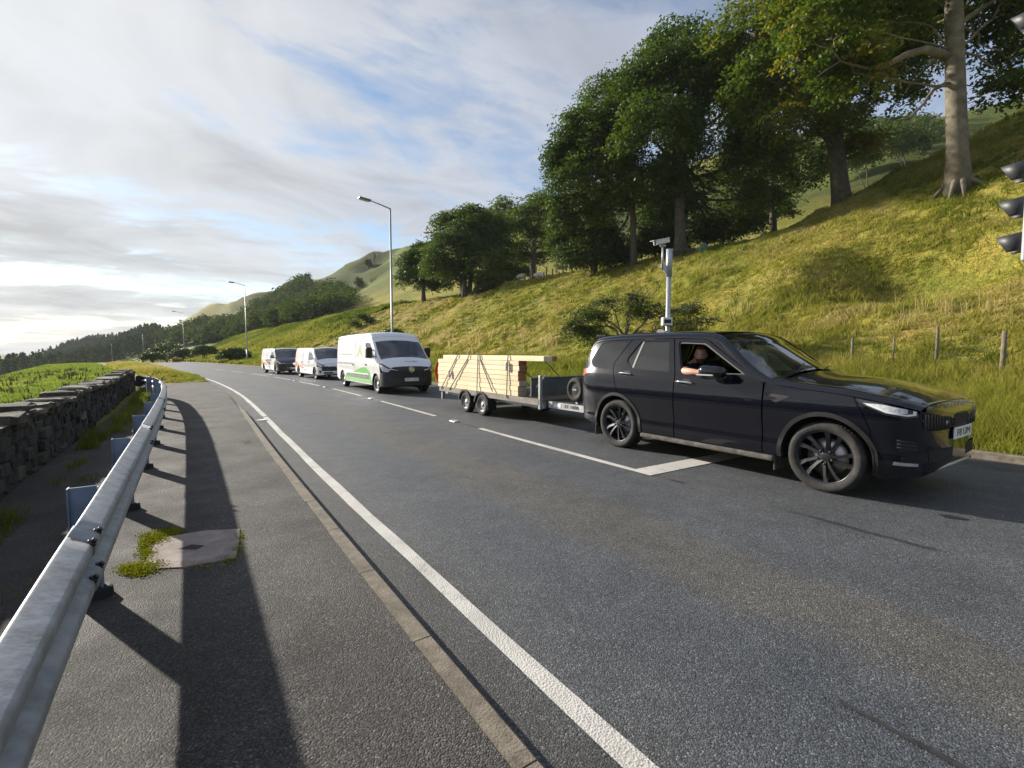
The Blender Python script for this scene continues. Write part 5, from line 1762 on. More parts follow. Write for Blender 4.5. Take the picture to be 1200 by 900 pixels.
for k, (a, b) in enumerate(zip(edges_[:-1], edges_[1:])):
    bpz = beam_piece('beam', a, b+.16, .0 if k % 2 else .006)
    if k:
        for q in (.05, .21):
            for zz, oo in ((.505, .080), (.668, .080)):
                p, al, ac = rail_at(a+q-.05)
                c = gl(p+ac*oo+Vector((0, 0, zz)))
                up_ = (ac*.7+Vector((0, 0, .7)))
                bl = MB(); bl.smooth = True
                bl.tube([c-up_*.008, c+up_*.006], .019, 10); bl.tube([c+up_*.004, c+up_*.020], .012, 6)
                bl.build('bolt', m_bolt, bpz)
for s in posts:
    if s > 19.6: continue
    p, al, ac = rail_at(s)
    M = Matrix(((ac.x, al.x, 0, gl(p).x), (ac.y, al.y, 0, gl(p).y), (0, 0, 1, 0), (0, 0, 0, 1)))
    mb = MB()
    # open section post: web across the rail, flanges along it
    mb.box((-.135, -.004, -.05), (-.012, .004, .66), M @ Matrix.Translation((0, 0, .0)))
    mb.box((-.142, -.030, -.05), (-.134, .030, .661), M)
    mb.box((-.013, -.030, -.05), (-.006, .032, .65), M)
    po = mb.build('post', m_post, guard)
    mb = MB(); mb.smooth = False
    mb.lathe([(.062, -.02), (.072, .0), (.066, .055), (.05, .06)], 18, M @ Matrix.Translation((-.03, 0, 0)), 'Z')
    mb.lathe([(.0, .058), (.055, .06)], 18, M @ Matrix.Translation((-.03, 0, 0)), 'Z')
    mb.build('collar', m_rubber, po)
p, al, ac = rail_at(20.0)
mb = MB(); M = Matrix(((ac.x, al.x, 0, gl(p).x), (ac.y, al.y, 0, gl(p).y), (0, 0, 1, 0), (0, 0, 0, 1)))
mb.bbox((-.12, -.05, .30), (.10, .22, .66), .05, M); mb.build('end_terminal', m_rubber, guard)

# ---- dry stone wall
m_stone, N = new_mat('gritstone')
tcs = N.n('ShaderNodeTexCoord').outputs['Object']
att = N.n('ShaderNodeAttribute', {'attribute_name': 'tint'}).outputs['Fac']
base = N.ramp(att, (0.0, (.022, .020, .018)), (.35, (.045, .040, .034)), (.7, (.085, .075, .062)), (1.0, (.19, .17, .14)))  # the wall's shade is put into the stone colour, coping tinted paler
nz = N.noise(tcs, 9, 7, .7); c = N.mix(1.0, base, N.ramp(nz, (.3, .55), (.7, 1.4)), 'MULTIPLY')
li = N.ramp(N.noise(tcs, 23, 5, .6), (.62, 0.0), (.70, .7)); c = N.mix(li, c, (.26, .26, .22))
ms = N.ramp(N.noise(tcs, 3.1, 6, .65), (.55, 0.0), (.70, .6)); c = N.mix(ms, c, (.06, .075, .025))
b = N.n('ShaderNodeBsdfPrincipled', None, Base_Color=c, Roughness=.95)
bp = N.n('ShaderNodeBump', None, Strength=.9, Distance=.03, Height=nz); N.t.links.new(bp.outputs[0], b.inputs['Normal'])
finish(N, b.outputs[0])
WN = -1.52
def stone_block(V, F, T, lo, hi, M, jit, tint):
    """rough block: box with a few extra cuts, jittered"""
    nx, ny, nz_ = 3, 2, 2
    g = []
    bm = bmesh.new(); bmesh.ops.create_cube(bm, size=1)
    bmesh.ops.bevel(bm, geom=bm.edges[:], offset=.11, segments=1, affect='EDGES')
    for v in bm.verts:
        q = v.co
        p = Vector(((q.x+.5)*(hi[0]-lo[0])+lo[0], (q.y+.5)*(hi[1]-lo[1])+lo[1], (q.z+.5)*(hi[2]-lo[2])+lo[2]))
        p += Vector((random.gauss(0, jit), random.gauss(0, jit*.6), random.gauss(0, jit*.6)))
        v.co = M(p)
    bm.verts.index_update()
    b0 = len(V)
    V += [tuple(v.co) for v in bm.verts]
    for f in bm.faces:
        F.append([b0+v.index for v in f.verts]); T.append(tint)
    bm.free()
def stones_to_obj(name, V, F, T, parent=None):
    me = bpy.data.meshes.new(name); me.from_pydata(V, [], F)
    at = me.attributes.new('tint', 'FLOAT', 'FACE'); at.data.foreach_set('value', np.array(T, dtype=np.float32))
    bm = bmesh.new(); bm.from_mesh(me); bmesh.ops.recalc_face_normals(bm, faces=bm.faces[:]); bm.to_mesh(me); bm.free()
    return link_mesh(name, me, m_stone, parent)
wall = thing('stone_wall', Wsn(10, WN-.2, 0), 'long dark dry stone wall with rough flat coping along the field edge', 'wall')
WI = wall.location
Mw = lambda p: Wsn(p.x, p.y+.02*math.sin(p.x*.9), p.z)-WI
V, F, T = [], [], []
z = -.06
hts = [.15, .14, .14, .12, .12, .11]
top_fn = lambda s: .80+.03*math.sin(s*1.3)+.025*math.sin(s*3.7+1)
for hgt in hts:
    s = -5.0+random.random()*.3
    while s < 22.9:
        L = random.uniform(.16, .46)
        batter = .05*(z/.9)
        bulge = random.uniform(-.03, .022)
        hh = hgt*random.uniform(.9, 1.12)
        stone_block(V, F, T, (s, WN-.36+batter, z), (s+L-.008, WN-batter+bulge, z+hh), Mw, .010, min(1, max(0, random.gauss(.32, .22))))
        s += L
    z += hgt
stones_to_obj('wall_body', V, F, T, wall)
V, F, T = [], [], []
s = -5.0
while s < 22.9:
    L = random.uniform(.18, .50)
    h0 = z-.03+random.uniform(-.02, .02)
    stone_block(V, F, T, (s, WN-.42+random.uniform(-.03, .03), h0), (s+L-.01, WN+.01+random.uniform(-.05, .04), h0+random.uniform(.05, .13)), Mw, .020, min(1, max(0, random.gauss(.80, .18))))
    if random.random() < .06:
        stone_block(V, F, T, (s+.05, WN-.40, h0+.08), (s+L*.7, WN-.02, h0+.08+random.uniform(.05, .09)), Mw, .014, min(1, max(0, random.gauss(.6, .2))))
    s += L
stones_to_obj('coping', V, F, T, wall)
V, F, T = [], [], []
stone_block(V, F, T, (22.9, WN-.48, -.05), (23.25, WN+.03, .84), Mw, .015, .45)
stones_to_obj('end_stone', V, F, T, wall)

# ---- street lamps
m_lampp = simple('grey_column', (.30, .32, .33), .45, .4, noise=.15, nscale=3, grime=((.16, .17, .15), .4, 2))
m_lantern = simple('lantern_grey', (.13, .14, .15), .4, .3)
m_lens = simple('lantern_lens', (.55, .56, .55), .15, coat=1.0)
def lamp_parts(root, H, arm, lift):
    mb = MB(); mb.smooth = True
    mb.tube([(0, 0, -.3), (0, 0, 1.5)], .085, 12); mb.tube([(0, 0, 1.5), (0, 0, 1.62), (0, 0, H)], [.085, .065, .045], 12)
    mb.build('column', m_lampp, root)
    mb = MB(); mb.bbox((-.04, -.091, .5), (.04, -.07, 1.15), .006); mb.build('door_panel', m_lampp, root)
    mb = MB(); mb.smooth = True
    mb.tube([(0, 0, H-.10), (.04, 0, H-.01), (arm*.5, 0, H+lift*.5), (arm, 0, H+lift)], [.045, .036, .032, .028], 10)
    mb.build('bracket_arm', m_lampp, root)
    mb = MB()
    M = Matrix.Translation((arm, 0, H+lift)) @ Matrix.Rotation(R(-5), 4, 'Y')
    mb.bbox((-.02, -.13, -.055), (.62, .13, .045), .03, M)
    ln = mb.build('lantern', m_lantern, root)
    mb = MB(); mb.smooth = True
    mb.bbox((.10, -.105, -.085), (.56, .105, -.05), .02, M); mb.build('lens', m_lens, ln)
LH = 9.2
lamps = [  # photo column, ground depth, which
    (460, 27.3, 'tall grey lamp post nearest the queue, above the tall white van'),
    (289.5, 59, 'tall grey lamp post rising just behind the two low vans'),
    (216, 95, 'grey lamp post before the wooded hillside, beyond the bend'),
    (168, 150, 'far grey lamp post just past the end of the stone wall'),
    (131, 190, 'distant lamp post over the stone wall, before the dark wood'),
    (106, 220, 'small distant lamp post between two others over the stone wall'),
    (48, 250, 'most distant lamp post, low over the green field')]
lroot = None
for (px, Y, lab) in lamps:
    g = ground_at(px, Y)
    t_, d_ = td(g.x, g.y)
    al, ac = road_heading(float(t_))
    r = bpy.data.objects.new('street_lamp', None); COL.objects.link(r)
    r.location = g
    r.rotation_euler = (0, 0, rot_for(-ac if px > 100 else -ac))
    props(r, lab, 'street lamp', 'street lamps along the road')
    if lroot is None:
        lamp_parts(r, LH, 1.12, .22); lroot = r
    else:
        for ch in lroot.children: copy_tree(ch, r)

# ---- camera mast behind the car
m_white_g = simple('pale_housing', (.62, .64, .65), .4, noise=.1)
m_mast = simple('mast_grey', (.40, .42, .45), .45, .3, noise=.12, nscale=4)
g = ground_at(782, 12.1)
mast = thing('camera_mast', g, 'grey mast with a white traffic camera on the verge behind the black car', 'camera mast')
mb = MB(); mb.smooth = True
Hm = at(782, 292, 12.1).z-g.z
mb.tube([(0, 0, -.2), (0, 0, Hm-.62)], .056, 14); mb.tube([(0, 0, Hm-.66), (0, 0, Hm)], .074, 14); mb.build('pole', m_mast, mast)
mb = MB(); mb.smooth = True
mb.tube([(-.17, -.02, Hm-.50), (-.17, -.02, Hm+.10)], .022, 8); mb.prism([(-.06, Hm-.62), (-.06, Hm-.40), (-.20, Hm-.36), (-.20, Hm-.44)], 'Y', -.03, .01); mb.lathe([(0, 0), (.07, 0), (.07, .03), (0, .03)], 12, Matrix.Translation((-.17, -.02, Hm+.06)), 'Z'); mb.build('bracket', m_mast, mast)
M = Matrix.Translation((-.21, -.02, Hm+.17)) @ Matrix.Rotation(R(205), 4, 'Z') @ Matrix.Rotation(R(14), 4, 'Y')
mb = MB(); mb.bbox((-.22, -.065, -.05), (.20, .065, .06), .012, M); mb.bbox((-.24, -.075, .058), (.28, .075, .068), .003, M); ch_ = mb.build('camera_housing', m_white_g, mast)
mb = MB(); mb.smooth = True; mb.lathe([(0, .205), (.04, .205), (.045, .19)], 16, M, 'X'); mb.build('lens', m_ink, ch_)
mb = MB(); zb_ = at(782, 377, 12.1).z-g.z
mb.bbox((-.17, -.16, zb_-.10), (.06, .02, zb_+.10), .015); bx_ = mb.build('control_box', m_white_g, mast)
mb = MB(); mb.bbox((-.14, -.166, zb_-.045), (.03, -.158, zb_+.045), .004); mb.build('dark_panel', m_ink, bx_)
mb = MB(); mb.bbox((.06, -.10, zb_-.12), (.085, .03, zb_+.11), .004); mb.build('yellow_label', simple('yellow_label', (.55, .47, .18), .6), bx_)

# ---- traffic signal at the right edge
m_sig = simple('signal_black', (.028, .030, .034), .5, noise=.15)
m_sigg = simple('signal_grey', (.30, .32, .34), .5, noise=.15)
SP = Vector((6.965, 6.66, 0)); SP.z = land1(SP.x, SP.y)
sig = thing('traffic_signal', SP, 'tall traffic signal with black hooded lamps at the right edge, above the verge', 'traffic signal', rot_for(Vector((UX, UY, 0))))
mb = MB(); mb.smooth = True; mb.tube([(-.16, 0, -.2), (-.16, 0, 6.9)], .07, 14); mb.build('pole', m_sigg, sig)
lens_cols = [('red_lens', (.22, .02, .02)), ('amber_lens', (.25, .12, .01)), ('green_lens', (.01, .16, .10))]
lens_m = [simple(a, b, .15, coat=1.0) for a, b in lens_cols]
sp_ = .478
def sig_head(zc_):
    mb = MB(); mb.bbox((-.07, -.20, zc_-1.5*sp_-.02), (.06, .20, zc_+1.5*sp_+.02), .03); hd = mb.build('signal_head', m_sigg, sig)
    mb = MB(); mb.bbox((-.018, -.34, zc_-1.5*sp_-.14), (-.012, .34, zc_+1.5*sp_+.14), .002); mb.build('backing_board', m_sig, hd)
    for k in range(3):
        zz = zc_+(1-k)*sp_
        mb = MB(); mb.smooth = True
        # hood: tube cut away below, longer at the top
        n = 20; vs = []
        for j in range(n+1):
            a = R(-35)+R(250)*j/n
            L = .27*(.4+.65*max(0, .5+.5*math.sin(a)))
            vs += [(.06, math.cos(a)*.165, zz+math.sin(a)*.165), (.06+L, math.cos(a)*.150, zz+math.sin(a)*.150-.02)]
        mb.add(vs, [(j*2, j*2+1, j*2+3, j*2+2) for j in range(n)])
        hd_ = mb.build('hood', m_sig, hd); sm = hd_.modifiers.new('t', 'SOLIDIFY'); sm.thickness = .006
        mb = MB(); mb.smooth = True; mb.lathe([(0, .085), (.08, .078), (.14, .060)], 20, Matrix.Translation((0, 0, zz)), 'X'); mb.build('lens', lens_m[k], hd)
    mb = MB(); mb.tube([(-.16, 0, zc_+.4), (-.05, 0, zc_+.4)], .03, 6); mb.tube([(-.16, 0, zc_-.4), (-.05, 0, zc_-.4)], .03, 6); mb.build('bracket', m_mast, hd)
sig_head(at(1193, 243, 6.7).z-SP.z)
sig_head(at(1193, -24, 6.7).z-SP.z)

# ---- wire fence at the foot of the bank
m_fpost = simple('fence_timber', (.15, .125, .085), .9, noise=.35, nscale=9, bump=.5, bscale=40)
m_wire = simple('wire', (.12, .12, .115), .5, .6)
fence = thing('wire_fence', Wsn(2, 15.3, 0.9), 'post and wire fence at the foot of the grass bank, behind the car', 'fence')
FI = fence.location
fpx = [(1175, 11.0, 1.12, .05), (1097, 12.4, .95, .036), (1046, 12.9, .80, .022), (998, 13.4, .98, .036), (925, 14.9, .9, .034), (860, 16.3, .9, .034), (1262, 9.9, 1.15, .05), (1380, 8.6, 1.15, .05)]
tops_ = []
for px, Y, hh, rr_ in fpx:
    q = ground_at(px, Y)-FI
    mb = MB(); mb.smooth = False
    mb.tube([q+Vector((0, 0, -.2)), q+Vector((.02, 0, hh*.5)), q+Vector((random.uniform(-.03, .03), 0, hh))], [rr_*1.05, rr_, rr_*.92], 7)
    mb.build('post', m_fpost, fence)
    tops_.append((px, q, hh))
tops_.sort(key=lambda a: a[0])
for fr_ in (.92, .62, .34):
    mb = MB()
    pts = []
    for px, q, hh in tops_:
        pts.append(q+Vector((0, -.05, 1.0*fr_)))
    fine_ = []
    for a, b in zip(pts[:-1], pts[1:]):
        for k in range(5): fine_.append(a.lerp(b, k/5)+Vector((0, 0, -.035*math.sin(math.pi*k/5))))
    fine_.append(pts[-1])
    mb.tube(fine_, .0025, 4); mb.build('wire', m_wire, fence)

# ---- old field fence by the sheep, far up the bank
ff = thing('field_fence', ground_at(632, 47), 'few short weathered fence posts on the crest by the sheep', 'fence')
FF = ff.location
qs = []
for px, Y in ((608, 52), (621, 47.5), (628, 47), (640, 50), (647, 52)):
    q = ground_at(px, Y)-FF; qs.append(q)
    mb = MB(); mb.tube([q+Vector((0, 0, -.2)), q+Vector((0, 0, random.uniform(.9, 1.3)))], .075, 6); mb.build('post', m_fpost, ff)
mb = MB(); mb.tube([q+Vector((0, 0, .8)) for q in qs], .012, 4); mb.build('wire', m_wire, ff)

# ---- cover slab, studs, stains and small things on the ground
m_slab = simple('pinkish_concrete', (.30, .245, .215), .9, noise=.3, nscale=7, bump=.6, bscale=55, grime=((.10, .08, .07), .6, 3))
slab_px = [(166, 668), (186, 632), (240, 623), (281, 621), (280, 640), (276, 655), (215, 666)]
sl = thing('cover_slab', Wsn(4.4, 0, Z0), 'worn pinkish concrete cover slab set in the footway, edged with moss', 'cover slab')
def gpt(px, py, z):
    a = (px-600)/FPX; b = (450-py)/FPX
    r = (a, math.cos(PITCH)+b*math.sin(PITCH), b*math.cos(PITCH)-math.sin(PITCH)); k = (z-CAMZ)/r[2]
    return Vector((r[0]*k, r[1]*k, z))
P_ = [gpt(x, y, Z0) for x, y in slab_px]
mb = MB(); mb.prism([(p.x-sl.location.x, p.y-sl.location.y) for p in P_], 'Z', -.05, .010); so_ = mb.build('slab', m_slab, sl)
hc_ = gpt(224, 643, Z0)-sl.location
mb = MB(); mb.prism([(hc_.x-.07, hc_.y-.03), (hc_.x+.06, hc_.y-.04), (hc_.x+.08, hc_.y+.03), (hc_.x-.03, hc_.y+.05)], 'Z', .009, .0125); mb.build('lifting_hole', m_void, sl)
m_stud = simple('stud_white', (.55, .55, .52), .4)
st0 = None
for (t_, lab) in ((9.35, 'road stud in the gap of the centre line beside the trailer wheels'), (15.3, 'road stud in the gap of the centre line beside the tall van front wheel'), (21.1, 'road stud in the gap of the centre line between tall and low vans'), (26.5, 'road stud in the gap of the centre line by the second van')):
    r = bpy.data.objects.new('road_stud', None); COL.objects.link(r); r.location = road_pt(t_, 4.62, .015); al, ac = road_heading(t_); r.rotation_euler = (0, 0, rot_for(al))
    props(r, lab, 'road stud', 'studs along the centre line')
    if st0 is None:
        st0 = r
        mb = MB(); mb.bbox((-.13, -.07, -.01), (.13, .07, .022), .012); mb.build('stud_base', m_galv, r)
        for sx in (-1, 1):
            mb = MB(); mb.bbox((sx*.10-.012, -.035, .012), (sx*.10+.012, .035, .026), .004); mb.build('reflector', m_stud, r)
    else:
        for ch in st0.children: copy_tree(ch, r)
# a dropped cup and a dark scrap
q = gpt(307, 493, .0)
lit = thing('paper_litter', q, 'flattened white paper litter lying by the edge line', 'litter')
mb = MB(); mb.add([(-.10, -.05, .012), (.10, -.07, .02), (.13, .04, .012), (.02, .07, .035), (-.12, .05, .014)], [(0, 1, 3), (1, 2, 3), (0, 3, 4)], False); lo_ = mb.build('paper', m_plate, lit); lo_.modifiers.new('t', 'SOLIDIFY').thickness = .004
q = gpt(1117, 607, .012)
m_oil = simple('black_rubber_scrap', (.012, .012, .013), .6)
sc = MB(); random.seed(4); ring = [(math.cos(a)*(.11+random.uniform(-.02, .03)), math.sin(a)*(.05+random.uniform(-.01, .015))) for a in np.linspace(0, 2*math.pi, 12)[:-1]]
sc.prism(ring, 'Z', -.004, .008); so2 = sc.build('rubber_scrap', m_oil); so2.location = q; so2.rotation_euler = (0, 0, R(-35)); props(so2, 'black scrap of rubber on the road by the car front wheel', 'scrap')

# ---- sheep on the crest, a pale mound of tarpaulin by the tree
m_wool = simple('wool', (.55, .50, .40), .95, noise=.25, nscale=12, bump=.6, bscale=30)
m_face = simple('sheep_face', (.14, .12, .10), .8)
def build_sheep():
    V = [(-.42, 0, .58), (-.15, 0, .62), (.15, 0, .62), (.38, 0, .62), (.50, 0, .60), (.60, 0, .42), (.64, 0, .26)]
    Rr = [.20, .25, .25, .19, .13, .085, .055]
    E = [(i, i+1) for i in range(6)]
    for (bx, by) in ((-.34, -.12), (-.34, .12), (.28, -.11), (.28, .11)):
        b = len(V); V += [(bx, by, .42), (bx+(-.05 if bx < 0 else .0), by, .24), (bx, by, .02)]; Rr += [.075, .035, .032]
        E += [(0 if bx < 0 else 3, b), (b, b+1), (b+1, b+2)]
    b = len(V); V += [(.56, -.10, .47), (.56, .10, .47)]; Rr += [.022, .022]; E += [(5, b), (5, b+1)]
    me = skin_chain(V, E, Rr, 1, 1)
    for f in me.polygons:
        f.use_smooth = True
        c = f.center
        f.material_index = 1 if (c.x > .52 and c.z < .50) or c.z < .28 else 0
    me.name = 'sheep'
    return me
sheep_me = build_sheep(); sheep_me.materials.append(m_wool); sheep_me.materials.append(m_face)
for px, Y, rz, lab in ((632, 45.5, 2.9, 'pale sheep grazing beside the crest fence posts'), (656, 44.5, .3, 'pale sheep in the middle of the three grazing along the crest'), (672, 43.5, .4, 'pale sheep nearest the big dark bush on the crest'), (611, 50, 2.6, 'sheep half hidden by the crest, farthest left of the flock')):
    o = bpy.data.objects.new('sheep', sheep_me); COL.objects.link(o)
    o.location = ground_at(px, Y); o.rotation_euler = (0, 0, rz); props(o, lab, 'sheep', 'sheep grazing on the crest')
tg_ = ground_at(820, 31.5)
mb = MB(); mb.smooth = False
mb.add([(-.40, -.3, 0), (.55, -.3, 0), (.55, .4, 0), (-.40, .4, 0), (.18, .0, .62), (-.15, .05, .4)], [(0, 1, 4, 5), (1, 2, 4), (2, 3, 5, 4), (3, 0, 5), (0, 3, 2, 1)], False)
o = mb.build('small_tent', simple('pale_green_canvas', (.10, .17, .12), .8, noise=.2)); o.location = tg_; props(o, 'small pale green tent beside a tree trunk on the crest', 'tent')
# ================================================================== TREES, BUSHES, GRASS
def leaf_mat(name, dark, mid, light, trans=.35, warm=None, spec=(.25, .55)):
    m, N = new_mat(name)
    f = N.n('ShaderNodeAttribute', {'attribute_name': 'tint'}).outputs['Fac']
    c = N.ramp(f, (0.0, dark), (.45, mid), (.85, light), (1.0, warm or light))
    d = N.n('ShaderNodeBsdfPrincipled', None, Base_Color=c, Roughness=spec[1])
    d.inputs['Specular IOR Level'].default_value = spec[0]
    t = N.n('ShaderNodeBsdfTranslucent', None, Color=N.mix(1.0, c, (1.25, 1.35, .55), 'MULTIPLY'))
    mx = N.n('ShaderNodeMixShader', None, Fac=trans)
    N.t.links.new(d.outputs[0], mx.inputs[1]); N.t.links.new(t.outputs[0], mx.inputs[2])
    finish(N, mx.outputs[0])
    return m
m_beech = leaf_mat('beech_leaves', (.045, .080, .013), (.085, .130, .019), (.150, .175, .026), .38, (.24, .18, .03))
m_dense = leaf_mat('dense_leaves', (.036, .068, .013), (.070, .112, .019), (.120, .155, .026), .34)
m_bush = leaf_mat('bush_leaves', (.040, .065, .014), (.066, .098, .020), (.105, .130, .030), .3)
m_thorn = leaf_mat('thorn_leaves', (.050, .075, .018), (.080, .105, .026), (.12, .135, .04), .35)
m_woodl = leaf_mat('woodland_leaves', (.048, .072, .024), (.080, .110, .034), (.130, .155, .045), .2, None, (0, 1))
m_conif = leaf_mat('plantation_leaves', (.035, .058, .024), (.055, .082, .032), (.080, .105, .040), .15, None, (0, 1))
m_bark = simple('beech_bark', (.165, .14, .10), .9, noise=.35, nscale=3.5, bump=.6, bscale=9, grime=((.075, .065, .045), .75, 1.6))
m_barkd = simple('dark_bark', (.095, .08, .06), .92, noise=.35, nscale=4, bump=.6, bscale=12)

def sprays(centers, outward, r, per, leaf, g):
    """flat sprays of small four-cornered leaves round each centre"""
    n = len(centers)
    c = np.repeat(centers, per, 0); o = np.repeat(outward, per, 0)
    m = n*per
    rr = np.repeat(r, per) if np.ndim(r) else np.full(m, r)
    th = g.random(m)*2*math.pi; q = np.sqrt(g.random(m))
    # spray plane: mostly level, drooping outwards
    nrm = np.stack([g.normal(0, .30, n), g.normal(0, .30, n), np.ones(n)], 1)+outward*np.array([.45, .45, .2])
    nrm /= np.linalg.norm(nrm, axis=1, keepdims=True)
    nrm = np.repeat(nrm, per, 0)
    a = np.cross(nrm, np.array([.3, .9, .1])); a /= np.linalg.norm(a, axis=1, keepdims=True)
    b = np.cross(nrm, a)
    p = c + (a*np.cos(th)[:, None]+b*np.sin(th)[:, None])*(q*rr)[:, None]
    p[:, 2] -= .22*rr*q*q
    p += g.normal(0, .06, (m, 3))*rr[:, None]
    # every leaf tilted its own way
    ln = nrm + g.normal(0, .55, (m, 3)); ln /= np.linalg.norm(ln, axis=1, keepdims=True)
    la = np.cross(ln, g.normal(0, 1, (m, 3))); la /= np.linalg.norm(la, axis=1, keepdims=True)
    lb = np.cross(ln, la)
    L = leaf*(.7+.6*g.random(m))[:, None]
    V = np.stack([p-la*L, p+lb*L*.52, p+la*L, p-lb*L*.52], 1).reshape(-1, 3)
    F = np.arange(m*4).reshape(-1, 4)
    return V, F, m

def lobe_points(lobes, n, g, shell=.55):
    """points in a union of ellipsoids, thicker towards the skin, with gaps; returns points and outward directions"""
    w = np.array([l[3]*l[4]+l[4]*l[5] for l in lobes]); w = w/w.sum()
    idx = g.choice(len(lobes), n, p=w)
    L = np.array(lobes)
    d = g.normal(0, 1, (n, 3)); d /= np.linalg.norm(d, axis=1, keepdims=True)
    d[:, 2] = np.where(d[:, 2] < -.55, -d[:, 2]*.6, d[:, 2])
    rad = shell+(1-shell)*g.random(n)**.7
    rad *= 1+.16*fbm(d[:, 0]*2.3+idx*3.1, d[:, 1]*2.3+d[:, 2]*1.7, 3)*2
    return L[idx, :3]+d*L[idx, 3:]*rad[:, None], d

def trunk_mesh(mb, base, top, r0, r1, lean=.0, flare=1.4, n=14, wob=.12, g=None):
    pts, rad = [], []
    H = top.z-base.z
    for k in range(10):
        q = k/9
        p = base.lerp(top, q)
        p = p+Vector((math.sin(q*5+r0*9)*wob*q*(1-q*.3), math.cos(q*4+r0*5)*wob*q, 0))
        pts.append(p); rad.append((r0+(r1-r0)*q)*(1+(flare-1)*math.exp(-q*H/.55)))
    pts[0] = pts[0]-Vector((0, 0, .4))
    mb.tube(pts, rad, n)
    return pts

def limb(mb, a, b, ra, rb, sag, n=7, k=7, jit=.12):
    pts = []
    for i in range(k+1):
        q = i/k
        p = a.lerp(b, q)+Vector((random.gauss(0, jit), random.gauss(0, jit), random.gauss(0, jit*.6)))*(math.sin(q*math.pi))
        p.z += sag*math.sin(q*math.pi)
        pts.append(p)
    mb.tube(pts, [ra+(rb-ra)*i/k for i in range(k+1)], n)
    return pts

def make_tree(name, label, base, trunk_top, r0, lobes, leaves, leaf, mat, bark, cat='tree', group=None, spray_r=.5, per=16, shell=.5, stems=1, nlimb=26, warm=0.0, seed=1, cull=0.0, limb_r=.4):
    g = np.random.default_rng(seed); random.seed(seed)
    root = thing(name, base, label, cat, 0, group)
    B = Vector(base)
    lobes = [tuple(np.array(l[:3])-np.array(B))+tuple(l[3:]) for l in lobes]
    tt = Vector(trunk_top)-B
    mb = MB(); mb.smooth = True
    if stems == 1:
        tp = trunk_mesh(mb, Vector((0, 0, 0)), tt, r0, r0*.62)
    else:
        tp = []
        for k in range(stems):
            an = 2*math.pi*k/stems+.4
            tp = trunk_mesh(mb, Vector((math.cos(an)*r0*.8, math.sin(an)*r0*.8, 0)), tt+Vector((math.cos(an)*tt.z*.22, math.sin(an)*tt.z*.22, random.uniform(-.3, .3))), r0*.7, r0*.4)
    # buttress roots
    if r0 > .3:
        for k in range(7):
            an = 2*math.pi*k/7+random.uniform(-.3, .3)
            dv = Vector((math.cos(an), math.sin(an), 0)); e = dv*r0*random.uniform(1.9, 2.7)
            zz = land1(B.x+e.x, B.y+e.y)-B.z
            mb.tube([dv*r0*.5+Vector((0, 0, r0*1.7)), dv*r0*1.05+Vector((0, 0, r0*.7)), Vector((e.x, e.y, zz-.03))], [r0*.34, r0*.34, r0*.10], 8)
    # limbs to the lobes
    starts = []
    for l in lobes:
        c = Vector(l[:3])
        q = .45+.55*random.random()
        s0 = tp[int(q*9)] if c.z > tp[int(q*9)].z-1 else tp[max(2, int(q*6))]
        ra = r0*limb_r*random.uniform(.7, 1.1)
        lp = limb(mb, s0, c, ra, ra*.35, random.uniform(-.2, .5), 8, 8, .18*max(l[3:])*.3)
        starts += [(p, ra*.5) for p in lp[3:]]
    P, D = lobe_points(lobes, max(nlimb, 1), g, .8)
    for p in P:
        p = Vector(p); s0, ra = min(starts, key=lambda a: (a[0]-p).length+random.random()*.8)
        limb(mb, s0, p, min(ra, .05), .012, .1, 5, 5, .12)
    mb.build('trunk', bark, root)
    ns_ = max(1, leaves//per)
    P, D = lobe_points(lobes, ns_, g, shell)
    if cull > 0:
        k = fbm(P[:, 0]*.55+seed, P[:, 1]*.55+P[:, 2]*.62, 3)
        keep = k > -cull+.0
        P, D = P[keep], D[keep]
    # nothing under the ground
    gz = land(P[:, 0]+B.x, P[:, 1]+B.y, False)-B.z
    keep = P[:, 2] > gz+.15
    P, D = P[keep], D[keep]
    V, F, m = sprays(P, D, spray_r*(.6+.8*g.random(len(P))), per, leaf, g)
    tint = np.clip(np.repeat(.42+.5*fbm(P[:, 0]*.5+seed*3.3, P[:, 1]*.5+P[:, 2]*.5, 2)+g.normal(0, .10, len(P)), per)+g.normal(0, .10, m), 0, .86)
    if warm > 0:
        wz = np.repeat(fbm(P[:, 0]*.4-seed, P[:, 1]*.4+P[:, 2]*.4, 2), per)
        tint = np.where(wz+g.normal(0, .12, m) > .42-warm, np.clip(tint+.35, 0, 1), tint)
    np_mesh('crown', V, F, mat, root, False, {'tint': ('FACE', tint)})
    return root

def plobe(px, py, rpx, Y, dY=0.0, sq=.8, rx=1.0, deep=1.0):
    c = at(px, py, Y+dY); r = rpx*Y/FPX
    return (c.x, c.y, c.z, r*rx, r*deep, r*sq)

def T(name, label, base_px, Y, trunk_py, r0, specs, leaves, **kw):
    b = ground_at(base_px, Y)
    top = at(base_px+kw.pop('lean', 0), trunk_py, Y)
    lobes = [plobe(px, py, r, Y, *(rest or ())) for (px, py, r, *rest) in specs]
    return make_tree(name, label, b, top, r0, lobes, leaves, kw.pop('leaf', .105), kw.pop('mat', m_beech), kw.pop('bark', m_bark), **kw)

GT = 'trees along the crest of the bank'
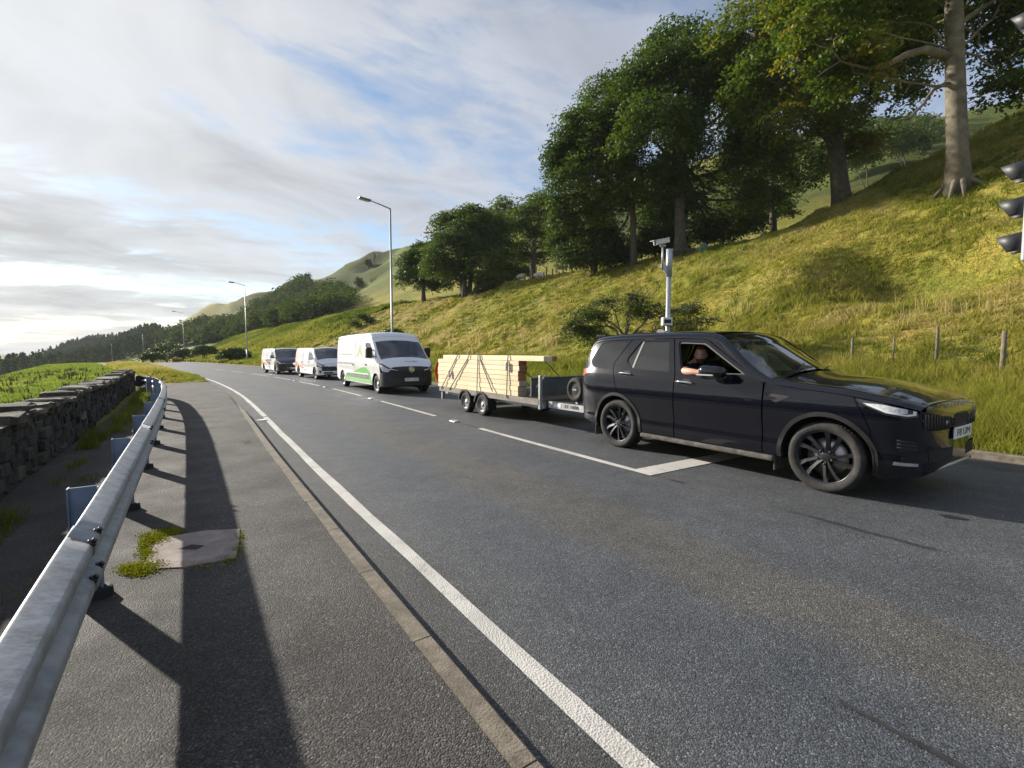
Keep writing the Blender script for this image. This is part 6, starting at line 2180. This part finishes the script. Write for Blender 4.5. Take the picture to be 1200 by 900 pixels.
# the big beech at the right, its crown running out of the picture
rb = T('beech_tree', 'big beech with a bare pale trunk and buttressed foot near the traffic signal', 1112, 22, -150, .40,
  [(1035, 25, 62, 0), (1150, 20, 66, 2), (1000, 85, 44, -1), (1185, 70, 44, 1), (1110, -90, 120, 0), (990, -20, 85, 0), (1215, -40, 90, 1), (1060, 110, 30, 2), (1040, -60, 90, 3), (1185, 108, 26, 0), (965, 40, 50, -1), (1085, 40, 40, 3)],
  150000, group=GT, spray_r=.5, per=18, seed=11, warm=.16, cull=.04, nlimb=50, limb_r=.15)
mbx = MB(); mbx.smooth = True
Bq = rb.location
def P22(px, py, dY=0): return at(px, py, 22+dY)-Bq
random.seed(5)
mbx.tube([P22(1110, 66), P22(1085, 58, -.3), P22(1062, 64, -.6), P22(1040, 76, -.8), P22(1015, 80, -1)], [.20, .16, .13, .10, .06], 10)
mbx.tube([P22(1108, 98), P22(1094, 105), P22(1082, 122, -.3), P22(1066, 138, -.5), P22(1048, 142, -.6)], [.09, .075, .06, .045, .02], 8)
mbx.tube([P22(1118, 36), P22(1135, 20, .3), P22(1160, 4, .5), P22(1185, -15, .5)], [.12, .10, .08, .05], 8)
mbx.tube([P22(1016, 80, -1.2), P22(985, 72, -1.5), P22(975, 58, -1.6), P22(955, 52, -1.6)], [.05, .04, .03, .015], 6)
mbx.tube([P22(984, 72, -1.5), P22(968, 82, -1.6), P22(955, 92, -1.7)], [.035, .03, .012], 6)
mbx.build('bare_limb', m_bark, rb)
T('beech_tree', 'thick trunked beech with yellowing leaves standing left of the bare trunk', 981, 30.4, 95, .52,
  [(945, 70, 62, -2), (905, 95, 48, -3), (1010, 70, 60, 0), (930, 10, 70, -1), (1045, 120, 38, 1), (880, 40, 45, -2), (985, 150, 34, -1), (1065, 75, 42, 2), (905, 140, 34, -3), (1000, 0, 80, 2), (950, 130, 38, -3), (1010, 170, 22, 0)],
  110000, group=GT, spray_r=.6, per=18, seed=12, warm=.26, cull=.06, nlimb=50, bark=m_barkd, lean=-12, limb_r=.2)
T('beech_tree', 'tall dark beech in the middle of the crest group', 795, 34.3, 110, .38,
  [(800, 105, 72, 0), (840, 175, 66, 1), (765, 165, 58, -2), (862, 110, 52, 0), (795, 62, 42, 1), (850, 228, 42, 1), (800, 225, 52, 2), (830, 262, 34, 4), (770, 262, 34, 4), (870, 262, 26, 4), (800, 272, 34, 6), (845, 272, 26, 6), (760, 280, 26, 5), (815, 250, 30, 1), (770, 105, 48, -1), (835, 70, 40, 2), (880, 190, 46, 2), (885, 235, 30, 3), (760, 220, 40, 0)],
  240000, group=GT, spray_r=.62, per=18, seed=13, mat=m_dense, bark=m_barkd, cull=.06, nlimb=70)
T('beech_tree', 'broad dark beech at the left of the crest group, leaning out over the bush', 741, 36.5, 170, .24,
  [(700, 195, 52, 0), (738, 140, 56, 0), (690, 158, 40, -1), (735, 215, 52, -1), (664, 215, 32, 0), (650, 240, 22, 1), (715, 245, 36, 1), (675, 185, 36, 0), (690, 258, 34, 2), (745, 265, 34, 3), (660, 262, 20, 1), (720, 285, 26, 5), (745, 240, 40, 2), (656, 286, 18, 3), (672, 240, 30, 1), (700, 268, 30, 4), (715, 120, 40, 1), (655, 190, 26, 0)],
  165000, group=GT, spray_r=.6, per=18, seed=14, mat=m_dense, bark=m_barkd, cull=.05, nlimb=60)
T('beech_tree', 'dark beech at the right of the crest group, behind the thick trunk', 903, 39, 150, .28,
  [(900, 120, 56, 0), (925, 180, 48, 0), (935, 120, 46, 0), (890, 190, 46, 1), (940, 205, 28, 0), (905, 225, 30, 1), (870, 80, 46, 1), (880, 248, 26, 2), (930, 215, 24, 1), (900, 245, 22, 3), (860, 262, 20, 4)],
  70000, group=GT, spray_r=.65, per=18, seed=15, mat=m_dense, bark=m_barkd, cull=.05, nlimb=50)
T('round_tree', 'round dense tree standing alone left of the beech group', 546, 53, 300, .42,
  [(550, 280, 40, 0), (528, 294, 33, -1), (577, 294, 30, 0), (552, 256, 22, 0), (516, 316, 24, -1), (588, 318, 20, 0), (562, 314, 32, -2), (525, 262, 20, 1), (582, 268, 22, 1), (540, 322, 20, 0), (572, 328, 16, 2)],
  60000, group=GT, spray_r=.75, per=18, seed=16, mat=m_dense, bark=m_barkd, cull=.30, leaf=.13, stems=3, nlimb=24)
T('round_tree', 'small dark tree at the left end of the crest', 497, 60, 325, .26,
  [(488, 312, 20, 0), (480, 328, 16, 0), (506, 320, 20, -1), (494, 294, 14, 0), (516, 332, 14, 0), (483, 304, 14, 0), (500, 334, 12, 0)],
  20000, group=GT, spray_r=.7, per=18, seed=17, mat=m_dense, bark=m_barkd, cull=.28, leaf=.14, nlimb=14)
T('beech_tree', 'slender tree above the sheep on the crest', 625, 56, 275, .36,
  [(622, 256, 26, 0), (640, 280, 22, 0), (606, 270, 22, 0), (634, 238, 20, 1), (654, 262, 20, 1), (612, 292, 16, 1), (652, 290, 18, 1), (640, 302, 14, 1), (622, 305, 14, 2), (606, 300, 14, 2), (646, 240, 16, 1)],
  26000, group=GT, spray_r=.7, per=18, seed=18, bark=m_barkd, cull=.22, leaf=.13, nlimb=20)
T('beech_tree', 'pale green tree behind the lone round tree', 588, 74, 290, .32,
  [(592, 250, 24, 0), (575, 262, 22, 0), (602, 276, 22, 0), (614, 250, 20, 0), (600, 300, 16, 0)],
  16000, group=GT, spray_r=.9, per=18, seed=19, bark=m_barkd, cull=.2, leaf=.17, nlimb=12)
T('leafy_bush', 'large dense dark bush under the beech group', 695, 39, 300, .16,
  [(693, 296, 30, -1), (670, 300, 18, -1), (716, 300, 22, 0), (705, 280, 22, 0), (680, 284, 20, 0)],
  34000, group=None, cat='bush', spray_r=.55, per=18, seed=20, mat=m_bush, bark=m_barkd, cull=.35, leaf=.11, stems=3, nlimb=16)
for i, (px, Y, py, r, lab) in enumerate(((574, 50, 335, 12, 'low scrubby bush right of the lone round tree'), (1008, 60, 180, 16, 'dark scrub in the hollow between the two near trunks'), (1050, 66, 165, 26, 'dark thicket on the slope behind the big beech'), (985, 72, 190, 16, 'dark scrub on the slope behind the thick trunk'))):
    T('leafy_bush', lab, px, Y, py, .1, [(px, py, r, 0), (px-r*.7, py+r*.4, r*.7, 0), (px+r*.7, py+r*.3, r*.7, 0)], 7000, group=None, cat='bush', spray_r=.7, per=16, seed=30+i, mat=m_bush, bark=m_barkd, cull=.3, leaf=.14, stems=3, nlimb=8)
for i, (px, Y, py, r, lab) in enumerate(((770, 42, 282, 24, 'dark understorey bush between the two main crest trunks'), (850, 43, 262, 24, 'dark understorey bush right of the middle crest trunk'), (600, 66, 318, 16, 'dark bush right of the lone round tree, behind the crest'), (900, 46, 245, 20, 'dark understorey bush below the right tree of the crest group'))):
    T('leafy_bush', lab, px, Y, py, .1, [(px, py, r, 0), (px-r*.8, py+r*.35, r*.75, 0), (px+r*.8, py+r*.1, r*.75, 0), (px+r*.2, py-r*.6, r*.7, 1)], 14000, group=None, cat='bush', spray_r=.6, per=16, seed=60+i, mat=m_bush, bark=m_barkd, cull=.3, leaf=.13, stems=3, nlimb=8)
# thorn bush behind the mast: open, level branches
T('thorn_bush', 'open thorn bush with level branches on the bank behind the camera mast', 728, 17.2, 395, .07,
  [(700, 372, 26, 0, .7, 1.6), (740, 366, 26, 0, .8, 1.4), (775, 374, 26, 0, .7, 1.4), (720, 398, 30, 0, .6, 1.6), (765, 402, 28, 0, .6, 1.5), (685, 390, 20, 0, .7, 1.5), (740, 350, 12, 0, .7, 1.6), (810, 364, 18, 0, .6, 1.6), (712, 354, 12, 0, .6, 1.6), (830, 378, 15, 0, .6, 1.5), (800, 394, 26, 0, .6, 1.5), (672, 382, 10, 0, .5, 1.6)],
  34000, group=None, cat='bush', spray_r=.22, per=9, seed=41, mat=m_thorn, bark=m_barkd, cull=.12, leaf=.040, stems=4, nlimb=110, limb_r=.5, shell=.05)
T('sapling', 'thin sapling on the bank left of the nearest lamp post', 424, 60, 378, .05,
  [(424, 372, 7, 0), (416, 380, 5, 0), (434, 376, 6, 0)], 1500, group=None, cat='sapling', spray_r=.5, per=14, seed=42, mat=m_bush, bark=m_barkd, leaf=.12, nlimb=10)
for i, (px, Y, py, r, lab) in enumerate(((274, 62, 414, 10, 'low gorse bush on the verge left of the second lamp post'), (240, 78, 410, 8, 'round gorse bush beside the third lamp post'), (195, 92, 410, 15, 'large dark gorse thicket at the foot of the wood'), (215, 88, 414, 10, 'small gorse bush in front of the dark thicket'), (178, 80, 417, 8, 'grey green gorse beside the fourth lamp post'), (462, 48, 392, 9, 'low shrub behind the roof of the tall white van'))):
    T('gorse_bush', lab, px, Y, py, .08, [(px, py, r, 0, .7, 1.4), (px-r*.9, py+r*.3, r*.7, 0, .7, 1.3), (px+r*.9, py+r*.2, r*.7, 0, .7, 1.3)], 6000, group='gorse bushes by the road', cat='bush', spray_r=.6, per=16, seed=50+i, mat=m_bush, bark=m_barkd, cull=.4, leaf=.14, stems=3, nlimb=6)

# ---- far woods
def wood(name, label, P, hts, mat, per, seed, aspect=.42, conif=False):
    g = np.random.default_rng(seed)
    n = len(P)
    c = np.repeat(P, per, 0); h = np.repeat(hts, per)
    m = n*per
    d = g.normal(0, 1, (m, 3)); d /= np.linalg.norm(d, axis=1, keepdims=True)
    if conif:
        q = g.random(m)**.7
        rad = (1.02-q)*aspect*.8
        an = g.random(m)*2*math.pi
        off = np.stack([np.cos(an)*rad, np.sin(an)*rad, .12+.9*q], 1)
    else:
        rr = .45+.55*g.random(m)**.6
        lob = np.repeat(g.normal(0, .10, (n, 3)), per, 0)
        off = d*rr[:, None]*np.array([aspect, aspect, .40])+np.array([0, 0, .58])+lob*(g.random(m) < .5)[:, None]
    p = c+off*h[:, None]
    sz = h*(.075 if not conif else .07)*(.6+.8*g.random(m))
    ln = d+np.array([0, 0, .5])+g.normal(0, .5, (m, 3)); ln /= np.linalg.norm(ln, axis=1, keepdims=True)
    la = np.cross(ln, g.normal(0, 1, (m, 3))); la /= np.linalg.norm(la, axis=1, keepdims=True); lb = np.cross(ln, la)
    V = np.stack([p-la*sz[:, None], p+lb*sz[:, None]*.7, p+la*sz[:, None], p-lb*sz[:, None]*.7], 1).reshape(-1, 3)
    tint = np.clip(np.repeat(g.normal(.42, .24, n), per)+g.normal(0, .12, m), 0, .9)
    o = np_mesh(name, V, np.arange(m*4).reshape(-1, 4), mat, None, False, {'tint': ('FACE', tint)})
    return props(o, label, 'wood', None, 'stuff')

def scatter_world(xr, yr, n, poly, g, mind=0):
    x = g.uniform(*xr, n); y = g.uniform(*yr, n)
    z = land(x, y)
    P = np.stack([x, y, z], 1)
    px, py, dep = project(P)
    ok = pip(px, py, poly) & (dep > 5)
    return P[ok]
g = np.random.default_rng(70)
hillpoly = [(180, 412), (184, 402), (205, 396), (230, 388), (262, 377), (300, 361), (330, 350), (352, 342), (372, 342), (388, 345), (404, 354), (412, 362), (404, 368), (372, 382), (335, 392), (300, 402), (262, 413), (225, 420)]
P = scatter_world((-420, -20), (70, 560), 40000, hillpoly, g)
t_, d_ = td(P[:, 0], P[:, 1]); P = P[(d_ > 32) & (np.hypot(P[:, 0], P[:, 1]) > 118)]
P = P[fbm(P[:, 0]*.03, P[:, 1]*.03, 3) > -.10][:4200]
rr_ = np.hypot(P[:, 0], P[:, 1]); hw_ = np.interp(rr_, [118, 180, 320], [.62, .85, 1.05])
wood('hillside_wood', 'mixed green woodland covering the lower hillside beyond the bend', P, hw_*g.uniform(5.0, 8.8, len(P)), m_woodl, 110, 71)
ridge = [(-40, 455), (-40, 446), (0, 436), (40, 426), (75, 412), (100, 404), (140, 395), (166, 391), (184, 393), (196, 398), (190, 425), (100, 440), (0, 452)]
P = scatter_world((-700, -120), (120, 720), 30000, ridge, g)
P = P[np.hypot(P[:, 0], P[:, 1]) > 270][:5200]
wood('ridge_wood', 'dark plantation covering the far ridge at the left', P, g.uniform(6.0, 9.0, len(P)), m_conif, 60, 72, .30, True)
P = scatter_world((20, 110), (44, 150), 9000, [(955, 192), (965, 170), (985, 158), (1010, 152), (1050, 150), (1095, 153), (1102, 168), (1080, 182), (1050, 190), (1020, 188), (1000, 182), (985, 190)], g)
P = P[:420]
wood('hill_scrub', 'dark scrub and heather on the knoll behind the bare beech trunk', P, g.uniform(1.6, 3.2, len(P)), m_bush, 150, 75, .6)
P = scatter_world((-120, 0), (120, 330), 9000, [(395, 352), (440, 330), (470, 325), (478, 345), (430, 362), (400, 372)], g)
P = P[fbm(P[:, 0]*.05, P[:, 1]*.05, 3) > .12][:120]
wood('slope_scrub', 'scattered dark scrub on the open slope right of the wood', P, g.uniform(1.4, 3.0, len(P)), m_woodl, 90, 76, .6)
# single trees that stand out on the skyline and the open slope
woods_g = 'single trees on the far hillside'
for i, (px, Y, hh, lab) in enumerate(((345, 250, 7, 'thin tree on the hill skyline, left of the pair'), (352, 252, 8.5, 'taller thin tree on the hill skyline, middle of three'), (363, 250, 8, 'thin tree on the hill skyline, right of the pair'), (422, 175, 5, 'lone small tree low on the bare slope right of the wood'), (433, 230, 5, 'lone small tree higher on the bare slope'))):
    b = ground_at(px, Y)
    make_tree('far_tree', lab, b, b+Vector((0, 0, hh*.6)), .15, [(b.x, b.y, b.z+hh*.68, hh*.26, hh*.26, hh*.34), (b.x+hh*.1, b.y, b.z+hh*.5, hh*.22, hh*.22, hh*.2)], 900, .34, m_woodl, m_barkd, 'tree', woods_g, 1.0, 10, .4, seed=80+i, nlimb=4)

# ---- grass
m_grass, N = new_mat('grass_blades')
f = N.n('ShaderNodeAttribute', {'attribute_name': 'tint'}).outputs['Fac']
c = N.ramp(f, (0.0, (.105, .145, .020)), (.30, (.215, .240, .032)), (.55, (.33, .305, .058)), (.80, (.45, .37, .14)), (1.0, (.52, .43, .21)))
d = N.n('ShaderNodeBsdfDiffuse', None, Color=c); t = N.n('ShaderNodeBsdfTranslucent', None, Color=c)
mx = N.n('ShaderNodeMixShader', None, Fac=.5); N.t.links.new(d.outputs[0], mx.inputs[1]); N.t.links.new(t.outputs[0], mx.inputs[2])
finish(N, mx.outputs[0])

m_pasture, N = new_mat('pasture_blades')
f = N.n('ShaderNodeAttribute', {'attribute_name': 'tint'}).outputs['Fac']
c = N.ramp(f, (0.0, (.12, .18, .025)), (.5, (.21, .27, .045)), (1.0, (.33, .32, .085)))
d = N.n('ShaderNodeBsdfDiffuse', None, Color=c); t = N.n('ShaderNodeBsdfTranslucent', None, Color=c)
mx = N.n('ShaderNodeMixShader', None, Fac=.55); N.t.links.new(d.outputs[0], mx.inputs[1]); N.t.links.new(t.outputs[0], mx.inputs[2])
finish(N, mx.outputs[0])

def blades(x, y, z, h, w, tint, g, lean=.35, dirx=0.0):
    """bent blades: two stacked pieces each"""
    n = len(x)
    an = g.random(n)*2*math.pi
    ln = g.normal(0, lean, (n, 2))*h[:, None]+np.array([dirx, 0])*h[:, None]
    b = np.stack([x, y, z-.03], 1)
    s = np.stack([np.cos(an)*w*.5, np.sin(an)*w*.5, np.zeros(n)], 1)
    mid = b+np.stack([ln[:, 0]*.32, ln[:, 1]*.32, h*.58], 1)
    tip = b+np.stack([ln[:, 0], ln[:, 1], h*(.9+.1*g.random(n))], 1)
    V = np.stack([b-s, b+s, mid+s*.75, mid-s*.75, tip], 1).reshape(-1, 3)
    i = np.arange(n)*5
    F = np.concatenate([np.stack([i, i+1, i+2], 1), np.stack([i, i+2, i+3], 1), np.stack([i+3, i+2, i+4], 1)])
    T_ = np.concatenate([tint]*3)
    return V, F, T_

def grass_field(name, label, tr, dr, n, hfn, wfn, tfn, seed, dens_fn=None, lean=.35, px_test=True, mat=None):
    g = np.random.default_rng(seed)
    # clumped: blades gather round tuft centres
    nc = n//14
    tc_ = g.uniform(*tr, nc); dc_ = g.uniform(*dr, nc)
    t_ = np.repeat(tc_, 14)+g.normal(0, .085, nc*14); d_ = np.repeat(dc_, 14)+g.normal(0, .085, nc*14)
    a = np.arctan(dn0(t_)); s = t_-np.sin(a)*d_; nn_ = n0(t_)+np.cos(a)*d_
    x, y = UX*s+NX*nn_, UY*s+NY*nn_
    ok = np.ones(len(x), bool)
    if px_test:
        P = np.stack([x, y, np.zeros(len(x))], 1)
        px, py, dep = project(P)
        ok &= (dep > .4) & (px > -160) & (px < 1380)
    dist = np.hypot(x, y)
    if dens_fn is not None:
        keep = np.repeat(g.random(nc), 14) < dens_fn(t_, d_, dist)
        ok &= keep
    ok &= (d_ > dr[0]-.02)
    x, y, t_, d_, dist = x[ok], y[ok], t_[ok], d_[ok], dist[ok]
    z = land(x, y)
    z = np.where((d_ > -1.75) & (d_ < .99) & (t_ < 26.6), .058, z)
    z = np.where((d_ > 9.15) & (d_ < 9.45), np.maximum(z, .085+zr_c(t_)), z)
    h = hfn(x, y, t_, d_, dist, g); w = wfn(dist)
    V, F, T_ = blades(x, y, z, h, w, tfn(x, y, t_, d_, g), g, lean)
    o = np_mesh(name, V, F, mat or m_grass, None, False, {'tint': ('FACE', T_)})
    return props(o, label, 'grass', None, 'stuff')

def tint_bank(x, y, t, d, g):
    v = .48+.5*fbm(x*.30, y*.30, 4)+.25*fbm(x*.9+4, y*.9, 2)+g.normal(0, .10, len(x))
    return np.clip(v, 0, 1)
def tint_verge(x, y, t, d, g):
    v = .30+.35*fbm(x*.5, y*.5, 3)+g.normal(0, .12, len(x))+.22*sstep(d, 13, 15.5)
    return np.clip(v, 0, 1)
grass_field('verge_grass', 'long green grass on the verge behind the car', (-6, 70), (9.23, 15.6), 500000,
    lambda x, y, t, d, r, g: (.20+.26*sstep(d, 9.3, 11)+.10*sstep(d, 13.5, 15.2))*(.55+.6*g.random(len(x)))*(1+.5*fbm(x*.6, y*.6, 2)),
    lambda r: np.maximum(.008, .0011*r), tint_verge, 91, lambda t, d, r: np.clip((13/r)**1.4, .03, 1))
grass_field('bank_grass', 'tussocky green and straw grass on the sunlit bank', (-10, 78), (15.4, 46), 1500000,
    lambda x, y, t, d, r, g: (.10+.15*np.clip(.5+fbm(x*.42, y*.42, 3)*1.3, 0, 1))*(.5+.8*g.random(len(x))),
    lambda r: np.maximum(.012, .00125*r), tint_bank, 92, lambda t, d, r: np.clip((19/r)**1.7, .03, .75), .5)
def tint_straw(x, y, t, d, g): return np.clip(.62+.35*fbm(x*.4, y*.4, 3)+g.normal(0, .10, len(x))-.35*sstep(d, -.6, .9)*sstep(t, 40, 28), 0, 1)
grass_field('straw_grass', 'tall straw coloured grass on the inside of the bend', (26.6, 60), (-2.0, .93), 44000,
    lambda x, y, t, d, r, g: (.10+.42*sstep(d, .8, -.9)*sstep(t, 27, 34))*(.5+.7*g.random(len(x))),
    lambda r: np.maximum(.014, .0012*r), tint_straw, 93, None)
grass_field('far_verge_grass', 'straw and green grass on the far verge round the bend', (60, 150), (9.4, 34), 160000,
    lambda x, y, t, d, r, g: (.30+.35*g.random(len(x)))*(1+.5*fbm(x*.2, y*.2, 2)), lambda r: .0015*r, lambda x, y, t, d, g: np.clip(.5+.5*fbm(x*.12, y*.12, 3)+g.normal(0, .1, len(x))-.35*sstep(d, 20, 26), 0, 1), 94, None)
grass_field('dead_stalks', 'tall brown dead stalks along the fence and lower bank', (-5, 40), (13.6, 19.5), 26000,
    lambda x, y, t, d, r, g: (.35+.40*g.random(len(x)))*np.clip(.7+fbm(x*.8, y*.8, 2), .3, 1.3), lambda r: np.maximum(.006, .0009*r), lambda x, y, t, d, g: np.clip(.86+g.normal(0, .10, len(x)), .6, 1), 98,
    lambda t, d, r: np.clip(fbm(t*.45, d*.7, 3)*2.4+.0, 0, .55), .28)
grass_field('rank_clumps', 'darker green rank clumps scattered over the bank', (-8, 70), (15.5, 40), 150000,
    lambda x, y, t, d, r, g: (.16+.24*g.random(len(x))), lambda r: np.maximum(.012, .0013*r), lambda x, y, t, d, g: np.clip(.06+g.normal(0, .07, len(x)), 0, .3), 99,
    lambda t, d, r: np.clip(fbm(t*.33+3, d*.5, 4)*3.0-.35, 0, .9)*np.clip((22/r)**1.3, .05, 1), .45)
# wall foot: green tufts in the angle of the wall
grass_field('wall_foot_grass', 'green tufts growing along the foot of the stone wall', (2.0, 22.5), (-1.50, -1.0), 26000,
    lambda x, y, t, d, r, g: (.08+.22*np.clip(fbm(x*1.1, y*1.1, 2)+.4, 0, 1))*(.4+.9*g.random(len(x)))*np.where(d < -1.2, 1.0, .5), lambda r: np.maximum(.007, .0012*r),
    lambda x, y, t, d, g: np.clip(.22+.25*fbm(x*.9, y*.9, 2)+g.normal(0, .1, len(x)), 0, 1), 95, lambda t, d, r: np.clip(fbm(t*1.1, d*2, 2)*2.2+.65-.6*(d > -1.22), 0, 1))
grass_field('field_grass', 'short bright pasture grass beyond the stone wall', (2, 100), (-11, -2.05), 190000,
    lambda x, y, t, d, r, g: (.06+.10*g.random(len(x)))*(1+.6*fbm(x*.6, y*.6, 2)), lambda r: np.maximum(.010, .0014*r),
    lambda x, y, t, d, g: np.clip(.40+.35*fbm(x*.4, y*.4, 3)+g.normal(0, .12, len(x)), 0, 1), 96, None, .35, True, m_pasture)
# brown dock and thistle stalks in the pasture
g = np.random.default_rng(97)
nc = 120
tc_ = g.uniform(9, 52, nc); dc_ = g.uniform(-9, -2.6, nc)
t_ = np.repeat(tc_, 9)+g.normal(0, .12, nc*9); d_ = np.repeat(dc_, 9)+g.normal(0, .12, nc*9)
a = np.arctan(dn0(t_)); s = t_-np.sin(a)*d_; nn_ = n0(t_)+np.cos(a)*d_
x, y = UX*s+NX*nn_, UY*s+NY*nn_
V, F, T_ = blades(x, y, land(x, y), g.uniform(.15, .45, len(x)), np.full(len(x), .05), g.uniform(.85, 1, len(x)), g, .3)
m_dock = simple('dock_stalks', (.12, .075, .035), .9, noise=.3)
props(np_mesh('field_weeds', V, F, m_dock, None, False), 'brown dock stalks dotted over the pasture', 'weeds', None, 'stuff')
# moss and small weeds round the cover slab
m_moss = leaf_mat('moss', (.10, .14, .012), (.22, .23, .02), (.34, .30, .03), .25, None, (0, 1))
def moss(px0, n, seed, size=.0058):
    g = np.random.default_rng(seed); V = []
    pts = []
    for (x0, y0, sx, sy, k) in px0:
        for _ in range(k):
            q = gpt(x0+g.normal(0, sx), y0+g.normal(0, sy), Z0)
            pts.append((q.x, q.y, q.z+abs(g.normal(0, .010))))
    P = np.array(pts); m = len(P)
    nrm = g.normal(0, .6, (m, 3))+np.array([0, 0, 1]); nrm /= np.linalg.norm(nrm, axis=1, keepdims=True)
    la = np.cross(nrm, g.normal(0, 1, (m, 3))); la /= np.linalg.norm(la, axis=1, keepdims=True); lb = np.cross(nrm, la)
    L = size*(.5+g.random(m))[:, None]
    V = np.stack([P-la*L, P+lb*L*.6, P+la*L, P-lb*L*.6], 1).reshape(-1, 3)
    return V, np.clip(g.normal(.5, .25, m), 0, 1)
V, tn = moss([(158, 669, 9, 3.5, 3200), (178, 664, 9, 3, 1200), (174, 650, 7, 4, 800), (184, 631, 8, 3.5, 2800), (169, 640, 4, 6, 900), (200, 624, 7, 2.5, 1100), (281, 630, 3, 4, 220), (279, 645, 3, 3, 160), (268, 657, 6, 2, 220), (290, 519, 4, 1.5, 160), (238, 664, 14, 2, 120)], 0, 101)
props(np_mesh('moss', V, np.arange(len(V)).reshape(-1, 4), m_moss, None, False, {'tint': ('FACE', tn)}), 'yellow green moss round the cover slab in the footway', 'moss', None, 'stuff')
# ================================================================== AIR
m_haze = bpy.data.materials.new('haze'); m_haze.use_nodes = True
N = NT(m_haze.node_tree)
pvn = N.n('ShaderNodeVolumePrincipled', None)
pvn.inputs['Density'].default_value = .00020
pvn.inputs['Color'].default_value = (.90, .94, 1.0, 1)
pvn.inputs['Anisotropy'].default_value = .0
out = N.n('ShaderNodeOutputMaterial')
N.t.links.new(pvn.outputs[0], out.inputs['Volume'])
mb = MB(); X0, X1 = float(Vg[:, 0].min())-5, float(Vg[:, 0].max())+5
Y0, Y1 = float(Vg[:, 1].min())-5, float(Vg[:, 1].max())+5
mb.box((X0, Y0, float(Vg[:, 2].min())-1), (X1, Y1, float(max(Vg[:, 2].max(), 70))+12))
props(mb.build('haze', m_haze), 'thin pale morning haze in the valley', 'haze', None, 'stuff')
scene.cycles.volume_bounces = 0
